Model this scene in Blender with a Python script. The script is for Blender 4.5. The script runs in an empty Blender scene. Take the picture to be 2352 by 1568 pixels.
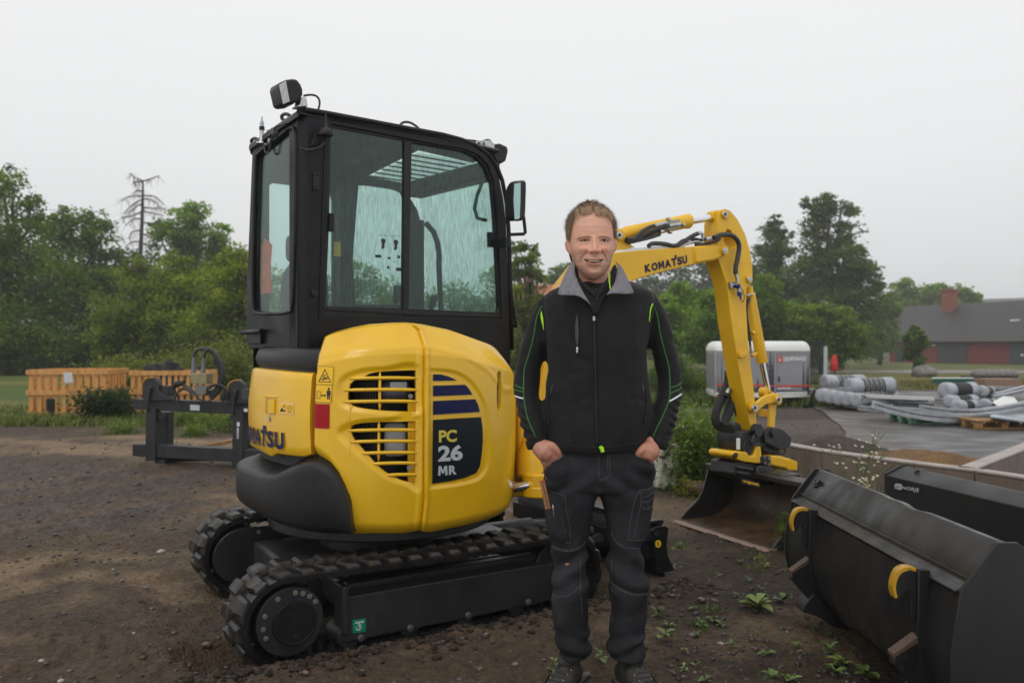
import bpy,bmesh,math,random
import numpy as np
from mathutils import Vector,Matrix
from mathutils.bvhtree import BVHTree
R=math.radians
S=bpy.context.scene
random.seed(7);RNG=np.random.default_rng(7)
F,CX,HY,CH=1940.0,1176.0,795.0,1.30
cam_d=bpy.data.cameras.new('camera');cam=bpy.data.objects.new('camera',cam_d)
S.collection.objects.link(cam);S.camera=cam
cam.location=(0,0,CH);cam.rotation_euler=(R(90),0,0)
cam_d.sensor_width=36;cam_d.lens=36*F/2352;cam_d.shift_y=11/2352
cam_d.clip_start=.05;cam_d.clip_end=3000
cam_d.dof.use_dof=True;cam_d.dof.focus_distance=3.3;cam_d.dof.aperture_fstop=3.5
world=bpy.data.worlds.new("World");S.world=world;world.use_nodes=True
wn,wl=world.node_tree.nodes,world.node_tree.links
wn.clear()
w_out=wn.new('ShaderNodeOutputWorld');w_bg=wn.new('ShaderNodeBackground')
sky=wn.new('ShaderNodeTexSky');sky.sky_type='NISHITA';sky.sun_disc=False
SUN_EL,SUN_AZ=52,205
sky.sun_elevation=R(SUN_EL);sky.sun_rotation=R(SUN_AZ)
hsv=wn.new('ShaderNodeHueSaturation');hsv.inputs['Saturation'].default_value=.05
wl.new(sky.outputs[0],hsv.inputs['Color'])
tc=wn.new('ShaderNodeTexCoord');sep=wn.new('ShaderNodeSeparateXYZ');wl.new(tc.outputs['Generated'],sep.inputs[0])
ramp=wn.new('ShaderNodeValToRGB')
ramp.color_ramp.elements[0].position=.0;ramp.color_ramp.elements[0].color=(.655,.665,.680,1)
ramp.color_ramp.elements[1].position=1.;ramp.color_ramp.elements[1].color=(1,1,1.0,1)
e=ramp.color_ramp.elements.new(.22);e.color=(.80,.805,.815,1)
nz=wn.new('ShaderNodeTexNoise');nz.inputs['Scale'].default_value=1.6;nz.inputs['Detail'].default_value=4
wl.new(tc.outputs['Generated'],nz.inputs['Vector'])
madd=wn.new('ShaderNodeMath');madd.operation='MULTIPLY_ADD';madd.inputs[1].default_value=.16;
wl.new(nz.outputs[0],madd.inputs[0]);wl.new(sep.outputs['Z'],madd.inputs[2])
msub=wn.new('ShaderNodeMath');msub.operation='SUBTRACT';msub.inputs[1].default_value=.08
wl.new(madd.outputs[0],msub.inputs[0]);wl.new(msub.outputs[0],ramp.inputs[0])
sc_=wn.new('ShaderNodeVectorMath');sc_.operation='SCALE';sc_.inputs['Scale'].default_value=11.0
wl.new(ramp.outputs[0],sc_.inputs[0])
mixw=wn.new('ShaderNodeMix');mixw.data_type='RGBA';mixw.inputs['Factor'].default_value=.96
wl.new(hsv.outputs[0],mixw.inputs['A']);wl.new(sc_.outputs[0],mixw.inputs['B'])
wl.new(mixw.outputs['Result'],w_bg.inputs[0]);w_bg.inputs[1].default_value=.10
wl.new(w_bg.outputs[0],w_out.inputs[0])
sun_d=bpy.data.lights.new('sun','SUN');sun_d.energy=.75;sun_d.angle=R(28);sun_d.color=(1,.97,.93)
sun=bpy.data.objects.new('sun',sun_d);S.collection.objects.link(sun)
sun.rotation_euler=(R(90-SUN_EL),0,R(-SUN_AZ+180))
S.view_settings.view_transform='Standard';S.view_settings.look='None'
S.view_settings.exposure=0;S.view_settings.gamma=1;S.view_settings.use_curve_mapping=False
S.cycles.max_bounces=6;S.cycles.diffuse_bounces=3;S.cycles.glossy_bounces=3
S.cycles.transparent_max_bounces=14;S.cycles.volume_bounces=1;S.cycles.volume_step_rate=6
S.cycles.caustics_reflective=False;S.cycles.caustics_refractive=False
S.cycles.use_denoising=True
def Zm(x0,y0,w,pxw):
 s=w/pxw*.574219
 return lambda x,y:(x0*.574219+x*s,y0*.574219+y*s)
ZA=Zm(900,200,1300,1699);ZB=Zm(900,1200,1300,2038);ZC=Zm(700,1900,1800,2352)
ZD=Zm(2000,700,800,1045);ZE=Zm(2000,1700,800,1217);ZF=Zm(2400,750,900,1882)
ZG=Zm(2600,1300,700,1155);ZH=Zm(3000,1750,1096,1752);ZI=Zm(2800,1250,1296,2352)
ZJ=Zm(0,1300,1050,2352);ZK=Zm(3400,1050,696,1559);ZL=Zm(2200,750,360,1176)
ZM=Zm(2050,1680,700,2352);ZN=Zm(0,600,1050,1829);ZO=Zm(2600,1100,600,1568)
def zs(f,pts):return [f(*p) for p in pts]
def P(px,py,Y):return Vector(((px-CX)/F*Y,Y,CH+(HY-py)/F*Y))
def G(px,py,z=0.0):
 Y=(CH-z)*F/(py-HY);return P(px,py,Y)
CAM=Vector((0,0,CH))
class Frame:
 def __init__(s,o,yaw):
  s.o=Vector(o);s.y=R(yaw);c,n=math.cos(s.y),math.sin(s.y)
  s.U=Vector((c,n,0));s.V=Vector((-n,c,0));s.M=Matrix.Translation(s.o) @ Matrix.Rotation(s.y,4,'Z')
 def w(s,u,v,z):return s.o +s.U*u +s.V*v +Vector((0,0,z))
 def l(s,p):
  d=Vector(p)-s.o;return Vector((d.dot(s.U),d.dot(s.V),d.z))
 def _hit(s,px,py,ax,val):
  d=P(px,py,1)-CAM;n=(s.U,s.V)[ax]
  t=(val -(CAM-s.o).dot(n))/d.dot(n);return s.l(CAM+d*t)
 def on_v(s,px,py,v):return s._hit(px,py,1,v)
 def on_u(s,px,py,u):return s._hit(px,py,0,u)
XF={}
def reg(o,M=None):XF[o.name]=M.copy() if M else Matrix();return o
def tag(o,label=None,cat=None,group=None,kind=None):
 if label:o['label']=label
 if cat:o['category']=cat
 if group:o['group']=group
 if kind:o['kind']=kind
 return o
def empty(name,loc,label=None,cat=None,group=None,rz=0):
 o=bpy.data.objects.new(name,None);S.collection.objects.link(o)
 o.location=loc;o.rotation_euler=(0,0,rz);o.empty_display_size=.1
 reg(o,Matrix.Translation(Vector(loc)) @ Matrix.Rotation(rz,4,'Z'))
 return tag(o,label,cat,group)
def finish(o,mat,parent=None,smooth=40,bevel=0,seg=2):
 S.collection.objects.link(o)
 if mat:o.data.materials.append(mat)
 if parent is not None:
  M=XF[parent.name];o.data.transform(M.inverted());o.parent=parent;XF[o.name]=M
 else:XF[o.name]=Matrix()
 if smooth:
  o.data.polygons.foreach_set('use_smooth',[True]*len(o.data.polygons))
  if smooth<180:o.data.set_sharp_from_angle(angle=R(smooth))
 if bevel:
  m=o.modifiers.new('bevel','BEVEL');m.width=bevel;m.segments=seg;m.limit_method='ANGLE';m.angle_limit=R(38)
  m.harden_normals=False
 return o
def copy_of(src,parent=None,M=None,mat=None):
 c=src.copy();S.collection.objects.link(c);c.parent=parent
 if M is not None:c.matrix_local=M
 XF[c.name]=(XF[parent.name] if parent else Matrix()) @ (M if M is not None else Matrix())
 return c
def children_of(o):return [c for c in S.objects if c.parent==o]
def copy_tree(o,loc=None,rz=None,parent=None,label=None,kids=None):
 c=o.copy();S.collection.objects.link(c);c.parent=parent
 if loc is not None:c.location=loc
 if rz is not None:c.rotation_euler=(0,0,rz)
 if label:c['label']=label
 for ch in (kids.get(o.name,[]) if kids else children_of(o)):copy_tree(ch,parent=c,kids=kids)
 return c
def rebase(o,base):                               # move a top-level mesh's origin to base
 o.data.transform(Matrix.Translation(-Vector(base)));o.location=base;XF[o.name]=Matrix.Translation(Vector(base));return o
class MB:
 def __init__(s):s.v=[];s.f=[];s.col=None
 def add(s,vs,fs):
  n=len(s.v);s.v+=[tuple(p) for p in vs];s.f+=[tuple(i+n for i in f) for f in fs];return s
 def box(s,c,d,M=None):
  x,y,z=d[0]/2,d[1]/2,d[2]/2;c=Vector(c)
  vs=[Vector(q) for q in ((-x,-y,-z),(x,-y,-z),(x,y,-z),(-x,y,-z),(-x,-y,z),(x,-y,z),(x,y,z),(-x,y,z))]
  if M is not None:vs=[M @ q for q in vs]
  return s.add([c+q for q in vs],[(0,3,2,1),(4,5,6,7),(0,1,5,4),(1,2,6,5),(2,3,7,6),(3,0,4,7)])
 def fbox(s,fr,a,b):
  u0,v0,z0=[min(a[i],b[i]) for i in range(3)];u1,v1,z1=[max(a[i],b[i]) for i in range(3)]
  vs=[fr.w(*q) for q in ((u0,v0,z0),(u1,v0,z0),(u1,v1,z0),(u0,v1,z0),(u0,v0,z1),(u1,v0,z1),(u1,v1,z1),(u0,v1,z1))]
  return s.add(vs,[(0,3,2,1),(4,5,6,7),(0,1,5,4),(1,2,6,5),(2,3,7,6),(3,0,4,7)])
 def prism(s,A,B):
  n=len(A);fs=[tuple(range(n))[::-1],tuple(range(n,2*n))]
  fs+=[(i,(i+1) % n,(i+1) % n+n,i+n) for i in range(n)]
  return s.add(list(A)+list(B),fs)
 def ring(s,A0,A1,B0,B1):
  n=len(A0);fs=[]
  for i in range(n):
   j=(i+1) % n
   fs+=[(i,j,j+n,i+n),(i+2*n,i+3*n,j+3*n,j+2*n),(i,i+2*n,j+2*n,j),(i+n,j+n,j+3*n,i+3*n)]
  return s.add(list(A0)+list(A1)+list(B0)+list(B1),fs)
 def loft(s,rings,caps=True,closed=True):
  n=len(rings[0]);vs=[p for r in rings for p in r];fs=[]
  for k in range(len(rings)-1):
   for i in range(n if closed else n-1):
    j=(i+1) % n;fs.append((k*n+i,k*n+j,(k+1)*n+j,(k+1)*n+i))
  if caps and closed:fs+=[tuple(range(n))[::-1],tuple(range((len(rings)-1)*n,len(rings)*n))]
  return s.add(vs,fs)
 def tube(s,pts,r,n=10,caps=True,flat=None):
  pts=[Vector(p) for p in pts];rs=r if hasattr(r,'__len__') else [r]*len(pts)
  rings=[];prev=None
  for i,p in enumerate(pts):
   a=pts[max(i-1,0)];b=pts[min(i+1,len(pts)-1)];t=(b-a).normalized()
   if prev is None:
    up=Vector((0,0,1)) if abs(t.z)<.9 else Vector((1,0,0));prev=t.cross(up).normalized()
   x=(prev -t*prev.dot(t)).normalized();y=t.cross(x);prev=x
   rings.append([p+(x*math.cos(q)+y*math.sin(q))*rs[i] for q in [2*math.pi*k/n for k in range(n)]])
  return s.loft(rings,caps)
 def cyl(s,a,b,r,n=16):return s.tube([a,b],r,n)
 def disc(s,c,ax,r0,r1,d0,d1,n=24):
  c=Vector(c);ax=Vector(ax).normalized()
  if r0 <= 0:return s.cyl(c+ax*d0,c+ax*d1,r1,n)
  up=Vector((0,0,1)) if abs(ax.z)<.9 else Vector((1,0,0));x=ax.cross(up).normalized();y=ax.cross(x)
  L=lambda r,d:[c+ax*d+(x*math.cos(t)+y*math.sin(t))*r for t in [2*math.pi*k/n for k in range(n)]]
  return s.ring(L(r1,d0),L(r0,d0),L(r1,d1),L(r0,d1))
 def ell(s,c,r,nu=16,nv=10,M=None):
  c=Vector(c);rr=r if hasattr(r,'__len__') else (r,r,r);rings=[]
  for j in range(nv+1):
   th=math.pi*(j+.02)/(nv+.04)
   ring=[]
   for i in range(nu):
    a=2*math.pi*i/nu;q=Vector((math.sin(th)*math.cos(a)*rr[0],math.sin(th)*math.sin(a)*rr[1],math.cos(th)*rr[2]))
    ring.append(c+(M @ q if M is not None else q))
   rings.append(ring)
  return s.loft(rings)
 def mesh(s,name):
  m=bpy.data.meshes.new(name);m.from_pydata([tuple(p) for p in s.v],[],s.f);m.validate()
  bm=bmesh.new();bm.from_mesh(m);bmesh.ops.recalc_face_normals(bm,faces=bm.faces);bm.to_mesh(m);bm.free()
  return m
 def obj(s,name,mat,parent=None,smooth=40,bevel=0,seg=2):
  return finish(bpy.data.objects.new(name,s.mesh(name)),mat,parent,smooth,bevel,seg)
def spline(pts,n=8,closed=False):
 pts=[Vector(p) for p in pts];out=[];m=len(pts)
 for i in range(m if closed else m-1):
  g=(lambda k:pts[k % m]) if closed else (lambda k:pts[min(max(k,0),m-1)])
  p0,p1,p2,p3=g(i-1),g(i),g(i+1),g(i+2)
  for k in range(n):
   t=k/n;out.append(.5*((2*p1)+(p2-p0)*t+(2*p0-5*p1+4*p2-p3)*t*t+(3*p1-p0-3*p2+p3)*t**3))
 if not closed:out.append(pts[-1])
 return out
def resample(pts,n,closed=True):
 pts=[Vector(p) for p in pts];q=pts+[pts[0]] if closed else pts
 L=[0]
 for a,b in zip(q,q[1:]):L.append(L[-1]+(b-a).length)
 out=[];k=0
 for i in range(n):
  t=L[-1]*i/(n if closed else n-1)
  while k<len(L)-2 and L[k+1]<t:k+=1
  f=(t-L[k])/max(L[k+1]-L[k],1e-9);out.append(q[k].lerp(q[k+1],f))
 return out
def hsh(x):return (math.sin(x*127.1)*43758.5453) % 1
def sstep(a,b,x):
 t=np.clip((x-a)/(b-a),0,1);return t*t*(3-2*t)
def vnoise(x,y,s=1.0,seed=0):
 x=np.asarray(x)*s+seed*17.3;y=np.asarray(y)*s+seed*9.1
 xi,yi=np.floor(x),np.floor(y);xf,yf=x-xi,y-yi
 h=lambda a,b:np.mod(np.sin(a*127.1+b*311.7+seed*3.7)*43758.5453,1)
 u,v=xf*xf*(3-2*xf),yf*yf*(3-2*yf)
 return (h(xi,yi)*(1-u)+h(xi+1,yi)*u)*(1-v)+(h(xi,yi+1)*(1-u)+h(xi+1,yi+1)*u)*v
def fbm(x,y,s=1.0,o=4,seed=0):
 r=0;a=.5
 for k in range(o):r=r+a*(vnoise(x,y,s*2**k,seed+k)-.5)*2;a *= .5
 return r
MATS={}
def MT(name,col,col2=None,scale=6.,rough=.5,rough2=None,metal=0.,bump=0.,bscale=60.,spec=.5,coat=0.,attr=None,
       detail=6,drops=0.,dscale=220.,stretch=None,sub=0.,lo=.35,hi=.65,bdist=.01,wear=None,wears=3.,wearw=(.62,.68),sheen=0.):
 if name in MATS:return MATS[name]
 m=bpy.data.materials.new(name);m.use_nodes=True;N,L=m.node_tree.nodes,m.node_tree.links
 b=N['Principled BSDF'];b.inputs['Roughness'].default_value=rough;b.inputs['Metallic'].default_value=metal
 b.inputs['Specular IOR Level'].default_value=spec;b.inputs['Base Color'].default_value=(*col,1)
 b.inputs['Coat Weight'].default_value=coat;b.inputs['Coat Roughness'].default_value=.12
 if sheen:b.inputs['Sheen Weight'].default_value=sheen
 if sub:b.inputs['Subsurface Weight'].default_value=sub;b.inputs['Subsurface Radius'].default_value=(.012,.005,.003)
 t=N.new('ShaderNodeTexCoord');vec=t.outputs['Object']
 if stretch:
  mp=N.new('ShaderNodeMapping');mp.inputs['Scale'].default_value=stretch;L.new(vec,mp.inputs['Vector']);svec=mp.outputs[0]
 else:svec=vec
 cur=None
 if attr:
  a=N.new('ShaderNodeAttribute');a.attribute_name=attr;cur=a.outputs['Color']
 n1=N.new('ShaderNodeTexNoise');n1.inputs['Scale'].default_value=scale;n1.inputs['Detail'].default_value=detail
 L.new(svec,n1.inputs['Vector'])
 mr=N.new('ShaderNodeMapRange');mr.inputs['From Min'].default_value=lo;mr.inputs['From Max'].default_value=hi
 L.new(n1.outputs[0],mr.inputs[0])
 if col2 is not None:
  mx=N.new('ShaderNodeMix');mx.data_type='RGBA'
  L.new(mr.outputs[0],mx.inputs['Factor'])
  if cur is not None:
   mx.blend_type='MULTIPLY';L.new(cur,mx.inputs['A']);mx.inputs['B'].default_value=(*col2,1)
  else:mx.inputs['A'].default_value=(*col,1);mx.inputs['B'].default_value=(*col2,1)
  cur=mx.outputs['Result']
 if wear is not None:
  n3=N.new('ShaderNodeTexNoise');n3.inputs['Scale'].default_value=wears;n3.inputs['Detail'].default_value=8;n3.inputs['Roughness'].default_value=.65
  L.new(vec,n3.inputs['Vector']);m3=N.new('ShaderNodeMapRange');m3.inputs['From Min'].default_value,m3.inputs['From Max'].default_value=wearw
  L.new(n3.outputs[0],m3.inputs[0]);x3=N.new('ShaderNodeMix');x3.data_type='RGBA';L.new(m3.outputs[0],x3.inputs['Factor'])
  if cur is not None:L.new(cur,x3.inputs['A'])
  else:x3.inputs['A'].default_value=(*col,1)
  x3.inputs['B'].default_value=(*wear,1);cur=x3.outputs['Result']
 if cur is not None:L.new(cur,b.inputs['Base Color'])
 if rough2 is not None:
  r2=N.new('ShaderNodeMapRange');r2.inputs['To Min'].default_value=rough;r2.inputs['To Max'].default_value=rough2
  r2.inputs['From Min'].default_value=lo;r2.inputs['From Max'].default_value=hi
  nr=N.new('ShaderNodeTexNoise');nr.inputs['Scale'].default_value=scale*.7;nr.inputs['Detail'].default_value=4;L.new(svec,nr.inputs['Vector'])
  L.new(nr.outputs[0],r2.inputs[0]);L.new(r2.outputs[0],b.inputs['Roughness'])
 nrm=None
 if bump:
  n2=N.new('ShaderNodeTexNoise');n2.inputs['Scale'].default_value=bscale;n2.inputs['Detail'].default_value=6;L.new(svec,n2.inputs['Vector'])
  bp=N.new('ShaderNodeBump');bp.inputs['Strength'].default_value=bump;bp.inputs['Distance'].default_value=bdist
  L.new(n2.outputs[0],bp.inputs['Height']);nrm=bp.outputs[0]
 if drops:
  vo=N.new('ShaderNodeTexVoronoi');vo.inputs['Scale'].default_value=dscale;vo.inputs['Randomness'].default_value=1;L.new(vec,vo.inputs['Vector'])
  dm=N.new('ShaderNodeMapRange');dm.inputs['From Min'].default_value=.0;dm.inputs['From Max'].default_value=.32
  dm.inputs['To Min'].default_value=1;dm.inputs['To Max'].default_value=0;L.new(vo.outputs['Distance'],dm.inputs[0])
  sc=N.new('ShaderNodeSeparateColor');L.new(vo.outputs['Color'],sc.inputs[0])
  gt=N.new('ShaderNodeMath');gt.operation='GREATER_THAN';gt.inputs[1].default_value=.62;L.new(sc.outputs[0],gt.inputs[0])
  ml=N.new('ShaderNodeMath');ml.operation='MULTIPLY';L.new(dm.outputs[0],ml.inputs[0]);L.new(gt.outputs[0],ml.inputs[1])
  b2=N.new('ShaderNodeBump');b2.inputs['Strength'].default_value=drops;b2.inputs['Distance'].default_value=.004
  L.new(ml.outputs[0],b2.inputs['Height'])
  if nrm:L.new(nrm,b2.inputs['Normal'])
  nrm=b2.outputs[0]
 if nrm:L.new(nrm,b.inputs['Normal'])
 MATS[name]=m;return m
def glass_mat(name,tint,gloss=.12,mist=.0,streak=False):
 m=bpy.data.materials.new(name);m.use_nodes=True;N,L=m.node_tree.nodes,m.node_tree.links;N.clear()
 out=N.new('ShaderNodeOutputMaterial');tr=N.new('ShaderNodeBsdfTransparent');tr.inputs[0].default_value=(*tint,1)
 gl=N.new('ShaderNodeBsdfGlossy');gl.inputs['Roughness'].default_value=.04;gl.inputs[0].default_value=(.9,1,.96,1)
 df=N.new('ShaderNodeBsdfDiffuse');df.inputs[0].default_value=(.55,.75,.68,1)
 lw=N.new('ShaderNodeLayerWeight');fr=N.new('ShaderNodeMath');fr.operation='POWER';fr.inputs[1].default_value=4.5;L.new(lw.outputs['Facing'],fr.inputs[0])
 m1=N.new('ShaderNodeMixShader');m2=N.new('ShaderNodeMixShader')
 tcn=N.new('ShaderNodeTexCoord');mp=N.new('ShaderNodeMapping');mp.inputs['Scale'].default_value=(20,20,2.6)
 L.new(tcn.outputs['Object'],mp.inputs[0])
 n1=N.new('ShaderNodeTexNoise');n1.inputs['Scale'].default_value=6;n1.inputs['Detail'].default_value=6;L.new(mp.outputs[0],n1.inputs['Vector'])
 n2=N.new('ShaderNodeTexNoise');n2.inputs['Scale'].default_value=75;n2.inputs['Detail'].default_value=2;L.new(tcn.outputs['Object'],n2.inputs['Vector'])
 mul=N.new('ShaderNodeMath');mul.operation='MULTIPLY';L.new(n1.outputs[0],mul.inputs[0]);L.new(n2.outputs[0],mul.inputs[1])
 mr=N.new('ShaderNodeMapRange');mr.inputs['From Min'].default_value=.24;mr.inputs['From Max'].default_value=.45
 mr.inputs['To Min'].default_value=mist*.25;mr.inputs['To Max'].default_value=mist;L.new(mul.outputs[0],mr.inputs[0])
 bp=N.new('ShaderNodeBump');bp.inputs['Strength'].default_value=.12 if streak else .03;bp.inputs['Distance'].default_value=.002
 L.new(mul.outputs[0],bp.inputs['Height']);L.new(bp.outputs[0],gl.inputs['Normal'])
 if streak:
  tm=N.new('ShaderNodeMapRange');tm.inputs['From Min'].default_value=.36;tm.inputs['From Max'].default_value=.62;L.new(n1.outputs[0],tm.inputs[0])
  tx=N.new('ShaderNodeMix');tx.data_type='RGBA';tx.inputs['A'].default_value=(*[q*.86 for q in tint],1);tx.inputs['B'].default_value=(*[min(1,q*1.04) for q in tint],1);L.new(tm.outputs[0],tx.inputs['Factor']);L.new(tx.outputs['Result'],tr.inputs[0])
 L.new(mr.outputs[0],m1.inputs[0]);L.new(tr.outputs[0],m1.inputs[1]);L.new(df.outputs[0],m1.inputs[2])
 fm=N.new('ShaderNodeMath');fm.operation='MULTIPLY_ADD';fm.inputs[1].default_value=.55;fm.inputs[2].default_value=.035
 L.new(fr.outputs[0],fm.inputs[0]);L.new(fm.outputs[0],m2.inputs[0]);L.new(m1.outputs[0],m2.inputs[1]);L.new(gl.outputs[0],m2.inputs[2])
 L.new(m2.outputs[0],out.inputs[0]);MATS[name]=m;return m
YEL=(.80,.47,.006)
M_yel=MT('yellow_paint',YEL,(.72,.41,.005),scale=3,rough=.24,rough2=.4,bump=.05,bscale=300,drops=.35,dscale=120,coat=.3)
M_yel2=MT('yellow_paint_boom',(.78,.45,.008),(.68,.38,.006),scale=4,rough=.34,rough2=.45,bump=.05,bscale=200,drops=.2,dscale=150,wear=(.30,.16,.03),wears=9,wearw=(.70,.76))
M_blk=MT('black_cab_paint',(.0065,.0068,.008),(.011,.0115,.0135),scale=8,rough=.3,rough2=.5,spec=.22,bump=.12,bscale=240,drops=.25,dscale=130)
M_pla=MT('black_moulded_plastic',(.008,.008,.009),(.013,.013,.014),scale=5,rough=.26,rough2=.42,spec=.3,bump=.25,bscale=320,drops=.3,dscale=160)
M_rub=MT('wet_rubber',(.008,.008,.009),(.026,.021,.016),scale=14,rough=.3,rough2=.6,spec=.3,bump=.3,bscale=90,lo=.5,hi=.8)
M_lug=MT('wet_rubber_lug',(.010,.010,.011),(.040,.030,.021),scale=11,rough=.34,rough2=.7,spec=.3,bump=.35,bscale=70,lo=.47,hi=.62)
M_frm=MT('black_undercarriage_paint',(.012,.013,.016),(.02,.02,.022),scale=6,rough=.35,rough2=.55,bump=.2,bscale=100,wear=(.05,.036,.025),wears=5,wearw=(.58,.75))
M_steel=MT('zinc_steel',(.55,.56,.57),(.4,.4,.4),scale=30,rough=.25,metal=1)
M_chrome=MT('chrome_rod',(.75,.75,.76),None,rough=.09,metal=1)
M_hose=MT('black_hose',(.012,.012,.013),(.03,.03,.03),scale=20,rough=.4,bump=.3,bscale=200)
M_navy=MT('navy_print',(.004,.007,.055),None,rough=.4,spec=.2)
M_white=MT('white_print',(.72,.72,.72),None,rough=.5)
M_grey=MT('light_grey_print',(.5,.53,.56),None,rough=.5)
M_dk=MT('dark_interior',(.01,.01,.011),(.02,.02,.02),rough=.6)
M_dec=MT('charcoal_decal',(.007,.011,.015),None,rough=.4,spec=.2,drops=.3,dscale=120)
M_red=MT('red_decal',(.33,.006,.010),None,rough=.4,spec=.2)
M_ydec=MT('yellow_decal',(.85,.50,.01),None,rough=.4)
M_glass=glass_mat('green_tinted_glass',(.75,.86,.83),mist=.035,streak=True)
M_glass2=glass_mat('rear_tinted_glass',(.86,.925,.91),mist=.02)
M_clear=glass_mat('mirror_lens',(.8,.8,.8))
def bvh_of(*objs):
 dg=bpy.context.evaluated_depsgraph_get();V=[];Fc=[]
 for o in objs:
  me=o.evaluated_get(dg).to_mesh();M=XF[o.name];n=len(V)
  V+=[M @ v.co for v in me.vertices];Fc+=[tuple(i+n for i in p.vertices) for p in me.polygons]
  o.evaluated_get(dg).to_mesh_clear()
 return BVHTree.FromPolygons(V,Fc)
def cast(bv,px,py,off=.003,far=None):
 d=(P(px,py,1)-CAM).normalized();h=bv.ray_cast(CAM,d)
 if h[0] is None:return (P(px,py,far) if far else None),-d
 n=h[1] if h[1].dot(d)<0 else -h[1]
 return h[0]+n*off,n
def text_geo(txt,bold=.0,spacing=1.0,res=4):
 c=bpy.data.curves.new('lettering','FONT');c.body=txt;c.offset=bold;c.space_character=spacing;c.resolution_u=res
 c.fill_mode='FRONT'
 o=bpy.data.objects.new('lettering_source',c);S.collection.objects.link(o);dg=bpy.context.evaluated_depsgraph_get()
 dg.update();me=o.evaluated_get(dg).to_mesh();vs=np.array([v.co[:2] for v in me.vertices]);fs=[tuple(p.vertices) for p in me.polygons]
 o.evaluated_get(dg).to_mesh_clear();bpy.data.objects.remove(o);bpy.data.curves.remove(c)
 lo=vs.min(0);hi=vs.max(0);return (vs-lo)/(hi-lo),fs
def mpoly(quad):
 TL,TR_,BR,BL=[np.array(q) for q in quad];g=[(0,0),(.03,1),(.30,1),(.5,.50),(.70,1),(.97,1),(1,0),(.76,0),(.74,.62),(.585,.2),(.415,.2),(.26,.62),(.24,0)]
 return ([tuple((BL*(1-x)+BR*x)*(1-y)+(TL*(1-x)+TR_*x)*y) for x,y in g],[(0,1,2,11,12),(11,2,3,10),(10,3,9),(9,3,4,8),(8,4,5,6,7)])
def refine2d(vs,fs,maxlen):
 bm=bmesh.new();bv=[bm.verts.new((x,y,0)) for x,y in vs]
 for f in fs:
  try:bm.faces.new([bv[i] for i in f])
  except ValueError:pass
 for _ in range(6):
  ed=[e for e in bm.edges if e.calc_length()>maxlen]
  if not ed:break
  bmesh.ops.subdivide_edges(bm,edges=ed,cuts=1);bmesh.ops.triangulate(bm,faces=[f for f in bm.faces if len(f.verts)>4])
 bm.verts.ensure_lookup_table();bm.verts.index_update()
 o=([tuple(v.co[:2]) for v in bm.verts],[tuple(v.index for v in f.verts) for f in bm.faces]);bm.free();return o
def decal(name,polys,bv,mat,parent,off=.003,maxlen=7,fn=None,split=False):
 """flat print: polygons in photo units laid on the surface they are printed on"""
 if split:return [decal(name,[q],bv,mat,parent,off,maxlen,fn) for q in polys][0]
 mb=MB()
 for vs,fs in polys:
  vs,fs=refine2d(vs,fs,maxlen)
  pts=[(fn(x,y) if fn else cast(bv,x,y,off)[0]) for x,y in vs]
  ok=[f for f in fs if all(pts[i] is not None for i in f)]
  mb.add([p if p is not None else Vector((0,0,0)) for p in pts],ok)
 m=bpy.data.meshes.new(name);m.from_pydata([tuple(p) for p in mb.v],[],mb.f)
 return finish(bpy.data.objects.new(name,m),mat,parent,smooth=0)
def poly(pts):return (pts,[tuple(range(len(pts)))])
def tpoly(txt,quad,bold=0.,spacing=1.0):
 vs,fs=text_geo(txt,bold,spacing);TL,TR,BR,BL=[np.array(q) for q in quad]
 o=[tuple((BL*(1-x)+BR*x)*(1-y)+(TL*(1-x)+TR*x)*y) for x,y in vs];return (o,fs)
def stroke(bv,pts,r,off=.001,n=6,sm=4,dens=None):
 """a seam, cord or zip laid along a surface through photo points"""
 pp=[Vector((*q,0)) for q in pts];pp=spline(pp,sm);q=[]
 for p in pp:
  h=cast(bv,p.x,p.y,off)[0]
  if h is not None:q.append(h)
 return q
# ================================================================ GROUND
TR=Frame((-.7156,4.636,-.09),32.4)
UP=Frame((-.7156,4.636,0),39.6)
def zg(x,y):
 x=np.asarray(x,float);y=np.asarray(y,float)
 z=-.55*sstep(26,75,y)
 dx,dy=x-TR.o.x,y-TR.o.y;u=dx*TR.U.x+dy*TR.U.y;v=dx*TR.V.x+dy*TR.V.y
 iu=1-sstep(.98,1.22,abs(u+.02))
 z=z-.105*iu*(1-sstep(.17,.30,abs(v+.60)))-.035*iu*(1-sstep(.17,.32,abs(v-.60)))-.04*iu*(1-sstep(.5,.75,abs(v)))
 z=z+.028*(1-sstep(.0,.2,abs(v+1.02)))*(1-sstep(.9,1.5,abs(u)))*(.6+.8*fbm(x,y,3,3,5))
 return z
def mudf(x,y):
 return 1-sstep(9,14,y)
def yardmask(x,y):
 e=.35*fbm(x,y,.5,3,2)
 return sstep(0,.25,(x-(1.95+(9.45-y)*.42))+e*.3)*sstep(5,6,y)
def zfine(x,y):
 a=.013*fbm(x,y,2.3,3,1)+.016*fbm(x,y,7,4,3)+.011*fbm(x,y,26,3,8)
 r=np.abs(fbm(x*.8+y*.3,y*1.8,3.2,3,12));a=a-.02*np.clip(.25-r,0,1)
 cl=np.clip(fbm(x,y,17,3,21)-.12,0,1);a=a+.05*cl*sstep(-.1,.35,fbm(x,y,1.1,2,31))
 w1_=.25*fbm(x,y,.7,2,91)
 for k,o_ in enumerate((-.2,.75,1.9,2.6)):
  q=(x+3.3+o_-.42*(y-5)+w1_)/.16;a=a-.022*np.exp(-q*q)*(1+.5*np.sin(y*38+x*12))*(x<-.6)+.012*np.exp(-((q-1.9)/.8)**2)*(x<-.6)
 return a*(.30+.70*mudf(x,y))*(1-sstep(30,60,y))*(1-.8*yardmask(x,y))
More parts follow.
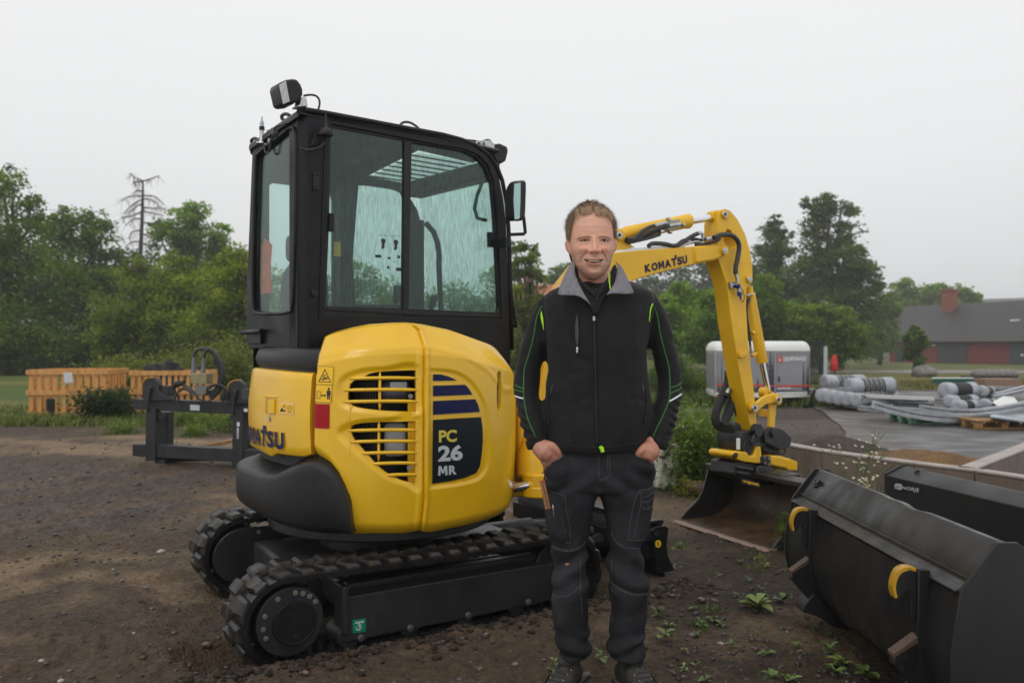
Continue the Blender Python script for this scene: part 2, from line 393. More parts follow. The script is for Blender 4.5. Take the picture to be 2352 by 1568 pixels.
def ground_z(x,y):return float(zg(x,y)+zfine(x,y))
def grid_mesh(name,X,Y,Z,C,mat,kind='structure',parent=None):
 r,c=X.shape;m=bpy.data.meshes.new(name)
 co=np.stack([X,Y,Z],-1).reshape(-1,3).astype(np.float32)
 m.vertices.add(r*c);m.vertices.foreach_set('co',co.ravel())
 i=np.arange((r-1)*c).reshape(r-1,c)[:,:-1];q=np.stack([i,i+1,i+c+1,i+c],-1).reshape(-1,4)
 m.loops.add(q.size);m.polygons.add(len(q));m.loops.foreach_set('vertex_index',q.ravel().astype(np.int32))
 m.polygons.foreach_set('loop_start',np.arange(0,q.size,4,dtype=np.int32));m.update();m.validate()
 m.polygons.foreach_set('use_smooth',[True]*len(q))
 if C is not None:
  a=m.color_attributes.new('Col','FLOAT_COLOR','POINT');cc=np.concatenate([C.reshape(-1,3),np.ones((r*c,1))],1)
  a.data.foreach_set('color',cc.astype(np.float32).ravel())
 m.materials.append(mat);o=bpy.data.objects.new(name,m);S.collection.objects.link(o);XF[o.name]=Matrix()
 if kind:o['kind']=kind
 return o
def lerp3(a,b,t):return np.array(a)*(1-t[...,None])+np.array(b)*t[...,None]
M_gnd=MT('mud',(.07,.05,.035),(.50,.50,.50),scale=38,rough=.62,rough2=.9,bump=1.,bscale=55,attr='Col',bdist=.025,spec=.22,lo=.3,hi=.72,detail=10)
inv=np.linspace(1/1.3,1/26,610);ys=np.concatenate([1/inv,np.geomspace(27,1500,60)])
xk=np.linspace(-1,1,600)
Yg=np.repeat(ys[:,None],len(xk),1);Xg=xk[None,:]*(Yg*.72+1.6)*np.where(Yg>26,1+(Yg-26)*.004,1)
def ground_col(x,y):
 n1=fbm(x*.7,y*1.3,.8,4,40);n2=fbm(x,y,5,4,41);n3=fbm(x,y,30,3,44)
 c=lerp3((.082,.056,.036),(.27,.185,.108),sstep(-.25,.5,n1+.45*n2))
 g=sstep(.0,.6,-(x+1.1+.30*y-1.2)+1.2*n2)*sstep(5.2,6.2,y+.9*n1)*(1-sstep(8.5,10.5,y))
 c=c*(1-g[...,None])+np.array((.088,.068,.054))*g[...,None]*(1+.5*n3[...,None])
 d=sstep(.3,1.0,x)*(1-sstep(6,9,y));c=c*(1-.45*d[...,None])
 ym=yardmask(x,y)
 c=c*(1-ym[...,None])+lerp3((.12,.094,.075),(.07,.058,.048),sstep(-.3,.3,fbm(x*.35,y,1.1,4,50)))*ym[...,None]
 gr=sstep(13.6,14.6,y+.8*n2)*(1-sstep(0,1.5,x-.14*y))
 c=c*(1-gr[...,None])+lerp3((.08,.11,.026),(.13,.14,.04),sstep(-.3,.4,n2))*gr[...,None]
 rt=0
 for o_ in (-.2,.75,1.9,2.6):q=(x+3.3+o_-.42*(y-5)+.25*fbm(x,y,.7,2,91))/.2;rt=rt+np.exp(-q*q)
 rt=np.clip(rt,0,1)*(x<-.5)*(y<11)*.45;c=c*(1-rt[...,None])+np.array((.17,.115,.066))*rt[...,None]
 far=sstep(70,110,y);c=c*(1-far[...,None])+np.array((.05,.07,.022))*far[...,None]
 return np.clip(c*(1+.38*n3[...,None])*(1+.22*fbm(x*.6,y*1.6,2.2,4,47)[...,None]),.008,.6)
grid_mesh('ground',Xg,Yg,zg(Xg,Yg)+zfine(Xg,Yg),ground_col(Xg,Yg),M_gnd)
def sheet(name,px0,px1,Y0,Y1,mat,colf,nx=120,ny=80,w=.25,dz=.006,seed=0):
 t=np.linspace(0,1,ny)[:,None];k=np.linspace(0,1,nx)[None,:]
 px=px0(t) if callable(px0) else px0;px2=px1(t) if callable(px1) else px1
 x1=((px*(1-k)+px2*k)-CX)/F
 yy=Y0*(Y1/Y0)**t;edge=np.maximum(1-t*8,0)+np.maximum(1-(1-t)*8,0)
 y=yy+0*k;X=x1*y;y=y+w*y*.05*edge*fbm(X,y,1.2,3,seed)*3;X=X+.25*w*fbm(X,y,.9,3,seed+5)*(np.maximum(1-k*20,0)+np.maximum(1-(1-k)*20,0))*6
 Z=zg(X,y)+dz+.015*fbm(X,y,2,3,seed+9)
 return grid_mesh(name,X,y,Z,np.clip(colf(X,y),.01,.8),mat)
M_lawn=MT('short_grass',(.06,.08,.02),(.55,.6,.5),scale=9,rough=.8,bump=.8,bscale=26,attr='Col',bdist=.05,spec=.15)
M_asph=MT('wet_asphalt',(.1,.1,.1),(.6,.6,.6),scale=2.2,rough=.30,rough2=.6,bump=.5,bscale=30,attr='Col',bdist=.015,stretch=(1,1.6,1),detail=8,spec=.4)
sheet('lawn_behind_crates',-2600,1440,14.6,200,M_lawn,lambda x,y:lerp3((.085,.125,.026),(.20,.18,.055),sstep(-.2,.5,fbm(x*.5,y,.4,4,3))),200,120,seed=3)
sheet('wet_yard',lambda t:2010-190*t,4600,8.8,24,M_asph,lambda x,y:lerp3((.10,.078,.062),(.078,.076,.076),sstep(.02,.20,x/y-.34+.06*fbm(x,y,.6,4,8))),160,90,w=.10,dz=.018,seed=8)
sheet('lawn_beyond_yard',1790,5200,25.5,49,M_lawn,lambda x,y:lerp3((.115,.125,.028),(.19,.155,.045),sstep(-.2,.4,fbm(x*.3,y,.8,4,13))),160,60,seed=13)
sheet('wet_road',1560,5600,50,62,M_asph,lambda x,y:lerp3((.14,.13,.125),(.19,.17,.155),sstep(-.3,.4,fbm(x,y,.2,3,18))),120,20,seed=18)
sheet('lawn_by_barn',1480,6000,63,150,M_lawn,lambda x,y:lerp3((.10,.125,.03),(.16,.16,.045),sstep(-.2,.4,fbm(x*.3,y,.3,4,23))),140,50,seed=23)
def raw_mesh(name,co,faces4,col,mat,parent=None,kind=None,tri=False,link=True):
 k=3 if tri else 4
 m=bpy.data.meshes.new(name);m.vertices.add(len(co));m.vertices.foreach_set('co',np.asarray(co,np.float32).ravel())
 q=np.asarray(faces4,np.int32);m.loops.add(q.size);m.polygons.add(len(q));m.loops.foreach_set('vertex_index',q.ravel())
 m.polygons.foreach_set('loop_start',np.arange(0,q.size,k,dtype=np.int32));m.update()
 if col is not None:
  a=m.color_attributes.new('Col','FLOAT_COLOR','POINT')
  a.data.foreach_set('color',np.concatenate([col,np.ones((len(col),1))],1).astype(np.float32).ravel())
 m.materials.append(mat);o=bpy.data.objects.new(name,m)
 if link:
  S.collection.objects.link(o)
  if parent is not None:m.transform(XF[parent.name].inverted());o.parent=parent;XF[o.name]=XF[parent.name]
  else:XF[o.name]=Matrix()
  if kind:o['kind']=kind
 return o
def kites(C,size,asp=.5,up=.35,droop=0.,dirs=None):
 n=len(C);d=RNG.normal(size=(n,3)) if dirs is None else dirs+RNG.normal(size=(n,3))*.25
 if dirs is None:d[:,2]=d[:,2]*.6-droop
 d /= np.linalg.norm(d,axis=1)[:,None]
 nn=RNG.normal(size=(n,3));nn[:,2]+=up*3;s=np.cross(d,nn);s /= np.linalg.norm(s,axis=1)[:,None]+1e-9
 size=np.asarray(size)*RNG.uniform(.6,1.35,n);L=size[:,None]
 fold=np.cross(s,d)*L*.12
 v=np.stack([C-d*L*.5,C+s*L*asp*.5+fold,C+d*L*.5,C-s*L*asp*.5+fold],1).reshape(-1,3)
 f=np.arange(4*n).reshape(n,4);return v,f
M_leaf=MT('leaf',(.05,.08,.02),(.75,.8,.7),scale=.8,rough=.5,attr='Col',spec=.25)
def translucent(m,f=.35):
 N,L=m.node_tree.nodes,m.node_tree.links;b=N['Principled BSDF'];o=N['Material Output'];t=N.new('ShaderNodeBsdfTranslucent');a=N.new('ShaderNodeAttribute');a.attribute_name='Col';x=N.new('ShaderNodeMixShader');x.inputs[0].default_value=f
 g=N.new('ShaderNodeVectorMath');g.operation='MULTIPLY';g.inputs[1].default_value=(1.6,1.7,.8);L.new(a.outputs['Color'],g.inputs[0]);L.new(g.outputs[0],t.inputs[0]);L.new(b.outputs[0],x.inputs[1]);L.new(t.outputs[0],x.inputs[2]);L.new(x.outputs[0],o.inputs['Surface'])
translucent(M_leaf)
M_bark=MT('bark',(.055,.042,.032),(.10,.08,.06),scale=12,rough=.85,bump=.8,bscale=25)
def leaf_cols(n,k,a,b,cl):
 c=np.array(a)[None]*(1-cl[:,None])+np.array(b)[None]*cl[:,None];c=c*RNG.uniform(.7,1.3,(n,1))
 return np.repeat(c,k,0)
def crown_pts(blobs,n,seed,shell=.55,csig=.17,flat=1.):
 """blobs (centre, radius) -> clumpy points with a clump tone 0..1"""
 w=np.array([b[1]**2.1 for b in blobs]);w=w/w.sum();P_,T_=[],[]
 for (c,r),ww in zip(blobs,w):
  m=int(n*ww)+4;k=max(7,int(30*min(1.6,(r/1.2)**.7)))
  d=RNG.normal(size=(k,3));d /= np.linalg.norm(d,axis=1)[:,None]
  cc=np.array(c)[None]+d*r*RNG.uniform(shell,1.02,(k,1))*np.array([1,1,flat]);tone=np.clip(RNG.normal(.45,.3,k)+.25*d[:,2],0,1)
  wgt=RNG.dirichlet(np.ones(k)*2.2);i=RNG.choice(k,m,p=wgt)
  g=RNG.normal(size=(m,3))*r*csig*np.array([1.25,1.25,.7])
  P_.append(cc[i]+g);T_.append(tone[i])
 return np.concatenate(P_),np.concatenate(T_)
def limb_tube(mb,a,b,r0,r1,wob=.06,n=6):
 a,b=Vector(a),Vector(b);L=(b-a).length;pts=[]
 for k in range(6):
  t=k/5;p=a.lerp(b,t)+Vector([random.uniform(-1,1)*wob*L*math.sin(t*3.14) for _ in range(3)]);pts.append(p)
 mb.tube(pts,[r0+(r1-r0)*k/5 for k in range(6)],n)
def tree(name,label,cat,Y,circ,base,n,leaf,ca,cb,group=None,trunk_r=.16,yj=.35,csig=.17,shell=.5,asp=.6,limbs=True):
 """a tree whose crown is a heap of leafy clumps; circles are (px, py, r) in photo units at depth Y"""
 bx=P(base[0],base[1],Y);zb=float(zg(bx.x,bx.y));b=Vector((bx.x,Y,zb))
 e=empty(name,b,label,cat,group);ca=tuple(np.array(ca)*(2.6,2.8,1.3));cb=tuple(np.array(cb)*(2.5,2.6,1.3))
 blobs=[]
 for px,py,r in circ:
  rr=r*Y/F;dy=random.uniform(-1,1)*rr*yj*2;Yk=Y+dy;p=P(px,py,Yk);blobs.append(((p.x,p.y,p.z),rr*Yk/Y))
 C,T=crown_pts(blobs,n,0,shell,csig);C[:,2]=np.maximum(C[:,2],zb+.05)
 v,f=kites(C,np.full(len(C),leaf),asp=asp,droop=.2)
 raw_mesh('crown',v,f,leaf_cols(len(C),4,ca,cb,T),M_leaf,e)
 mb=MB();top=max(blobs,key=lambda q:q[0][2]);mid=Vector((sum(q[0][0] for q in blobs)/len(blobs),sum(q[0][1] for q in blobs)/len(blobs),zb+(top[0][2]-zb)*.35))
 limb_tube(mb,b-Vector((0,0,.1)),mid,trunk_r,trunk_r*.7,.03,9)
 if limbs:
  for c,r in blobs:
   limb_tube(mb,mid,c,trunk_r*.6,trunk_r*.12)
   for _ in range(4):
    d=Vector([random.gauss(0,1) for _ in range(3)]).normalized()*r*.85;limb_tube(mb,c,Vector(c)+d,trunk_r*.16,trunk_r*.03)
 mb.obj('trunk',M_bark,e,smooth=180)
 return e
# ================================================================ EXCAVATOR
EX=empty('excavator',(TR.o.x,TR.o.y,-.09),'yellow and black compact excavator with cab, rubber tracks and raised boom behind the man','excavator')
def fprism(mb,fr,pts,v0,v1):
 A=[fr.on_v(x,y,v0) for x,y in pts]
 return mb.prism([fr.w(*a) for a in A],[fr.w(a.x,v1,a.z) for a in A])
def inpoly(pt,poly_):
 x,y=pt;c=False;n=len(poly_)
 for i in range(n):
  x1,y1=poly_[i];x2,y2=poly_[(i+1) % n]
  if (y1>y) != (y2>y) and x<(x2-x1)*(y-y1)/(y2-y1)+x1:c=not c
 return c
def sdist(X,Y,poly_):
 d=np.full(X.shape,1e9);ins=np.zeros(X.shape,bool);n=len(poly_)
 for i in range(n):
  x1,y1=poly_[i];x2,y2=poly_[(i+1) % n];ex,ey=x2-x1,y2-y1
  t=np.clip(((X-x1)*ex+(Y-y1)*ey)/(ex*ex+ey*ey),0,1);d=np.minimum(d,np.hypot(X-x1-ex*t,Y-y1-ey*t))
  c=((y1>Y) != (y2>Y)) & (X<(x2-x1)*(Y-y1)/((y2-y1) if y2 != y1 else 1e-9)+x1);ins ^= c
 return np.where(ins,-d,d)
RT,UA=.20,.745
PER=4*UA+2*math.pi*RT
def belt(s):
 s %= PER
 if s<2*UA:return (-UA+s,2*RT,math.pi/2)
 s -= 2*UA
 if s<math.pi*RT:a=math.pi/2-s/RT;return (UA+RT*math.cos(a),RT+RT*math.sin(a),a)
 s -= math.pi*RT
 if s<2*UA:return (UA-s,0,-math.pi/2)
 s -= 2*UA;a=-math.pi/2-s/RT;return (-UA+RT*math.cos(a),RT+RT*math.sin(a),a)
def sag(u,z,a):return z-(.012*math.cos(u*2.1) if a==math.pi/2 else 0)
def lug_mesh():
 mb=MB();hl,hw,h=.041,.069,.024
 A=[(-hl,-hw),(hl*.75,-hw),(hl,-hw*.2),(hl*.6,hw),(-hl*.9,hw),(-hl,hw*.3)]
 B=[(x*.72+.003,y*.84-.004) for x,y in A]
 mb.loft([[Vector((x,y,0)) for x,y in A],[Vector((x,y,h*.45)) for x,y in [(a*.96,b*.97) for a,b in A]],[Vector((x,y,h)) for x,y in B]])
 for k in range(3):mb.box((-.002+.004*k,hw*.72+.012*k-.01,h*.9-.0085*k),(hl*1.2,.006,.007))
 me=mb.mesh('lug');me.materials.append(M_lug);me.polygons.foreach_set('use_smooth',[True]*len(me.polygons));me.set_sharp_from_angle(angle=R(25));return me
LUG=lug_mesh()
TRN=TR;TRF=Frame(TR.w(.095,0,.045),32.4)
def crawler(sgn):
 TR=TRN if sgn<0 else TRF
 vc=-.59 if sgn<0 else .545;v0,v1=vc-.14,vc+.14;mb=MB();n=96;ringsA=[]
 for k in range(n):
  u,z,a=belt(PER*k/n);z=sag(u,z,a);c,s_=math.cos(a),math.sin(a)
  ringsA.append([TR.w(u,v0,z),TR.w(u,v1,z),TR.w(u-c*.022,v1,z-s_*.022),TR.w(u-c*.022,v0,z-s_*.022)])
 ringsA.append(ringsA[0]);mb.loft(ringsA,caps=False)
 tr=mb.obj('rubber_track',M_rub,EX,smooth=30)
 t=MB()
 for k in range(82):
  u,z,a=belt(PER*k/82);z=sag(u,z,a);c,s_=math.cos(a),math.sin(a)
  M=Matrix.Rotation(TR.y,4,'Z').to_3x3() @ Matrix.Rotation(-(a-math.pi/2),3,'Y')
  p=TR.w(u-c*.034,vc,z-s_*.034);t.box(p,(.02,.055,.026),M)
  for q in (-.095,.095):t.box(TR.w(u-c*.026,vc+q,z-s_*.026),(.03,.07,.008),M)
 t.obj('drive_lugs',M_rub,tr,smooth=0)['kind']='stuff'
 Mi=XF[tr.name].inverted()
 for k in range(41):
  for row in (0,1):
   u,z,a=belt(PER*(k+.5*row)/41+.03);z=sag(u,z,a)
   M=Matrix.Translation(TR.w(u,vc+(-.072 if row else .072),z)) @ Matrix.Rotation(TR.y,4,'Z') @ Matrix.Rotation(-(a-math.pi/2),4,'Y')
   if not row:pass
   else:M=M @ Matrix.Rotation(math.pi,4,'Z')
   o=bpy.data.objects.new('lug',LUG);S.collection.objects.link(o);o.parent=tr;o.matrix_local=Mi @ M;XF[o.name]=M
 return tr
crawler(-1);crawler(1)
def wheel(name,u,v0,v1,r,mat,parent=EX,n=32,r0=0,z=RT):
 TR=TRN if v0<0 else TRF
 mb=MB();mb.disc(TR.w(u,v0,z),TR.V,r0,r,0,v1-v0,n);return mb.obj(name,mat,parent,smooth=40,bevel=.006)
M_bolt=MT('galvanised_bolt',(.5,.49,.46),(.25,.22,.18),scale=60,rough=.35,metal=.9)
BOLT=None
def bolt(parent,p,ax,r=.010,h=.008):
 global BOLT
 if BOLT is None:
  mb=MB();mb.disc((0,0,0),(0,0,1),0,1.35,0,.35,12);mb.disc((0,0,.3),(0,0,1),0,1,0,.7,6);BOLT=mb.mesh('bolt');BOLT.materials.append(M_bolt)
 o=bpy.data.objects.new('bolt',BOLT);S.collection.objects.link(o)
 q=Vector((0,0,1)).rotation_difference(Vector(ax)).to_matrix().to_4x4()
 M=Matrix.Translation(Vector(p)) @ q @ Matrix.Diagonal((r,r,h,1));o.parent=parent;o.matrix_local=XF[parent.name].inverted() @ M;XF[o.name]=M;return o
for sgn in (-1,1):
 TR=TRN if sgn<0 else TRF
 vo=-.715 if sgn<0 else .405;vi=-.50 if sgn<0 else .70
 d=1
 mb=MB();N_=19;A,B=[],[]
 for k in range(N_*4):
  a=2*math.pi*k/(N_*4);r=(.172,.172,.150,.150)[k % 4];A.append(TR.w(-UA+r*math.cos(a),sgn*.59-.018,RT+r*math.sin(a)));B.append(TR.w(-UA+r*math.cos(a),sgn*.59+.018,RT+r*math.sin(a)))
 mb.prism(A,B);mb.obj('sprocket',M_frm,EX,smooth=30)
 hub=wheel('travel_motor_cover',-UA+.012,vo+.012,vi,.150,M_frm)
 mb=MB();mb.disc(TR.w(-UA+.03,vo,RT-.005),TR.V,0,.098,0,.02,40);mb.disc(TR.w(-UA+.03,vo-.002,RT-.005),TR.V,.088,.094,0,.004,40)
 mb.disc(TR.w(-UA+.03,vo-.004,RT+.065),TR.V,0,.014,0,.01,14);mb.disc(TR.w(-UA+.03,vo-.004,RT-.07),TR.V,0,.014,0,.01,14);mb.disc(TR.w(-UA+.03,vo-.003,RT),TR.V,0,.010,0,.01,12)
 mb.obj('hub_cap',M_blk,hub,bevel=.003)
 for a in (35,52,68,84,120,160,185,205):
  bolt(hub,TR.w(-UA+.02+.126*math.cos(R(a)),vo+.012,RT+.124*math.sin(R(a))),-TR.V,.0085,.01)
 wheel('idler_wheel',UA,sgn*.59-.06,sgn*.59+.06,.172,M_frm,n=40);wheel('idler_hub',UA,sgn*.59-.09,sgn*.59+.09,.06,M_frm)
 for k in range(4):wheel('track_roller',-.45+.3*k,sgn*.59-.08,sgn*.59+.08,.055,M_frm,z=.075,n=20)
 if sgn<0:
  vf=-.675
  A=[TR.on_v(*ZC(x,y),vf) for x,y in ((905,635),(2000,452),(2000,640),(1900,672),(895,875),(870,860),(868,600))]
  top0=A[0].z
  mb=MB();pr=[(p.x,p.z) for p in A]
  mb.prism([TR.w(u,vf,z) for u,z in pr],[TR.w(u,vf+.02,z) for u,z in pr])
  u0,u1=pr[0][0],pr[1][0]
  mb.add([TR.w(u0,vf,pr[0][1]),TR.w(u1,vf,pr[1][1]),TR.w(u1,vf+.12,pr[1][1]+.035),TR.w(u0,vf+.12,pr[0][1]+.035),
    TR.w(u0,vf+.02,pr[0][1]-.02),TR.w(u1,vf+.02,pr[1][1]-.02),TR.w(u1,vf+.12,pr[1][1]),TR.w(u0,vf+.12,pr[0][1])],[(0,1,2,3),(4,7,6,5),(0,3,7,4),(1,5,6,2),(3,2,6,7)])
  fo=mb.obj('track_frame',M_frm,EX,smooth=30,bevel=.006)
  mb=MB();mb.fbox(TR,(u0+.02,-.56,.10),(UA,-.62,.30));mb.fbox(TR,(u0-.03,vf-.012,.09),(u0+.0,vf+.1,.31));mb.obj('inner_frame',M_frm,EX,bevel=.008)
  mb=MB()
  q=[TR.on_v(*ZC(x,y),vf-.002) for x,y in ((1430,585),(1497,577),(1495,655),(1428,668))]
  mb.prism([TR.w(p.x,vf-.0035,p.z) for p in q],[TR.w(p.x,vf+.004,p.z) for p in q]);mb.obj('access_hole',M_dk,fo,smooth=0)
  bvf=bvh_of(fo)
  for x,y in ((972,848),(1229,796),(1532,730),(1846,661)):
   p,n_=cast(bvf,*ZC(x,y),0)
   if p:bolt(fo,p,-TR.V,.0125,.014)
  g=[ZC(927,755),ZC(995,745),ZC(996,815),ZC(928,824)]
  M_grn=MT('green_decal',(.0,.22,.11),None,rough=.4)
  d0=decal('tie_down_decal',[poly(g)],bvf,M_grn,EX,off=.002)
  w_=lambda a:[ZC(x,y) for x,y in a]
  def ln(a,b,t=4):
   (x1,y1),(x2,y2)=a,b;L=math.hypot(x2-x1,y2-y1);nx,ny=-(y2-y1)/L*t/2,(x2-x1)/L*t/2
   return poly(w_([(x1+nx,y1+ny),(x2+nx,y2+ny),(x2-nx,y2-ny),(x1-nx,y1-ny)]))
  pol=[ln((940,772),(985,765)),ln((962,770),(962,782),3),ln((945,805),(965,807))]
  for k in range(5):pol.append(ln((942+k*10,770-k*1.5),(947+k*10,762-k*1.5),3))
  arc=[(952+14*math.cos(a)+6,790+15*math.sin(a)) for a in [R(t) for t in range(-60,200,26)]]
  pol+=[ln(arc[i],arc[i+1],3.5) for i in range(len(arc)-1)];arc=[(958+6*math.cos(a),788+8*math.sin(a)) for a in [R(t) for t in range(-150,120,30)]]
  pol+=[ln(arc[i],arc[i+1],3.5) for i in range(len(arc)-1)]
  decal('hook_symbol',pol,bvf,M_white,d0,off=.003)
 else:
  mb=MB();mb.fbox(TR,(-UA+.1,.47,.10),(UA-.05,.72,.29));mb.obj('track_frame',M_frm,EX,bevel=.01)
  c=[(-UA+.0+.155*math.cos(R(a)),RT+.148*math.sin(R(a))) for a in range(90,271,12)]+[(-UA+.20,RT-.148),(-UA+.24,RT-.05),(-UA+.24,RT+.148)]
  mb=MB();mb.prism([TR.w(u,.396,z) for u,z in c],[TR.w(u,.41,z) for u,z in c]);gp=mb.obj('motor_guard',M_frm,EX,smooth=30,bevel=.004)
  for u,z in ((-UA+.09,RT+.12),(-UA+.13,RT-.1),(-UA-.03,RT-.128)):bolt(gp,TR.w(u,.394,z),-TR.V,.0095,.008)
TR=TRN
mb=MB();mb.fbox(TR,(-.45,-.55,.16),(.45,.55,.30));mb.fbox(TR,(-.62,-.30,.12),(.7,.30,.34));mb.obj('centre_frame',M_frm,EX,bevel=.02)
mb=MB();mb.disc(TR.w(0,0,.30),(0,0,1),0,.33,0,.17,48);mb.obj('slew_ring',M_frm,EX)
mb=MB();mb.disc(UP.w(0,0,.36),(0,0,1),0,.60,0,.09,48);mb.obj('swing_platform',M_frm,EX,bevel=.01)
mb=MB();ub,zb0=1.27,.12
pr=[(1.40,.085),(1.43,.085),(1.395,.17),(1.375,.25),(1.385,.34),(1.42,.40),(1.39,.40),(1.35,.34),(1.34,.25),(1.36,.17)]
mb.prism([TR.w(u,-.71,z) for u,z in pr],[TR.w(u,.71,z) for u,z in pr]);mb.fbox(TR,(1.30,-.70,.20),(1.36,.70,.30));mb.fbox(TR,(1.335,-.70,.388),(1.42,.70,.405))
bl=mb.obj('dozer_blade',M_blk,EX,smooth=30)
ep=[TR.on_v(*ZE(x,y),-.72) for x,y in ((922,640),(945,618),(1005,610),(1022,622),(1020,660),(1012,720),(1020,790),(1052,862),(1050,885),(965,900),(955,890),(945,800),(930,700))]
mb=MB();mb.prism([TR.w(p.x,-.725,p.z) for p in ep],[TR.w(p.x,-.705,p.z) for p in ep]);e2=mb.obj('blade_end_plate',M_blk,bl,smooth=30,bevel=.004)
bve=bvh_of(e2);circ=lambda f,cx,cy,rx,ry,n=20:[f(cx+rx*math.cos(2*math.pi*k/n),cy+ry*math.sin(2*math.pi*k/n)) for k in range(n)]
decal('warning_sticker',[poly(circ(ZE,961,720,18,23))],bve,M_ydec,e2,.002)
decal('sticker_symbol',[tpoly('S',[ZE(952,708),ZE(968,708),ZE(968,732),ZE(952,732)],.02)],bve,M_dk,e2,.003)
mb=MB();mb.prism([TR.w(p.x,-.7265,p.z) for p in [TR.on_v(*q,-.7265) for q in circ(ZE,957,660,14,17)]],[TR.w(p.x,-.72,p.z) for p in [TR.on_v(*q,-.7265) for q in circ(ZE,957,660,14,17)]]);mb.obj('lifting_hole',M_dk,e2)
mb=MB()
for v in (-.28,.28):mb.tube([TR.w(.55,v*.8,.24),TR.w(1.35,v,.22)],.045,8)
mb.obj('blade_arm',M_frm,bl,bevel=.01)
mb=MB();mb.tube([TR.w(.62,0,.30),TR.w(.98,0,.30)],.045,14);mb.tube([TR.w(.98,0,.30),TR.w(1.33,0,.3)],.022,12);mb.obj('blade_cylinder',M_frm,bl)
mb=MB();mb.tube([TR.w(.55,-.36,.37),TR.w(1.0,-.40,.33)],.016,8);mb.tube([TR.w(.50,-.48,.36),TR.w(1.05,-.52,.35)],.028,8);mb.obj('blade_pipe',M_blk,bl)
HN,HA,HB=2.5,.675,.705
def hrad(phi,n=HN,a=HA,b=HB):
 c,s_=np.abs(np.cos(phi))/a,np.abs(np.sin(phi))/b;return (c**n+s_**n)**(-1/n)
def barrel(z):return 1-.045*((np.clip(z,.3,1.6)-.88)/.5)**2
def bpt(phi,z,off=0.,prm=(HN,HA,HB),bar=True):
 r=float(hrad(phi,*prm))*(float(barrel(z)) if bar else 1)+off;return UP.w(r*math.cos(phi),r*math.sin(phi),z)
def bhit(px,py,off=0.,prm=(HN,HA,HB),bar=True):
 d=P(px,py,1)-CAM;lo=3.2
 def f(Y):
  p=UP.l(CAM+d*Y);ph=math.atan2(p.y,p.x);return math.hypot(p.x,p.y)-(float(hrad(ph,*prm))*(float(barrel(p.z)) if bar else 1)+off),ph,p.z
 Y=3.2;prev=f(Y);best=(1e9,None)
 while Y<5:
  Y+=.02;c=f(Y)
  if c[0]<0:
   a,b=Y-.02,Y
   for _ in range(18):
    m=(a+b)/2
    if f(m)[0]<0:b=m
    else:a=m
   r=f(b);return r[1],r[2]
  if c[0]<best[0]:best=(c[0],c)
 return best[1][1],best[1][2]
def interp(tab):
 tab=sorted(tab);xs=[a for a,b in tab];ys=[b for a,b in tab];return lambda x:float(np.interp(x,xs,ys))
top_px=zs(ZB,[(640,219),(700,197),(800,170),(900,151),(1040,142),(1130,140),(1230,150),(1400,185),(1550,240),(1650,290),(1700,340),(1750,390),(1790,470),(1810,540)])
bot_px=zs(ZB,[(545,965),(600,990),(660,1040),(720,1130),(770,1255),(792,1370),(797,1468),(930,1466),(1130,1465),(1220,1448),(1290,1460),(1500,1420),(1650,1380),(1780,1310)])
tt=[bhit(x,y,-.125) for x,y in top_px];tb=[bhit(x,y,-.015) for x,y in bot_px]
zt_f,zb_f=interp(tt+[(-.1,tt[-1][1]-.25)]),interp(tb+[(-.1,tb[-1][1]+.05)])
lf=[bhit(*ZB(x,y),o_) for x,y,o_ in ((635,225,-.12),(583,325,-.035),(567,430,0),(550,700,0),(547,965,0))]
phiL=interp([(z,p) for p,z in lf]);PH0=lf[-1][0];PH1=R(-30)
NC,NR=300,236
ph0=PH0+(PH1-PH0)*np.linspace(0,1,NC)
def project(p):return CX+F*p.x/p.y,HY-F*(p.z-CH)/p.y
ventA=spline([(870,478),(930,455),(1050,444),(1192,441),(1201,455),(1201,688),(1188,699),(1050,697),(930,688),(830,673),(778,650),(765,610),(772,560),(790,515)],4,True)
ventB=spline([(787,798),(840,774),(960,766),(1100,763),(1192,761),(1200,775),(1198,950),(1196,1132),(1184,1146),(1120,1134),(1060,1108),(1005,1078),(950,1032),(900,978),(840,912),(798,862)],4,True)
slot=spline([(1719,443),(1730,456),(1733,500),(1733,640),(1727,684),(1716,694),(1708,680),(1705,620),(1706,490),(1710,455)],4,True)
holes=[[(p.x,p.y) for p in q] for q in (ventA,ventB,slot)]
recA=[(708,640),(692,560),(735,478),(850,432),(1000,418),(1218,412),(1222,712),(900,704),(760,682)]
recB=[(702,830),(735,790),(850,752),(1000,742),(1220,736),(1226,1172),(1130,1160),(1000,1110),(850,985),(725,880)]
recC0=[(1288,432),(1400,440),(1480,462),(1560,525),(1620,620),(1648,720),(1660,900),(1652,1030),(1615,1100),(1560,1135),(1450,1160),(1288,1180)]
smp=lambda q:[(p.x,p.y) for p in spline([Vector((*a,0)) for a in q],5,True)]
recA,recB=smp(recA),smp(recB)
recC=recC0[:1]+[(p.x,p.y) for p in spline([Vector((*a,0)) for a in recC0[1:-1]],5)]+recC0[-1:]
V3=np.zeros((NR,NC,3));PHI=np.zeros((NR,NC));ZZ=np.zeros((NR,NC));OFF=np.zeros((NR,NC))
for j in range(NC):
 k=(1-j/(NC-1))**4;zt,zb=zt_f(ph0[j]+(phiL(1.4)-PH0)*k),zb_f(ph0[j]);z=zb+(zt-zb)*np.linspace(0,1,NR)
 PHI[:,j]=ph0[j]+np.array([(phiL(q)-PH0)*k for q in z]);ZZ[:,j]=z
 OFF[:,j]=-.095*np.clip(1-(zt-z)/.15,0,1)**1.25-.035*np.clip(1-(z-zb)/.06,0,1)**2-.03*np.clip(1-(zt-z)/.012,0,1)
OFF+=-.018*np.clip(1-np.arange(NC)/7.,0,1)[None]**2-.05*np.clip(1-(NC-1-np.arange(NC))/12.,0,1)[None]**2
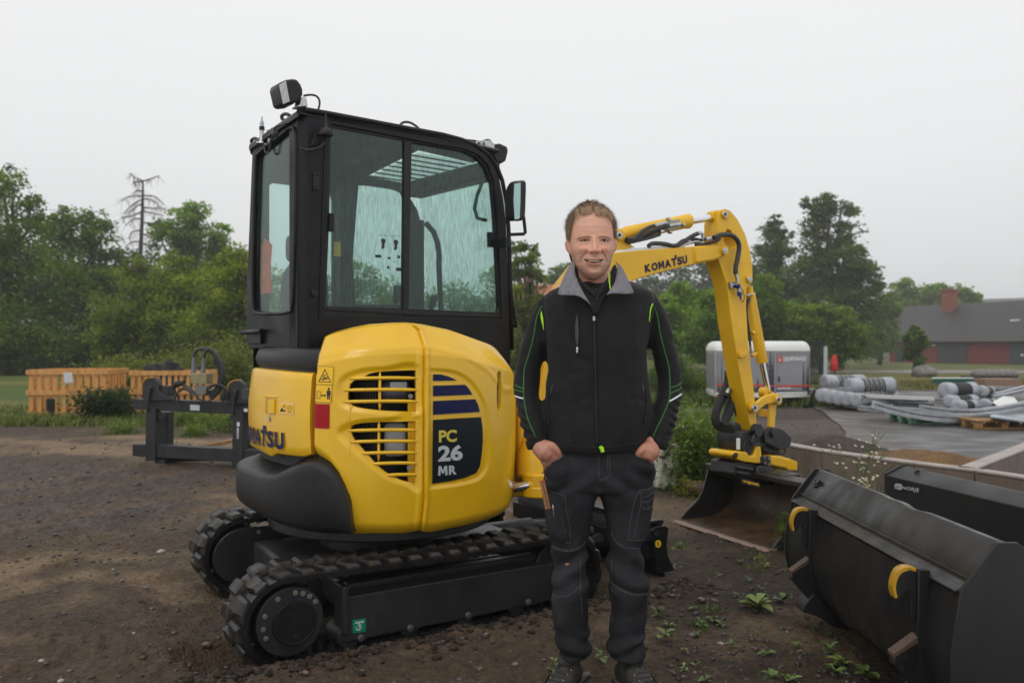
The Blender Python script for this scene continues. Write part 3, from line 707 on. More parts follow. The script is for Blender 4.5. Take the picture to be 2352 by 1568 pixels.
RR=hrad(PHI)*barrel(ZZ)
def tow(Rr):
 u,v=Rr*np.cos(PHI),Rr*np.sin(PHI);return UP.o.x+UP.U.x*u+UP.V.x*v,UP.o.y+UP.U.y*u+UP.V.y*v
X_,Y_=tow(RR+OFF);PX=(CX+F*X_/Y_-516.8)/.36628;PY=(HY-F*(ZZ-CH)/Y_-689.06)/.36628
OFF+=-.014*(1-sstep(-34,12,sdist(PX,PY,recA)))-.014*(1-sstep(-34,12,sdist(PX,PY,recB)))-.008*(1-sstep(-16,12,sdist(PX,PY,recC)))
xg=np.interp(PY,[130,190,310,1250,1460],[1140,1212,1248,1246,1222])
OFF+=-.012*np.exp(-((PX-xg)/5.)**2)+.012*sstep(-3,8,PX-xg-8)*(1-sstep(20,46,PX-xg))+.006*(1-sstep(5,30,np.abs(PX-xg+22)))
crease=np.interp(PX,[590,760,1210,1300,1500,1640,1750],[345,318,292,298,345,430,560])
OFF+=.0035*(1-sstep(0,34,np.abs(PY-crease)))
X_,Y_=tow(RR+OFF);CO=np.stack([X_,Y_,ZZ],-1)
bm=bmesh.new();bvs=[[bm.verts.new(CO[i,j]) for j in range(NC)] for i in range(NR)]
cxp=(PX[:-1,:-1]+PX[1:,1:])/2;cyp=(PY[:-1,:-1]+PY[1:,1:])/2
inh=np.zeros(cxp.shape,int)
for k,h in enumerate(holes):inh[sdist(cxp,cyp,h)<0]=k+1
bf={}
for i in range(NR-1):
 for j in range(NC-1):
  if not inh[i,j]:bm.faces.new((bvs[i][j],bvs[i][j+1],bvs[i+1][j+1],bvs[i+1][j]))
ht={}
for i in range(1,NR-1):
 for j in range(1,NC-1):
  q=inh[i-1:i+1,j-1:j+1]
  if q.any() and not q.all():
   h=holes[q.max()-1];x,y=PX[i,j],PY[i,j];bd=1e9
   for a,b in zip(h,h[1:]+h[:1]):
    ex,ey=b[0]-a[0],b[1]-a[1];t=min(1,max(0,((x-a[0])*ex+(y-a[1])*ey)/(ex*ex+ey*ey+1e-9)));qx,qy=a[0]+ex*t,a[1]+ey*t
    if math.hypot(qx-x,qy-y)<bd:bd=math.hypot(qx-x,qy-y);bp_=(qx,qy)
   ph,z=bhit(*ZB(*bp_));o_=OFF[i,j];r=float(hrad(ph)*barrel(z))+o_;bvs[i][j].co=UP.w(r*math.cos(ph),r*math.sin(ph),z);ht[(i,j)]=bvs[i][j]
for row in bvs:
 for v in row:
  if not v.link_faces:bm.verts.remove(v)
hv=set(ht.values());he=[e_ for e_ in bm.edges if e_.is_boundary and e_.verts[0] in hv and e_.verts[1] in hv]
g=bmesh.ops.extrude_edge_only(bm,edges=he)
for v in [x for x in g['geom'] if isinstance(x,bmesh.types.BMVert)]:
 l=UP.l(v.co);f=1-.022/math.hypot(l.x,l.y);v.co=UP.w(l.x*f,l.y*f,l.z)
oe=[e_ for e_ in bm.edges if e_.is_boundary and not (e_.verts[0] in hv or e_.verts[1] in hv) and all(min(abs(UP.l(v.co).z-ZZ[0].min()),1) >= 0 for v in e_.verts)]
topv={bvs[NR-1][j] for j in range(NC)};botv={bvs[0][j] for j in range(NC)};lv={bvs[i][0] for i in range(NR)};rv={bvs[i][NC-1] for i in range(NR)}
allv=topv | botv | lv | rv
oe=[e_ for e_ in bm.edges if e_.is_boundary and e_.verts[0] in allv and e_.verts[1] in allv]
g=bmesh.ops.extrude_edge_only(bm,edges=oe)
for v in [x for x in g['geom'] if isinstance(x,bmesh.types.BMVert)]:
 l=UP.l(v.co);d_=.10
 if l.z>zt_f(math.atan2(l.y,l.x))-.03 and math.atan2(l.y,l.x)>PH0+.1:d_=.40
 rr_=math.hypot(l.x,l.y);f=1-d_/rr_;v.co=UP.w(l.x*f,l.y*f,l.z+(-.012 if d_>.2 else 0))
bmesh.ops.recalc_face_normals(bm,faces=bm.faces)
me=bpy.data.meshes.new('engine_hood');bm.to_mesh(me);bm.free()
HOOD=finish(bpy.data.objects.new('engine_hood',me),M_yel,EX,smooth=50)
BH=bvh_of(HOOD)
def hood_bar(name,pts,r,off,mat,parent=HOOD,n=8):
 q=[]
 for p in spline([Vector((*a,0)) for a in pts],6):
  ph,z=bhit(*ZB(p.x,p.y));rr_=float(hrad(ph)*barrel(z))+off;q.append(UP.w(rr_*math.cos(ph),rr_*math.sin(ph),z))
 mb=MB();rs=[r*min(1,.25+k*.45,.25+(len(q)-1-k)*.45) for k in range(len(q))];mb.tube(q,rs,n);return mb.obj(name,mat,parent,smooth=180)
for y,x0 in ((490,772),(563,738),(636,728)):hood_bar('vent_slat',[(x0,y+2),(1000,y-2),(1216,y)],.0085,-.012,M_yel)
for y,x0 in ((818,765),(888,780),(960,850),(1026,920),(1098,1010)):hood_bar('vent_slat',[(x0,y+2),((x0+1212)/2,y-3),(1212,y-2)],.0085,-.012,M_yel)
hood_bar('vent_upright',[(972,450),(970,570),(970,694)],.007,-.018,M_yel);hood_bar('vent_upright',[(965,765),(964,880),(962,1012)],.007,-.018,M_yel)
def strip(rows,phs,name,mat,parent,off=0.,prm=(HN,HA,HB),bar=True,smooth=50,close=True):
 rings=[]
 for zf,o_ in rows:rings.append([bpt(p,zf(p),o_+off,prm,bar) for p in phs])
 mb=MB();n=len(phs);vs=[p for r in rings for p in r]
 fs=[(k*n+i,k*n+i+1,(k+1)*n+i+1,(k+1)*n+i) for k in range(len(rings)-1) for i in range(n-1)]
 mb.add(vs,fs)
 if close:mb.f.append(tuple(k*n for k in range(len(rings))));mb.f.append(tuple(k*n+n-1 for k in range(len(rings)))[::-1])
 return mb.obj(name,mat,parent,smooth=smooth)
strip([(lambda p:.55,-.2),(lambda p:1.25,-.2)],np.linspace(R(-175),R(-30),40),'engine_bay_wall',M_dk,EX)
def bay(name,x0,y0,x1,y1,off,mat,th=.10,bev=.01):
 a=bhit(*ZB(x0,y1),off);b=bhit(*ZB(x1,y0),off);mb=MB();ph=np.linspace(a[0],b[0],5);z0,z1=a[1],b[1]
 R0=[bpt(p,z0,off-th) for p in ph][::-1]+[bpt(p,z0,off) for p in ph];R1=[bpt(p,z1,off-th) for p in ph][::-1]+[bpt(p,z1,off) for p in ph]
 mb.prism(R0,R1);return mb.obj(name,mat,EX,bevel=bev)
M_tank=MT('translucent_tank',(.42,.44,.46),(.32,.34,.36),scale=8,rough=.35);M_can=MT('grey_canister',(.07,.085,.11),None,rough=.3)
bay('coolant_tank',1000,775,1146,985,-.07,M_tank,.08,.02);bay('air_filter',985,512,1165,628,-.08,M_can,.09,.03)
t_=bay('filter_label',1035,512,1140,552,-.078,M_grey,.002,0)
bay('vent_bracket',1148,640,1200,700,-.035,M_yel,.02,.003);bay('vent_bracket',1148,760,1200,1145,-.035,M_yel,.02,.003)
for x,y in ((1164,602),(1156,1050)):ph,z=bhit(*ZB(x,y),-.03);bolt(EX,bpt(ph,z,-.034),(bpt(ph,z,.1)-bpt(ph,z,0)),.009,.012)
for k in range(9):bay('radiator_fin',800+k*17,520,806+k*17,1060,-.14,M_frm,.02,0)
dz=lambda pts:poly(zs(ZB,pts))
decal('stripe_print',[dz([(1303,465),(1350,465),(1400,478),(1455,503),(1303,507)]),dz([(1303,536),(1505,530),(1530,558),(1550,592),(1303,602)]),dz([(1303,632),(1568,620),(1585,655),(1597,700),(1303,718)])],BH,M_navy,HOOD,.003)
decal('model_panel',[dz([(1303,750),(1450,740),(1603,732),(1613,800),(1615,880),(1608,960),(1597,1040),(1572,1083),(1500,1113),(1400,1135),(1297,1150),(1299,950)])],BH,M_dec,HOOD,.003)
M_py=MT('yellow_print',(.62,.52,.06),None,rough=.4)
decal('model_letters',[tpoly('PC',zs(ZB,[(1338,815),(1450,810),(1450,887),(1338,892)]),.035)],BH,M_py,HOOD,.005)
decal('model_number',[tpoly('26',zs(ZB,[(1333,910),(1487,904),(1487,1002),(1333,1012)]),.04),mpoly(zs(ZB,[(1335,1039),(1391,1036),(1392,1095),(1333,1098)])),tpoly('R',zs(ZB,[(1400,1036),(1447,1033),(1449,1090),(1400,1094)]),.04)],BH,M_grey,HOOD,.005)
def frame_poly(pts,t):
 n=len(pts);cx=sum(p[0] for p in pts)/n;cy=sum(p[1] for p in pts)/n;inn=[]
 for i in range(n):
  a,b,c=[np.array(q,float) for q in (pts[i-1],pts[i],pts[(i+1) % n])]
  n1=np.array([-(b-a)[1],(b-a)[0]]);n1 /= np.linalg.norm(n1);n2=np.array([-(c-b)[1],(c-b)[0]]);n2 /= np.linalg.norm(n2)
  if np.dot(n1,np.array((cx,cy))-b)<0:n1=-n1
  if np.dot(n2,np.array((cx,cy))-b)<0:n2=-n2
  m=(n1+n2);m=m/np.dot(m,n1);inn.append(tuple(b+m*t))
 vs=[tuple(p) for p in pts]+inn;return (vs,[(i,(i+1) % n,(i+1) % n+n,i+n) for i in range(n)])
fz=lambda pts,t:(lambda q:(zs(ZB,q[0]),q[1]))(frame_poly(pts,t))
w1=decal('warning_decal',[dz([(578,412),(685,417),(681,530),(575,526)]),dz([(573,530),(672,534),(668,643),(567,640)])],BH,M_ydec,HOOD,.003,4,split=True)
arrow=[(604,597),(614,588),(614,594),(627,594),(627,588),(637,597),(627,606),(627,600),(614,600),(614,606)]
man=[(643,566),(662,566),(665,572),(665,594),(661,594),(661,622),(654,622),(653,600),(651,600),(650,622),(643,622),(643,594),(640,594),(640,572)]
decal('warning_symbols',[fz([(630,430),(668,515),(588,512)],4),fz([(578,412),(685,417),(668,643),(567,640)],1.6),fz([(573,528),(676,532),(676,534),(573,530)],.9),fz([(581,570),(602,571),(600,618),(580,617)],2.5),dz(arrow),dz(man),poly(circ(ZB,653,556,7,8,12)),
      dz([(603,492),(655,490),(655,494),(603,496)]),dz([(612,500),(646,478),(649,482),(616,504)]),dz([(618,478),(640,488),(637,492),(616,483)]),poly(circ(ZB,622,472,5,5,8)),dz([(630,462),(640,470),(632,474)])],BH,M_dk,w1,.0045,4,split=True)
decal('red_reflector',[dz([(569,650),(656,653),(658,656),(655,803),(651,806),(564,800),(562,796),(567,652)])],BH,M_red,HOOD,.003,4)
mb=MB();p_,n_=cast(BH,*ZB(1218,145),0)
if p_:mb.disc(p_,n_,0,.008,-.004,.012,10);mb.obj('hood_screw',M_bolt,HOOD)
PRM2=(2.5,.655,.69)
rd_t=[bhit(*ZB(x,y),0,PRM2) for x,y in ((200,427),(300,437),(545,457))];rd_b=[bhit(*ZB(x,y),0,PRM2) for x,y in ((200,935),(285,985),(320,965),(500,985),(545,968))]
a_,b_=rd_t[-1][0],rd_t[0][0]-.25
if a_>0:a_ -= 2*math.pi
PHs=[bhit(*ZB(x,700),0,PRM2)[0] for x in (545,400,300,185)]
fixp=lambda p:p-2*math.pi if p>0 else p
rt=interp([(fixp(p),z) for p,z in rd_t]);rb=interp([(fixp(p),z) for p,z in rd_b])
phs=np.linspace(fixp(rd_t[0][0])-.55,fixp(rd_t[-1][0]),60)
rows=[(lambda p,k=k:rb(p)+(rt(p)-rb(p))*k[0],k[1]) for k in ((.0,-.10),(0,-.014),(.006,-.006),(.02,0),(.12,.0),(.35,.008),(.6,.008),(.9,0),(.97,-.004),(.992,-.012),(1,-.03),(1,-.12))]
RD=strip(rows,phs,'rear_door',M_yel,EX,0,PRM2)
BR_=bvh_of(RD)
mb=MB()
hp=lambda x,y,o_=0:(lambda q:bpt(q[0],q[1],o_,PRM2))(bhit(*ZB(x,y),0,PRM2))
def rpanel(name,pts,o0,o1,mat):
 mb=MB();mb.prism([hp(x,y,o0) for x,y in pts],[hp(x,y,o1) for x,y in pts]);return mb.obj(name,mat,RD,bevel=.002)
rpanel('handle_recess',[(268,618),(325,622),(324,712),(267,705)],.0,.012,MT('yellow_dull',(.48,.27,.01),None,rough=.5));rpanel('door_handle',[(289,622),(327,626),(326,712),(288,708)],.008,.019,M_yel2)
rpanel('handle_surround',[(262,598),(334,604),(333,612),(262,608)],.004,.014,M_yel2)
p0=hp(290,742,.0);mb=MB();mb.disc(p0,hp(290,742,.1)-p0,0,.012,0,.016,16);mb.obj('door_lock',M_steel,RD)
decal('engine_decal',[dz([(342,637),(436,645),(434,722),(340,712)])],BR_,MT('pale_border',(.75,.45,.3),None,rough=.5),RD,.002)
d9=decal('engine_decal',[dz([(348,643),(388,647),(387,712),(346,707)]),dz([(391,648),(431,651),(429,716),(390,713)])],BR_,M_ydec,RD,.003)
decal('engine_symbols',[(lambda q:(zs(ZB,q[0]),q[1]))(frame_poly([(410+14*math.cos(R(t)),676+16*math.sin(R(t))) for t in range(0,360,30)],2.5)),poly(circ(ZB,410,676,3,3,8)),dz([(350,690),(362,672),(372,690),(383,684),(383,698),(350,698)]),(lambda q:(zs(ZB,q[0]),q[1]))(frame_poly([(374+8*math.cos(R(t)),664+9*math.sin(R(t))) for t in range(0,360,40)],2.5)),tpoly('STOP',zs(ZB,[(399,698),(419,699),(419,706),(399,705)]),.03)],BR_,M_dk,d9,.004)
pr_,zr_t=bhit(*ZB(378,836),0,PRM2);_,zr_b=bhit(*ZB(376,934),0,PRM2);pl_,zl_t=bhit(*ZB(205,795),0,PRM2);_,zl_b=bhit(*ZB(205,905),0,PRM2)
pl_=fixp(pl_);pr_=fixp(pr_);full=(pr_-pl_)*1.93
def lett(word,f0,f1,y0=0.,y1=1.):
 vs,fs=text_geo(word,.045,1.0);vs,fs=refine2d([(x*(f1-f0),y) for x,y in vs],fs,.03)
 zt_,zb_=(zr_t+zl_t)/2,(zr_b+zl_b)/2;out=[]
 for x,y in vs:out.append(bpt(pr_-full+(f0+x)*full,zb_+(zt_-zb_)*(y0+(y1-y0)*y),.011,PRM2))
 return out,fs
mb=MB()
for args in (('K',0,.135),('O',.145,.29),('A',.455,.60),('T',.60,.715,0,1.0),('S',.725,.845),('U',.865,1.)):
 v_,f_=lett(*args);mb.add(v_,f_)
v_,f_=mpoly([(0,1),(1,1),(1,0),(0,0)]);v_,f_=refine2d([(x*.155,y) for x,y in v_],f_,.03)
mb.add([bpt(pr_-full+(.30+x)*full,(zr_b+zl_b)/2+((zr_t+zl_t)/2-(zr_b+zl_b)/2)*y,.011,PRM2) for x,y in v_],f_)
q0=[bpt(pr_-full+f*full,(zr_b+zl_b)/2+(((zr_t+zl_t)/2)-(zr_b+zl_b)/2)*y,.011,PRM2) for f,y in ((.645,1.02),(.705,1.02),(.705,1.26),(.645,1.26))]
mb.add(q0,[(0,1,2,3)]);m_=bpy.data.meshes.new('maker_lettering');m_.from_pydata([tuple(p) for p in mb.v],[],mb.f);finish(bpy.data.objects.new('maker_lettering',m_),M_navy,RD,smooth=0)
PRM3=(2.5,.62,.66)
sh_t=[bhit(*ZB(x,y),0,PRM3) for x,y in ((195,285),(350,293),(545,302))];sh_b=[bhit(*ZB(x,y),.02,PRM3) for x,y in ((205,415),(350,420),(560,442))]
st=interp([(fixp(p),z) for p,z in sh_t]);sb=interp([(fixp(p),z) for p,z in sh_b])
phs=np.linspace(fixp(sh_t[0][0])-.6,fixp(sh_b[-1][0])+.03,50)
strip([(lambda p,k=k:sb(p)+(st(p)-sb(p))*k[0],k[1]) for k in ((-.05,-.1),(0,-.01),(.06,.008),(.4,.022),(.75,.012),(.93,0),(1,-.015),(1,-.1))],phs,'tail_shroud',M_pla,EX,0,PRM3)
PRM4=(2.5,.722,.745)
cw_t=[bhit(*ZB(x,y),0,PRM4,False) for x,y in ((100,1040),(250,1092),(300,1092),(400,1045),(470,1022),(560,1010),(640,1040),(700,1105),(745,1190),(775,1290),(793,1400),(797,1470))]
cw_b=[bhit(*ZB(x,y),0,PRM4,False) for x,y in ((100,1290),(200,1355),(400,1442),(600,1477),(797,1474))]
ct=interp([(fixp(p),z) for p,z in cw_t]);cb=interp([(fixp(p),z) for p,z in cw_b])
phs=np.linspace(fixp(cw_t[0][0])-.9,fixp(cw_t[-1][0]),110)
CWR=((0,-.30),(0,-.055),(.02,-.028),(.06,-.010),(.14,-.002),(.5,.004),(.86,.0),(.94,-.006),(.98,-.018),(1.0,-.042))
rows=[(lambda p,k=k:cb(p)+(ct(p)-cb(p))*k[0],k[1]) for k in CWR]
rows+=[(lambda p:max(ct(p),.62)+.035 if ct(p)>.55 else ct(p)+.0,-.13),(lambda p:max(ct(p),.62)+.05 if ct(p)>.55 else ct(p),-.26)]
CW=strip(rows,phs,'counterweight',M_pla,EX,0,PRM4,bar=False)
mb=MB()
strip([(lambda p:.50,-.06),(lambda p:1.2,-.06)],np.linspace(R(-215),fixp(lf[-1][0])+.06,24),'seal_wall',M_dk,EX)
strip([(lambda p:.50,-.16),(lambda p:1.28,-.16)],np.linspace(R(-60),R(-10),24),'front_bulkhead',M_frm,EX)
# ================================================================ CAB
VC,VL=-.193,.72
def sidepts(pts,v=VC,f=ZA):return [UP.on_v(*f(*q),v) for q in pts]
UR_=-.571
CAB=None
outl=[(430,1700),(430,600),(432,330),(545,350),(720,380),(900,410),(1140,450),(1230,470),(1300,500),(1370,550),(1410,610),(1437,680),(1457,780),(1470,900),(1482,1200),(1492,1568),(1494,1700)]
hole=[(512,1382),(535,800),(547,386),(740,422),(940,462),(1120,498),(1252,518),(1322,548),(1378,606),(1408,690),(1422,860),(1438,1150),(1449,1412),(980,1395)]
def resamp2(pts,n):return [(p.x,p.y) for p in resample([Vector((a,b,0)) for a,b in pts],n)]
def startrot(pts,key):
 i=min(range(len(pts)),key=lambda k:(pts[k][0]-key[0])**2+(pts[k][1]-key[1])**2);return pts[i:]+pts[:i]
def ang_loop(pts,c,n=96):
 out=[]
 for k in range(n):
  a=2*math.pi*k/n;dx,dy=math.cos(a),math.sin(a);best=None
  for i in range(len(pts)):
   x1,y1=pts[i][0]-c[0],pts[i][1]-c[1];x2,y2=pts[(i+1) % len(pts)][0]-c[0],pts[(i+1) % len(pts)][1]-c[1]
   ex,ey=x2-x1,y2-y1;den=dx*ey-dy*ex
   if abs(den)<1e-9:continue
   t=(x1*ey-y1*ex)/den;s_=(x1*dy-y1*dx)/den
   if t>0 and -1e-6 <= s_ <= 1+1e-6 and (best is None or t>best):best=t
  out.append((c[0]+dx*(best or 1),c[1]+dy*(best or 1)))
 return out
def plate(fr,axis,outer,inner,a,b,f=ZA,c=None,n=120):
 """plate with an opening, thickness a..b along the frame axis, traced at plane a"""
 c=c or (sum(p[0] for p in inner)/len(inner),sum(p[1] for p in inner)/len(inner))
 hit=(lambda x,y:fr.on_v(*f(x,y),a)) if axis=='v' else (lambda x,y:fr.on_u(*f(x,y),a))
 O_=[hit(*p) for p in ang_loop(outer,c,n)];I_=[hit(*p) for p in ang_loop(inner,c,n)]
 W=(lambda p,d:fr.w(p.x,d,p.z)) if axis=='v' else (lambda p,d:fr.w(d,p.y,p.z))
 return MB().ring([W(p,a) for p in O_],[W(p,a) for p in I_],[W(p,b) for p in O_],[W(p,b) for p in I_])
CAB=plate(UP,'v',outl,hole,VC,VC+.055,n=160).obj('cab_frame',M_blk,EX,smooth=30,bevel=.004)
gl_all=[(527,1338),(545,900),(555,404),(740,438),(940,476),(1120,508),(1246,530),(1312,560),(1362,615),(1392,695),(1408,860),(1425,1150),(1438,1372),(980,1352)]
plate(UP,'v',[(x+(4 if x>980 else -4),y+(4 if y>1000 else -3)) for x,y in hole],gl_all,VC+.012,VC+.04,n=160).obj('window_channel',M_pla,CAB,smooth=30,bevel=.002)
def flat(name,pts,v0,v1,mat,parent,f=ZA,bev=0,smooth=30):
 A=[UP.on_v(*f(*p),v0) for p in pts];return MB().prism([UP.w(p.x,v0,p.z) for p in A],[UP.w(p.x,v1,p.z) for p in A]).obj(name,mat,parent,smooth=smooth,bevel=bev)
flat('sash_bar',[(940,472),(977,478),(960,1392),(932,1388)],VC+.006,VC+.035,M_pla,CAB,bev=.003)
flat('sash_rail',[(513,1340),(955,1362),(955,1382),(513,1360)],VC+.004,VC+.03,M_pla,CAB,bev=.003);flat('sash_rail',[(940,1366),(1446,1384),(1446,1400),(940,1384)],VC+.002,VC+.03,M_pla,CAB,bev=.003)
flat('window_pane',[(545,395),(950,470),(944,1360),(515,1345)],VC+.020,VC+.024,M_glass,CAB,smooth=0)
flat('window_pane',[(960,474),(1120,500),(1250,522),(1320,552),(1370,610),(1400,690),(1415,860),(1443,1380),(955,1362)],VC+.028,VC+.032,M_glass,CAB,smooth=0)
flat('window_catch',[(549,852),(573,856),(570,950),(543,945)],VC-.002,VC+.02,M_blk,CAB,bev=.003);flat('window_catch',[(1385,950),(1408,955),(1410,1030),(1388,1028)],VC-.002,VC+.03,M_blk,CAB,bev=.003)
flat('frame_seam',[(495,1400),(1485,1432),(1485,1436),(495,1404)],VC-.004,VC+.002,M_pla,CAB);flat('frame_seam',[(528,340),(532,340),(497,1400),(492,1400)],VC-.006,VC+.002,M_pla,CAB)
for pts in ([(465,635),(495,640),(492,735),(462,730)],):flat('hinge_plate',pts,VC-.012,VC+.002,M_pla,CAB,bev=.003)
for x,y in ((481,650),(480,716)):q=UP.on_v(*ZA(x,y),VC-.012);MB().disc(UP.w(q.x,q.y,q.z),-UP.V,0,.007,0,.006,10).obj('hinge_screw',M_pla,CAB)
q=UP.on_v(*ZA(460,1272),VC);MB().disc(UP.w(q.x,VC,q.z),-UP.V,0,.016,0,.02,16).obj('rubber_stop',M_pla,CAB,bevel=.004)
cr=[UP.on_v(*ZA(430,y),VC) for y in (332,1700)]
zt=cr[0].z;zb=cr[1].z
Rw=UP.on_u(*ZA(378,336),UR_)
MB().prism([UP.w(-.535,VC,zb),UP.w(UR_,-.150,zb),UP.w(UR_,-.06,zb),UP.w(-.49,VC+.05,zb)],[UP.w(-.535,VC,zt),UP.w(UR_,-.150,zt),UP.w(UR_,-.06,zt),UP.w(-.49,VC+.05,zt)]).obj('corner_post',M_blk,CAB,bevel=.008)
rout=[(378,332),(378,1560),(110,1560),(115,1200),(135,700),(143,518),(200,478),(290,405)]
rhole=[(p.x,p.y) for p in spline([Vector((a,b,0)) for a,b in ((340,408),(364,428),(370,520),(366,900),(352,1320),(330,1368),(250,1378),(165,1372),(147,1330),(146,1100),(157,700),(163,570),(180,535),(240,486))],3,True)]
RWL=plate(UP,'u',rout,rhole,UR_,UR_+.04,n=140).obj('rear_wall',M_blk,CAB,smooth=30,bevel=.004)
rp=[UP.on_u(*ZA(x,y),UR_+.012) for x,y in rhole]
MB().prism([UP.w(UR_+.012,p.y*1.0,p.z) for p in rp],[UP.w(UR_+.016,p.y,p.z) for p in rp]).obj('rear_window_pane',M_glass2,CAB,smooth=0)
gk=[UP.on_u(*ZA(x,y),UR_-.004) for x,y in rhole];gk=[UP.w(UR_-.004,p.y,p.z) for p in gk]
MB().tube(gk+[gk[0]],.009,8).obj('window_gasket',M_rub,CAB,smooth=180)
ledge=max(UP.on_u(*ZA(143,518),UR_).y,.38)
LW=[(UR_,ledge),(-.40,.72),(.70,.72)]
MB().prism([UP.w(UR_+.003,ledge-.005,1.0),UP.w(-.42,VL,1.0),UP.w(-.38,VL,1.0),UP.w(UR_+.04,ledge-.005,1.0)],[UP.w(UR_+.003,ledge-.005,1.5),UP.w(-.42,VL,1.5),UP.w(-.38,VL,1.5),UP.w(UR_+.04,ledge-.005,1.5)]).obj('corner_panel',M_blk,CAB)
MB().prism([UP.w(UR_+.003,ledge-.005,2.28),UP.w(-.42,VL,2.28),UP.w(-.38,VL,2.28),UP.w(UR_+.04,ledge-.005,2.28)],[UP.w(UR_+.003,ledge-.005,2.36),UP.w(-.42,VL,2.33),UP.w(-.38,VL,2.33),UP.w(UR_+.04,ledge-.005,2.36)]).obj('corner_panel',M_blk,CAB)
VF=.68
fx=UP.on_v(*ZA(1494,1500),VC).x-.03
zz=lambda y:UP.on_v(*ZA(900,y),VF).z
h1=[(668,702),(760,708),(890,728),(928,745),(944,790),(940,1330),(655,1330),(658,1000)]
hl=[UP.on_v(*ZA(*p),VF) for p in h1];c0=(sum(p.x for p in hl)/len(hl),sum(p.z for p in hl)/len(hl))
def uzplate(v0,v1,outer,inner,name,mat,n=80):
 O_=ang_loop(outer,c0,n);I_=ang_loop(inner,c0,n);return MB().ring([UP.w(u,v0,z) for u,z in O_],[UP.w(u,v0,z) for u,z in I_],[UP.w(u,v1,z) for u,z in O_],[UP.w(u,v1,z) for u,z in I_]).obj(name,mat,CAB,smooth=30)
ho=[(p.x,p.z) for p in hl]
h0=[(-.33,1.45),(.05,1.45),(.065,1.47),(.065,2.22),(.04,2.26),(-.33,2.26),(-.35,2.24),(-.35,1.47)]
c0_=c0;c0=(-.15,1.85);uzplate(VF,VF+.03,[(-.42,1.35),(.10,1.35),(.10,2.362),(-.42,2.362)],h0,'far_door',M_blk);c0=c0_
MB().prism([UP.w(u,VF+.012,z) for u,z in h0],[UP.w(u,VF+.016,z) for u,z in h0]).obj('far_pane',M_glass2,CAB,smooth=0)
uzplate(VF,VF+.03,[(.10,1.35),(fx,1.35),(fx,2.05),(fx-.05,2.20),(fx-.13,2.30),(fx-.22,2.362),(.10,2.362)],ho,'far_side_wall',M_blk)
MB().prism([UP.w(u,VF+.012,z) for u,z in ho],[UP.w(u,VF+.016,z) for u,z in ho]).obj('far_pane',M_glass2,CAB,smooth=0)
h2=[(1052,800),(1075,780),(1200,745),(1345,708),(1362,780),(1375,1000),(1388,1362),(1110,1362),(1085,1250),(1068,1000)]
zr=[UP.on_v(*ZA(x,y),VC) for x,y in ((430,322),(720,372),(900,402),(1140,442),(1230,462),(1300,490),(1372,541),(1400,580))]
pro=[(-.585,zr[0].z-.012),(-.575,zr[0].z+.004)]+[(p.x,p.z) for p in zr]
hs_px=[(838,606),(1003,543),(1262,603),(1016,692)]
zroof=zr[0].z-.02
def on_z(px,py,z):Y=(CH-z)*F/(py-HY);return UP.l(P(px,py,Y))
hs=[on_z(*ZA(x,y),zroof-.035) for x,y in hs_px]
ru0,ru1,rv0,rv1=min(p.x for p in hs)+.03,max(p.x for p in hs)-.05,min(p.y for p in hs)+.03,max(p.y for p in hs)-.03
dropz=lambda v:-.10*max(0,v+.15)
mb=MB();rows=[]
th=.022
vs_=[VC-.004,VC+.012,rv0,rv1,VL-.01,VL+.005]
import itertools
us=sorted([q for q in pro if q[0]<ru0-.01 or q[0]>ru1+.01]+[(ru0,float(np.interp(ru0,[q[0] for q in pro[1:8]],[q[1] for q in pro[1:8]]))),(ru1,float(np.interp(ru1,[q[0] for q in pro[1:8]],[q[1] for q in pro[1:8]])))],key=lambda q:(q[0] if q[1]>2.2 else q[0]+(2.3-q[1])*.001))
vmax=lambda u:min(VL+.005,ledge+.012+max(0,u+.585)*(VL-ledge)/.165)
us=[q for q in pro if q[0]<ru0]+[((-.42),float(np.interp(-.42,[q[0] for q in pro[1:8]],[q[1] for q in pro[1:8]])))]*(1 if ru0>-.41 and not any(-.43<q[0]<-.41 for q in pro) else 0)+[q for q in us if q[0] in (ru0,)]+[q for q in us if q[0] in (ru1,)]+[q for q in pro if q[0]>ru1]
for i in range(len(us)-1):
 for j in range(len(vs_)-1):
  if us[i][0]==ru0 and us[i+1][0]==ru1 and vs_[j]==rv0:continue
  e0=-.012 if j==0 else 0;e1=-.012 if j+1==len(vs_)-1 else 0
  vv=lambda u,v:min(v,vmax(u)-(.0 if v>VL else .002*(VL+.005-v)))
  c=[(us[i],vv(us[i][0],vs_[j]),e0),(us[i+1],vv(us[i+1][0],vs_[j]),e0),(us[i+1],vv(us[i+1][0],vs_[j+1]),e1),(us[i],vv(us[i][0],vs_[j+1]),e1)]
  A=[UP.w(u[0],v,u[1]+dropz(v)+e_) for u,v,e_ in c];B=[UP.w(u[0]-(.0),v,u[1]+dropz(v)-th) for u,v,e_ in c]
  mb.prism(A,B)
ROOF=mb.obj('cab_roof',M_blk,CAB,smooth=35)
z_=lambda v:zroof+dropz(v)-.005
MB().prism([UP.w(u,v,z_(v)) for u,v in ((ru0,rv0),(ru1,rv0),(ru1,rv1),(ru0,rv1))],[UP.w(u,v,z_(v)+.006) for u,v in ((ru0,rv0),(ru1,rv0),(ru1,rv1),(ru0,rv1))]).obj('skylight',M_glass2,ROOF,smooth=0)
for k in range(1,8):
 v=rv0+(rv1-rv0)*k/8;mb=MB();mb.prism([UP.w(u,v+a,z_(v)+b) for u,a,b in ((ru0,-.009,.012),(ru0,.009,.012),(ru0,.009,.018),(ru0,-.009,.018))],[UP.w(u,v+a,z_(v)+b) for u,a,b in ((ru1,-.009,.012),(ru1,.009,.012),(ru1,.009,.018),(ru1,-.009,.018))]);mb.obj('guard_bar',M_blk,ROOF,smooth=0)
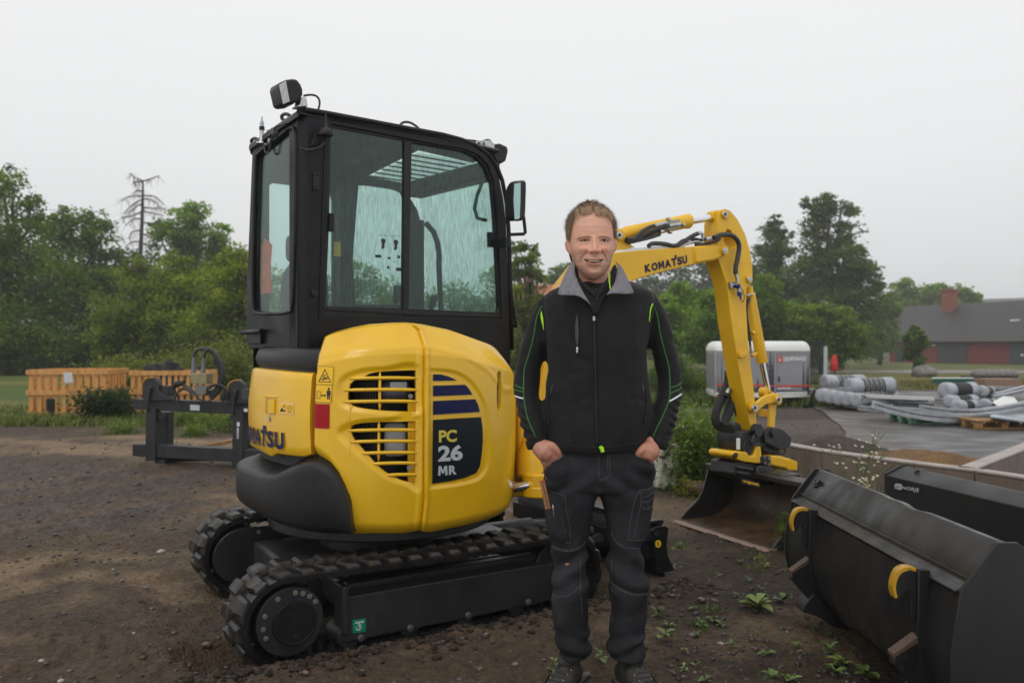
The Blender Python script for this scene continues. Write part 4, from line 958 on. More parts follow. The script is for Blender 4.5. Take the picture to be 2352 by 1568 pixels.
gut=[UP.on_v(*ZA(x,y+7),VC) for x,y in ((418,308),(430,306),(560,328),(900,392),(1140,436),(1240,462),(1310,490),(1380,540),(1424,604),(1452,676),(1472,780),(1484,920),(1494,1200),(1502,1560))]
MB().tube([UP.w(p.x,VC+.004,p.z) for p in gut],.013,10).obj('rain_gutter',M_blk,CAB,smooth=180)
fu=gut[-1].x-.006
MB().fbox(UP,(fu-.03,VC+.055,.95),(fu,VL,1.42)).obj('front_panel',M_blk,CAB,bevel=.006)
q1=[UP.on_u(*ZA(x,y),fu-.03) for x,y in ((1044,1362),(1044,760))];va=min(VL-.01,max(q1[0].y,.3))
MB().fbox(UP,(fu-.075,q1[1].y-.0,1.0),(fu-.03,VL,2.14)).obj('front_post',M_blk,CAB,bevel=.008)
zt2=UP.on_u(*ZA(1200,740),fu-.03).z
fp=[(p.x-.012,p.z) for p in gut[8:]]
mb=MB();mb.loft([[UP.w(u,VC+.06,z),UP.w(u,VL-.05,z),UP.w(u-.005,VL-.05,z),UP.w(u-.005,VC+.06,z)] for u,z in fp]);mb.obj('windscreen',M_glass2,CAB,smooth=60)
MB().fbox(UP,(fu-.16,VC+.055,zt2-.0),(fu-.04,VL-.02,zt2+.10)).obj('windscreen_header',M_blk,CAB,bevel=.01)
MB().fbox(UP,(-.52,-.12,1.0),(fu-.05,VL-.05,1.06)).obj('cab_floor',M_dk,CAB)
MB().fbox(UP,(-.40,VL-.03,1.0),(fu-.03,VL,1.42)).obj('door_sill',M_blk,CAB)
mb=MB();sv=.27
def cushion(mb,c,d,r=.04):
 pr=[]
 for k in range(9):
  t=-1+2*k/8;s_=(1-abs(t)**4)**.25 if abs(t)<1 else .0;s_=max(s_,.55)
  ring=[]
  for a in range(24):
   q=2*math.pi*a/24;cx_,sx_=math.cos(q),math.sin(q);ring.append((d[0]/2*s_*math.copysign(abs(cx_)**.4,cx_),d[1]/2*s_*math.copysign(abs(sx_)**.4,sx_),d[2]/2*t))
  pr.append([UP.w(c[0]+p[0],c[1]+p[1],c[2]+p[2]) for p in ring])
 mb.loft(pr)
cushion(mb,(-.12,sv,1.24),(.46,.44,.14));SEAT=mb.obj('seat',M_pla,CAB,smooth=60)
mb=MB();cushion(mb,(-.33,sv,1.52),(.12,.42,.50));mb.obj('backrest',M_pla,SEAT,smooth=60)
mb=MB();cushion(mb,(-.35,sv-.0,1.84),(.09,.24,.17));mb.obj('headrest',M_pla,SEAT,smooth=60)
mb=MB();cushion(mb,(-.10,sv-.27,1.32),(.34,.10,.16));cushion(mb,(-.10,sv+.27,1.32),(.34,.10,.16));mb.obj('armrest_console',M_pla,SEAT,smooth=60)
for x0,y0,x1,y1,v in ((903,1240,890,1380,.05),(1095,1290,1060,1400,.35)):
 a=UP.on_v(*ZA(x0,y0),v);b=UP.on_v(*ZA(x1,y1),v);mb=MB();A_,B_=UP.w(a.x,v,a.z),UP.w(b.x,v,b.z);mb.tube([A_+Vector((0,0,.012)),A_,A_.lerp(B_,.3),A_.lerp(B_,.55),A_.lerp(B_,.6),B_-Vector((0,0,.1))],[.012,.026,.024,.02,.01,.01],12);mb.obj('control_lever',M_pla,CAB,smooth=60)
mb=MB();a=[UP.on_v(*ZA(x,y),.45) for x,y in ((1050,905),(1090,950),(1112,1010),(1120,1080),(1118,1120),(1130,1400))];mb.tube([UP.w(p.x,.45,p.z) for p in a],.018,8);mb.obj('grab_rail',M_pla,CAB)
mb=MB();a=[UP.on_v(*ZA(x,y),.60) for x,y in ((1345,690),(1318,760),(1305,830),(1320,880),(1365,890))];mb.tube([UP.w(p.x,.60,p.z) for p in a],.013,8);mb.obj('grab_handle',M_pla,CAB)
mb=MB();a=[UP.on_v(*ZA(x,y),.5) for x,y in ((655,720),(640,900),(625,1100),(640,1350),(560,1350),(560,720))];mb.prism([UP.w(p.x,.40,p.z) for p in a],[UP.w(p.x,.46,p.z) for p in a]);mb.obj('rear_pillar',M_dk,CAB)
flat('yellow_label',[(572,1003),(605,1003),(606,1080),(570,1076)],.10,.104,M_ydec,CAB)
pv=VC+.018
def pprint(name,polys,mat):
 if len(polys)>1:return [pprint(name,[q],mat) for q in polys]
 mb=MB()
 for pts,fs in polys:mb.add([(lambda q:UP.w(q.x,pv,q.z))(UP.on_v(*ZA(*p),pv)) for p in pts],fs)
 m=bpy.data.meshes.new(name);m.from_pydata([tuple(p) for p in mb.v],[],mb.f);return finish(bpy.data.objects.new(name,m),mat,CAB,smooth=0)
boot=lambda x,y:[(x,y),(x+12,y-3),(x+22,y+4),(x+22,y+16),(x+16,y+28),(x+18,y+44),(x+8,y+52),(x,y+50),(x+4,y+30),(x,y+14)]
pprint('pane_print',[poly(boot(817,988)),poly([(883+q[0]-817,994+q[1]-988) for q in boot(817,988)]),poly([(785,1069),(817,1071),(817,1086),(786,1085)]),poly([(852,1081),(866,1082),(866,1094),(852,1093)]),poly([(903,1075),(915,1076),(915,1090),(903,1089)]),
  poly([(848,1130),(860,1131),(860,1144),(848,1143)]),poly([(895,1137),(924,1139),(924,1156),(895,1154)]),frame_poly([(900,1073),(921,1074),(921,1116),(900,1115)],1),frame_poly([(842,1129),(864,1130),(864,1171),(842,1170)],1),frame_poly([(610,1074),(712,1078),(708,1232),(606,1228)],1.2),frame_poly([(800,965),(926,970),(926,976),(800,971)],1),poly([(882,1105),(892,1106),(892,1110),(882,1109)]),poly([(782,1186),(800,1188),(800,1193),(782,1191)])],M_dk)
pA=[UP.on_u(*ZA(x,y),UR_-.03) for x,y in ((88,1476),(130,1474),(190,1468))]
mb=MB();mb.tube([UP.w(UR_-.03,p.y,p.z) for p in pA],.013,10);rb_=mb.obj('rear_handle',M_blk,CAB,smooth=60)
a,b=[UP.on_u(*ZA(x,y),UR_-.012) for x,y in ((130,1460),(192,1535))];MB().fbox(UP,(UR_-.02,b.y,b.z),(UR_-.001,a.y,a.z)).obj('handle_bracket',M_blk,rb_,bevel=.003)
MV=-.30
def vtube(name,pts,v,r,mat,parent=CAB,f=ZA,n=8,sm=4,frm=None):
 fr=frm or UP
 q=[fr.on_v(*f(*p),v) for p in pts];q=[fr.w(p.x,v,p.z) for p in q];q=spline(q,sm) if sm>1 else q
 return MB().tube(q,r,n).obj(name,mat,parent,smooth=180)
MIR=vtube('mirror_arm',[(1478,985),(1488,965),(1530,963),(1562,962),(1570,955),(1562,880),(1545,790)],MV,.010,M_blk,sm=1)
mo=[(1490,700),(1515,688),(1542,686),(1550,700),(1548,790),(1543,885),(1520,893),(1492,893),(1482,870),(1479,790)]
A=[UP.on_v(*ZA(*p),MV-.02) for p in [(q.x,q.y) for q in spline([Vector((*p,0)) for p in mo],2,True)]]
c=sum((Vector((p.x,0,p.z)) for p in A),Vector())/len(A)
mb=MB();lay=lambda k,v:[UP.w(c.x+(p.x-c.x)*k,v,c.z+(p.z-c.z)*k) for p in A]
mb.loft([lay(.9,MV-.065),lay(1,MV-.05),lay(1,MV-.01),lay(.8,MV+.02)]);mb.obj('mirror_housing',M_pla,MIR,smooth=50)
mf=[(1512,700),(1545,694),(1544,790),(1540,882),(1514,886),(1508,790)];A=[UP.on_v(*ZA(*p),MV-.067) for p in mf]
MB().prism([UP.w(p.x,MV-.068,p.z) for p in A],[UP.w(p.x,MV-.064,p.z) for p in A]).obj('mirror_glass',MT('mirror_glass',(.35,.5,.48),None,rough=.04,metal=1),MIR,smooth=0)
flat('mirror_bracket',[(1466,978),(1492,980),(1494,1028),(1468,1030)],MV-.01,VC,M_blk,CAB,bev=.003)
vtube('wiper_arm',[(1492,1235),(1500,1300),(1512,1380),(1520,1430)],-.10,[.004]+[.009]*10+[.012]*2,M_blk);q=UP.on_v(*ZA(1508,1438),-.1);MB().disc(UP.w(q.x-.05,-.1,q.z),UP.U,0,.016,0,.07,12).obj('wiper_pivot',M_blk,CAB)
lv=VC+.04
def lbox(name,pts,v0,v1,mat,parent=CAB,bev=.004,f=ZA):return flat(name,pts,v0,v1,mat,parent,f,bev,35)
lo_=[(282,185),(292,168),(320,155),(350,150),(378,151),(398,178),(409,205),(410,232),(396,258),(360,282),(315,287),(302,272)]
LAMP=lbox('work_lamp',lo_,lv-.05,lv+.07,M_pla,bev=.012)
pp=[(284,183),(318,160),(338,270),(306,284)];A=[UP.on_v(*ZA(*p),lv-.052) for p in pp];M_lens=MT('lamp_lens',(.55,.56,.56),(.3,.31,.31),scale=4,rough=.12,stretch=(60,60,4),spec=.8)
MB().prism([UP.w(p.x,lv-.054,p.z) for p in A],[UP.w(p.x,lv-.045,p.z) for p in A]).obj('lamp_lens',M_lens,LAMP,smooth=0,bevel=.002)
lbox('lamp_bracket',[(395,252),(412,240),(428,252),(433,294),(392,300),(376,298),(378,288),(390,285)],lv-.03,lv+.03,M_steel);lbox('lamp_foot',[(396,295),(428,295),(428,318),(396,318)],lv-.02,lv+.03,M_blk)
vtube('lamp_cable',[(412,240),(450,235),(482,245),(495,275),(488,312)],lv,.0055,M_hose);vtube('roof_cable',[(912,396),(930,380),(960,378),(990,392),(1014,412)],VC+.25,.007,M_hose)
lbox('front_lamp_bracket',[(1235,462),(1310,470),(1360,478),(1372,464),(1385,466),(1405,490),(1390,530),(1330,500),(1260,480)],.02,.10,M_blk)
lbox('front_lamp',[(1410,492),(1440,488),(1478,505),(1482,530),(1470,580),(1440,597),(1420,590),(1400,540)],.0,.10,M_pla,bev=.01);lbox('front_lamp_mount',[(1360,480),(1380,470),(1410,490),(1412,540),(1385,545),(1365,520)],-.01,.05,M_steel)
for x in (1322,1350):
 q=UP.on_v(*ZA(x,494),.02);MB().disc(UP.w(q.x,.015,q.z),UP.V,.012,.022,-.008,.008,16).obj('lamp_eye',M_grey,CAB)
lbox('antenna_bracket',[(447,500),(462,470),(470,440),(490,428),(560,430),(562,440),(520,452),(500,470),(480,495)],VC-.02,VC+.004,M_blk)
q=UP.on_v(*ZA(526,436),VC-.05);mb=MB();mb.tube([UP.w(q.x,VC-.05,q.z+h) for h in (-.012,-.006,.012,.02,.03,.06,.09,.095)],[.036,.038,.036,.03,.010,.007,.004,.001],16);mb.obj('antenna',M_pla,CAB,smooth=60)
vtube('antenna_cable',[(518,478),(500,505),(460,520),(420,522),(395,512)],VC-.02,.0065,M_hose)
def utube(name,pts,u,r,mat,parent=CAB,f=ZA,n=8,sm=4,closed=False):
 q=[UP.on_u(*f(*p),u) for p in pts];q=[UP.w(u,p.y,p.z) for p in q];q=spline(q,sm,closed) if sm>1 else q
 if closed:q.append(q[0])
 return MB().tube(q,r,n).obj(name,mat,parent,smooth=180)
el=lambda cx,cy,rx,ry,n=14:[(cx+rx*math.cos(2*math.pi*k/n),cy+ry*math.sin(2*math.pi*k/n)) for k in range(n)]
utube('lifting_eye',el(318,352,22,17),-.55,.009,M_blk,closed=True,sm=2);utube('lifting_eye',el(157,479,19,16),-.54,.009,M_blk,closed=True,sm=2)
utube('eye_stem',[(335,362),(360,355),(372,350)],-.55,.014,M_blk,sm=1)
q=UP.on_u(*ZA(193,486),-.58);bx=lambda y:UP.w(-.58,UP.on_u(*ZA(193,y),-.58).y,UP.on_u(*ZA(193,y),-.58).z)
BE=MB().tube([bx(492),bx(484),bx(482),bx(470),bx(466),bx(420)],[.032,.03,.014,.014,.012,.012],14).obj('beacon_base',M_steel,CAB,smooth=50);MB().tube([bx(421),bx(402)],.0145,12).obj('beacon_collar',M_pla,BE);MB().tube([bx(402),bx(380),bx(368)],[.011,.011,.006],12).obj('beacon_tube',M_tank,BE);MB().tube([bx(370),bx(350)],.0025,6).obj('beacon_tip',M_blk,BE)
utube('beacon_plate',[(165,492),(235,494)],-.56,.012,M_steel,sm=1);utube('roof_edge_bracket',[(232,425),(240,460),(238,490)],-.56,.016,M_steel,sm=1);utube('connector',[(255,425),(285,445)],-.57,.022,M_pla,sm=1)
utube('beacon_cable',[(205,495),(212,535),(230,530),(240,480),(255,430),(262,405),(290,392),(318,384)],-.585,.005,M_hose);utube('inner_cable',[(295,455),(300,500),(302,555)],-.50,.012,M_hose,sm=1)
vs_p=[(165,1010),(190,990),(215,1010),(240,985),(262,1020),(268,1140),(262,1270),(225,1275),(200,1262),(165,1272),(158,1150)]
M_or=MT('orange_fabric',(.62,.10,.015),(.45,.06,.01),scale=20,rough=.8,bump=.4,bscale=30)
A=[UP.on_u(*ZA(*p),-.50) for p in vs_p];mb=MB();c=sum(A,Vector())/len(A)
mb.loft([[UP.w(-.525+.01*math.sin(k*3.1+j),c.y+(p.y-c.y)*s_,c.z+(p.z-c.z)*s_) for k,p in enumerate(A)] for j,s_ in enumerate((.8,1,1,.8))]);vest=mb.obj('work_vest',M_or,None,smooth=60)
rebase(vest,UP.w(-.52,c.y,c.z));tag(vest,'folded orange work vest hanging inside the cab behind its rear window','vest')
# ================================================================ BOOM, ARM, BUCKET
BF=Frame((.16,4.9,0),36)
def bprism(name,pts,v0,v1,mat,parent,f=None,bev=.006,smooth=30):
 P2=[f(*p) for p in pts] if f else pts;mb=MB();fprism(mb,BF,P2,v0,v1);return mb.obj(name,mat,parent,smooth=smooth,bevel=bev)
mb=MB();pw=UP.w(.80,-.27,0)
mb=MB();mb.disc(UP.w(.88,-.30,.66),(0,0,1),0,.085,-.05,.05,28);mb.disc(UP.w(.88,-.30,.72),(0,0,1),0,.10,-.01,.02,28);mb.disc(UP.w(.88,-.30,.48),(0,0,1),0,.10,-.06,.02,28);mb.fbox(UP,(.55,-.42,.46),(.90,-.18,.54));mb.fbox(UP,(.55,-.42,.70),(.86,-.18,.76))
SP=mb.obj('swing_post',M_yel2,EX,bevel=.01)
for a in range(0,360,60):bolt(SP,UP.w(.88+.075*math.cos(R(a)),-.30+.075*math.sin(R(a)),.74),(0,0,1),.014,.012)
mb=MB();mb.fbox(UP,(.70,-.40,.62),(.84,-.33,1.15));mb.fbox(UP,(.60,-.47,.50),(.68,-.40,1.0));mb.obj('swing_bracket',M_yel2,EX,bevel=.02)
a=UP.l(P(*ZM(60,895),4.55));b=UP.l(P(*ZM(235,870),4.55));cc=P(*ZM(330,850),4.55)
MB().tube([P(*ZM(20,900),4.57),P(*ZM(235,868),4.55)],.026,16).obj('swing_cylinder_rod',M_chrome,SP);MB().tube([P(*ZM(225,870),4.55),P(*ZM(300,855),4.55),P(*ZM(420,850),4.56)],[.030,.034,.05],16).obj('swing_cylinder_end',M_yel2,SP)
mb=MB();mb.disc(P(*ZM(340,800),4.60),(0,0,1),0,.085,-.04,.04,28);mb.disc(P(*ZM(340,940),4.60),(0,0,1),0,.09,-.03,.03,28);mb.obj('post_boss',M_yel2,SP,bevel=.008)
mb=MB();a=P(*ZM(300,700),4.62);mb.tube([P(*ZM(300,780),4.64),P(*ZM(300,500),4.66),P(*ZM(330,250),4.7)],[.10,.10,.08],20);mb.obj('post_casting',M_yel2,SP,bevel=.02)
for x,y in ((280,715),(350,722),(400,712)):bolt(SP,P(*ZM(x,y+14),4.57),(0,0,1),.018,.016)
boomp=zs(ZF,[(120,545),(400,520),(780,492),(960,476),(1010,482),(1048,490),(1068,508),(1070,535),(1055,560),(1010,590),(960,610),(800,640),(560,696),(350,755)])+[(1418,658),(1385,690),(1362,740),(1348,830),(1338,930),(1318,1000),(1290,1030),(1258,1030),(1238,1000),(1238,930),(1252,830),(1276,730),(1306,655),(1345,605),(1380,582)]
BM=bprism('boom',boomp,-.08,.08,M_yel2,EX,bev=.007)
BBM=bvh_of(BM)
bprism('boom_side_rib',[(780,500),(795,498),(805,632),(792,640)],-.086,-.07,M_yel2,BM,ZF,.002)
bprism('boom_tip',[(800,500),(960,486),(1010,490),(1046,498),(1060,512),(1062,535),(1050,553),(1005,582),(950,602),(806,628)],-.094,-.06,M_yel2,BM,ZF,.006)
bprism('cylinder_bracket',[(120,360),(150,345),(182,347),(205,372),(222,420),(240,455),(268,485),(300,500),(120,535)],-.06,-.035,M_yel2,BM,ZF,.004);bprism('cylinder_bracket',[(120,360),(150,345),(182,347),(205,372),(222,420),(240,455),(268,485),(300,500),(120,535)],.02,.045,M_yel2,BM,ZF,.004)
def pin(name,x,y,f,v0,v1,r,mat=M_chrome,parent=EX,r0=0):
 q=BF.on_v(*f(x,y),v0);mb=MB();mb.disc(BF.w(q.x,v0,q.z),BF.V,r0,r,0,v1-v0,24);return mb.obj(name,mat,parent,bevel=.002)
def boss(x,y,f,v,r,parent,ring=True):
 pin('pin_boss',x,y,f,v-.012,v+.02,r*1.45,M_yel2,parent)
 pin('pin_collar',x,y,f,v-.020,v,r,M_steel,parent);pin('pin',x,y,f,v-.023,v,r*.5,M_dk if ring else M_steel,parent)
boss(167,398,ZF,-.062,.023,BM);boss(1050,527,ZF,-.098,.023,BM,False)
def btube(name,pts,v,r,mat,parent,f=ZF,n=8,sm=4):
 q=[BF.on_v(*f(*p),v) for p in pts];q=[BF.w(p.x,v,p.z) for p in q];q=spline(q,sm) if sm>1 else q
 return MB().tube(q,r if not hasattr(r,'__len__') or sm==1 else r,n).obj(name,mat,parent,smooth=60)
cyl_=btube('arm_cylinder',[(170,398),(215,388),(216,388),(700,287),(732,282),(738,282)],0,[.035,.045,.046,.046,.05,.05],M_yel2,EX,sm=1,n=24)
btube('cylinder_rod',[(730,283),(1000,240)],0,.024,M_chrome,cyl_,sm=1,n=20)
bprism('valve_block',[(558,275),(672,262),(682,330),(640,352),(570,360)],-.075,-.045,MT('beige_casting',(.36,.34,.24),None,rough=.4),cyl_,ZF,.004)
for pts in ([(455,320),(500,308),(556,293)],[(575,322),(620,312),(668,306)],[(500,370),(530,366)],[(560,268),(580,262)],[(575,372),(595,374)],[(690,318),(705,312)]):
 btube('hose_fitting',pts,-.085,.012,M_steel,cyl_,sm=1)
for pts,v in (([(218,430),(290,425),(345,372),(400,337),(458,318)],-.085),([(215,447),(300,437),(400,378),(500,342),(578,322)],-.08),([(236,462),(330,440),(420,418),(500,392)],-.075),([(225,440),(300,420),(380,400),(480,360)],-.06)):btube('hydraulic_hose',pts,v,.0115,M_hose,cyl_)
btube('steel_pipe',[(90,545),(300,527),(520,508),(700,485)],-.055,.013,M_white,BM,sm=1);btube('steel_pipe',[(690,478),(760,460),(845,442),(950,424)],-.055,.012,M_steel,BM)
btube('hydraulic_hose',[(405,492),(440,470),(540,472),(620,488),(690,462),(760,412),(822,384)],-.07,.0145,M_hose,BM);btube('hydraulic_hose',[(640,480),(700,440),(780,430),(850,440)],-.06,.010,M_hose,BM);btube('hydraulic_hose',[(800,478),(880,472),(965,450),(1000,430)],-.065,.012,M_hose,BM)
btube('hose_fitting',[(818,386),(845,380),(858,388),(862,430)],-.075,.011,M_steel,BM,sm=1);btube('hose_fitting',[(880,432),(955,418)],-.09,.015,M_steel,BM,sm=1)
btube('hydraulic_hose',[(950,420),(1020,396),(1100,400),(1148,440),(1164,500),(1150,600),(1136,660),(1134,722)],-.105,.0165,M_hose,BM)
btube('hydraulic_hose',[(1040,418),(1090,425),(1120,460),(1130,505)],.03,.014,M_hose,BM)
def slq(x,t):return 648-.233*(x-370),712-.2286*(x-378)
def tq(x0,x1,dt=0):return zs(ZF,[(x0-4,slq(x0,0)[0]-dt),(x1-4,slq(x1,0)[0]-dt),(x1+3,slq(x1,0)[1]),(x0+3,slq(x0,0)[1])])
decal('maker_lettering',[tpoly('K',tq(374,424),.05),tpoly('O',tq(430,480),.05),mpoly(tq(486,536)),tpoly('A',tq(540,592),.05),tpoly('T',tq(596,640),.05),tpoly('S',tq(645,684),.05),tpoly('U',tq(688,727),.05),poly(zs(ZF,[(622,567),(638,564),(640,588),(624,592)]))],BBM,M_navy,BM,.003,maxlen=20)
armL=[(1045,178),(1010,190),(992,240),(985,300),(983,420),(990,600)]
low=[(1669,650),(1680,738),(1699,855),(1719,955),(1725,990),(1737,984),(1738,976),(1733,910),(1721,809),(1718.6,788)]
zf=lambda pts:zs(ZF,pts)
AR=MB()
fprism(AR,BF,zf([(1045,178),(1062,350),(1040,400),(1035,450),(1060,490),(1100,512),(1090,620),(1000,620),(990,600),(983,420),(985,300),(992,240),(1010,190)]),-.06,.06)
fprism(AR,BF,zf([(1045,178),(1090,195),(1150,265),(1215,390),(1255,530),(1273,640),(1090,620),(1100,512),(1120,515),(1135,490),(1135,450),(1120,400),(1090,352),(1062,350)]),-.06,.06)
fprism(AR,BF,zf([(990,600),(1000,620),(1090,620),(1273,640),(1276,720),(1275,780),(1250,818),(1226,840),(1222,1000),(1240,1300)])+low[::-1],-.06,.06)
ARM=AR.obj('arm',M_yel2,EX,smooth=30,bevel=.006)
bprism('arm_stop',[(945,200),(985,185),(1005,200),(990,270),(940,262)],-.03,.03,M_yel2,ARM,ZF,.01)
boss(1052,222,ZF,-.062,.023,ARM);boss(1254,766,ZF,-.062,.021,ARM,False)
bprism('arm_bracket',[(1175,1385),(1235,1367),(1242,1398),(1185,1427),(1175,1420)],-.085,-.06,M_yel2,ARM,ZF,.004)
bprism('zinc_bracket',[(1092,792),(1138,790),(1142,838),(1100,846)],-.085,-.06,M_steel,ARM,ZF,.002)
btube('hose_fitting',[(1134,718),(1146,760),(1150,800)],-.10,.013,M_steel,ARM,sm=1);M_blue=MT('blue_cap',(.01,.02,.22),None,rough=.35)
btube('blue_coupling',[(1152,812),(1160,840)],-.10,.017,M_blue,ARM,sm=1);btube('hose_fitting',[(1160,840),(1165,875)],-.10,.014,M_steel,ARM,sm=1);btube('blue_cap',[(1165,872),(1170,905),(1174,910),(1177,938)],-.10,[.017,.017,.007,.007],M_blue,ARM,sm=1);btube('cap_cord',[(1170,835),(1195,865),(1207,910),(1198,955),(1180,945)],-.10,.003,M_hose,ARM)
CY=btube('bucket_cylinder',[(1030,118),(1036,190),(1037,195),(1172,905),(1172,915)],0,[.028,.03,.041,.041,.04],M_yel2,EX,ZO,24,1)
btube('cylinder_rod',[(1172,905),(1232,1210)],0,.021,M_chrome,CY,ZO,20,1);btube('cylinder_port',[(1085,600),(1068,612)],-.045,.016,M_yel2,CY,ZO,12,1);btube('cylinder_port',[(1110,820),(1065,845)],-.02,.013,M_yel2,CY,ZO,12,1)
btube('hydraulic_hose',[(1022,250),(1010,400),(1030,560),(1048,740)],-.03,.0095,M_hose,CY,ZO);btube('hose_fitting',[(1048,735),(1062,815)],-.03,.011,M_steel,CY,ZO,8,1);btube('hose_clip',[(1010,215),(1040,205),(1072,205)],-.045,.008,M_steel,CY,ZO,8,1);btube('hydraulic_hose',[(1010,210),(1005,260),(1030,275),(1042,235)],-.04,.008,M_hose,CY,ZO)
dog=[(1058,1352),(1085,1338),(1120,1330),(1190,1275),(1235,1250),(1330,1240),(1370,1268),(1377,1302),(1352,1342),(1300,1336),(1215,1350),(1140,1412),(1105,1430),(1072,1425),(1054,1395)]
LK=bprism('link_arm',dog,-.088,-.062,M_yel2,EX,ZO,.006);bprism('link_arm',dog,.062,.088,M_yel2,LK,ZO,.006)
boss(1102,1387,ZO,-.09,.026,LK);boss(1350,1300,ZO,-.09,.026,LK)
pin('link_crosspin',1350,1300,ZO,-.08,.08,.03,M_yel2,LK);pin('link_crosspin',1232,1225,ZO,-.03,.03,.035,M_yel2,LK);bprism('rod_eye',[(1205,1205),(1262,1205),(1360,1262),(1360,1335),(1290,1330)],-.03,.03,M_yel2,LK,ZO,.01)
for v0,v1 in ((-.058,-.038),(.038,.058)):bprism('h_link',[(800,500),(838,500),(832,560),(824,676),(786,672),(792,560)],v0,v1,M_yel2,LK,ZG,.004)
bprism('h_link_web',[(795,560),(835,560),(829,610),(792,608)],-.05,.05,M_yel2,LK,ZG,.004)
M_slv=MT('hose_sleeve',(.010,.010,.011),(.02,.02,.02),scale=40,rough=.7,bump=.6,bscale=160)
btube('hose_bundle',[(520,300),(515,380),(480,460),(440,560),(432,630),(455,668),(485,650),(510,580),(540,480),(560,470)],.10,.030,M_slv,ARM,ZG,10);btube('hose_bundle',[(500,470),(520,430),(545,425),(552,500),(520,600),(480,655)],.06,.020,M_slv,ARM,ZG,10);btube('hose_fitting',[(508,450),(520,425),(545,420)],.05,.016,M_steel,ARM,ZG,8,1)
M_tb=MT('black_tiltrotator_paint',(.012,.012,.013),(.022,.022,.022),scale=20,rough=.38,rough2=.5,bump=.3,bscale=90)
g_=lambda n_,pts,v0,v1,m,par,b=.006:bprism(n_,pts,v0,v1,m,par,ZG,b)
TT=g_('tiltrotator',[(600,700),(690,695),(715,665),(745,672),(770,690),(760,770),(745,810),(700,830),(690,850),(625,865),(605,830),(592,760)],-.09,.12,M_tb,EX,.01)
g_('hitch_plate',[(752,692),(798,672),(842,676),(885,690),(936,742),(930,792),(902,815),(866,826),(820,800),(760,775)],-.115,-.08,M_tb,TT,.006);g_('hitch_plate',[(752,692),(798,672),(842,676),(885,690),(936,742),(930,792),(902,815),(866,826),(820,800),(760,775)],.07,.10,M_tb,TT,.006)
g_('hitch_lug',[(550,652),(578,640),(600,655),(612,700),(618,745),(600,765),(575,755),(555,705)],-.04,.09,M_tb,TT,.008)
for x,y,r in ((722,695,.045),(828,714,.032),(650,806,.055)):pin('pin_disc',x,y,ZG,-.135 if x>700 else -.105,-.09,r,M_tb,TT)
for a in range(0,360,90):
 q=BF.on_v(*ZG(650+13*math.cos(R(a)),806+13*math.sin(R(a))),-.107);MB().disc(BF.w(q.x,-.107,q.z),-BF.V,0,.009,0,.006,8).obj('disc_bolt',M_frm,TT)
g_('cylinder_body',[(752,782),(800,780),(868,826),(868,852),(800,862),(745,832)],-.07,.06,M_tb,TT,.012);g_('cylinder_band',[(745,812),(870,846),(868,858),(742,826)],-.078,.06,M_tb,TT,.005)
TY=g_('yellow_housing',[(550,848),(562,832),(600,832),(640,838),(655,862),(690,862),(703,800),(732,800),(738,845),(742,912),(700,912),(620,902),(575,886),(552,868)],-.12,.10,M_yel2,TT,.008)
g_('rotor_motor',[(798,858),(868,863),(915,878),(972,897),(973,955),(918,952),(860,940),(796,925)],-.11,.02,M_yel2,TT,.014);g_('motor_flange',[(728,870),(752,858),(800,864),(796,932),(760,925),(732,908)],-.125,.03,M_tb,TT,.006);g_('motor_end',[(905,888),(917,878),(974,900),(974,957),(914,956),(905,945)],-.118,.025,M_yel2,TT,.004)
for x,y in ((755,872),(785,880),(758,912),(786,920)):q=BF.on_v(*ZG(x,y),-.126);bolt(TT,BF.w(q.x,-.126,q.z),-BF.V,.008,.008)
pin('tilt_pin',570,858,ZG,-.13,-.11,.018,M_dk,TT);g_('white_tag',[(584,748),(596,746),(596,820),(584,822)],-.11,-.09,M_white,TT,.002)
g_('lower_hitch',[(565,905),(610,900),(720,922),(800,935),(870,958),(905,992),(906,1058),(820,1062),(700,1046),(600,1010),(556,985)],-.10,.12,M_tb,TT,.01);g_('hitch_cylinder',[(580,925),(690,945),(690,965),(580,948)],-.125,-.09,M_tb,TT,.008);g_('hitch_cylinder',[(585,960),(660,975),(660,1000),(585,985)],-.12,-.09,M_tb,TT,.008)
g_('hitch_side_plate',[(712,935),(735,925),(865,965),(905,995),(905,1062),(860,1060),(730,1040),(700,1010)],-.135,-.11,M_tb,TT,.006)
btube('tilt_hose',[(620,700),(600,640),(575,600),(560,540)],.05,.012,M_hose,TT,ZG);btube('tilt_hose',[(720,780),(690,790),(670,770),(700,700)],-.12,.009,M_hose,TT,ZG)
btube('tilt_hose',[(880,850),(895,830),(870,810),(840,800)],-.10,.008,M_hose,TT,ZG)
E0=G(*ZG(176,1299));E1=G(*ZG(793,1496));ex=(E1-E0).normalized();ed=Vector((-ex.y,ex.x,0));W_=(E1-E0).length
if ed.x<0:ed=-ed
prof=[(0,.012),(.30,.015),(.42,.05),(.50,.12),(.525,.22),(.49,.31),(.40,.375),(.31,.40)]
pr3=[(p.x,p.y) for p in spline([Vector((*p,0)) for p in prof],4)]
bp3=lambda a,z,s_:E0+ed*a+ex*(W_*s_)+Vector((0,0,z))
M_bin=MT('worn_bucket_steel',(.020,.018,.016),(.085,.045,.018),scale=7,rough=.3,rough2=.6,bump=.5,bscale=40,wear=(.12,.06,.02),wears=4,wearw=(.5,.75))
M_bkt=MT('black_bucket_paint',(.014,.014,.014),(.024,.022,.02),scale=9,rough=.3,rough2=.5,bump=.3,bscale=60,wear=(.09,.045,.02),wears=7,wearw=(.62,.72))
mb=MB();inn=[(a-.012 if a>.02 else a,z+.012) for a,z in pr3]
mb.loft([[bp3(a,z,s_) for a,z in pr3]+[bp3(a*.97+.004,z*.985+.010,s_) for a,z in pr3[::-1]] for s_ in (0,1)])
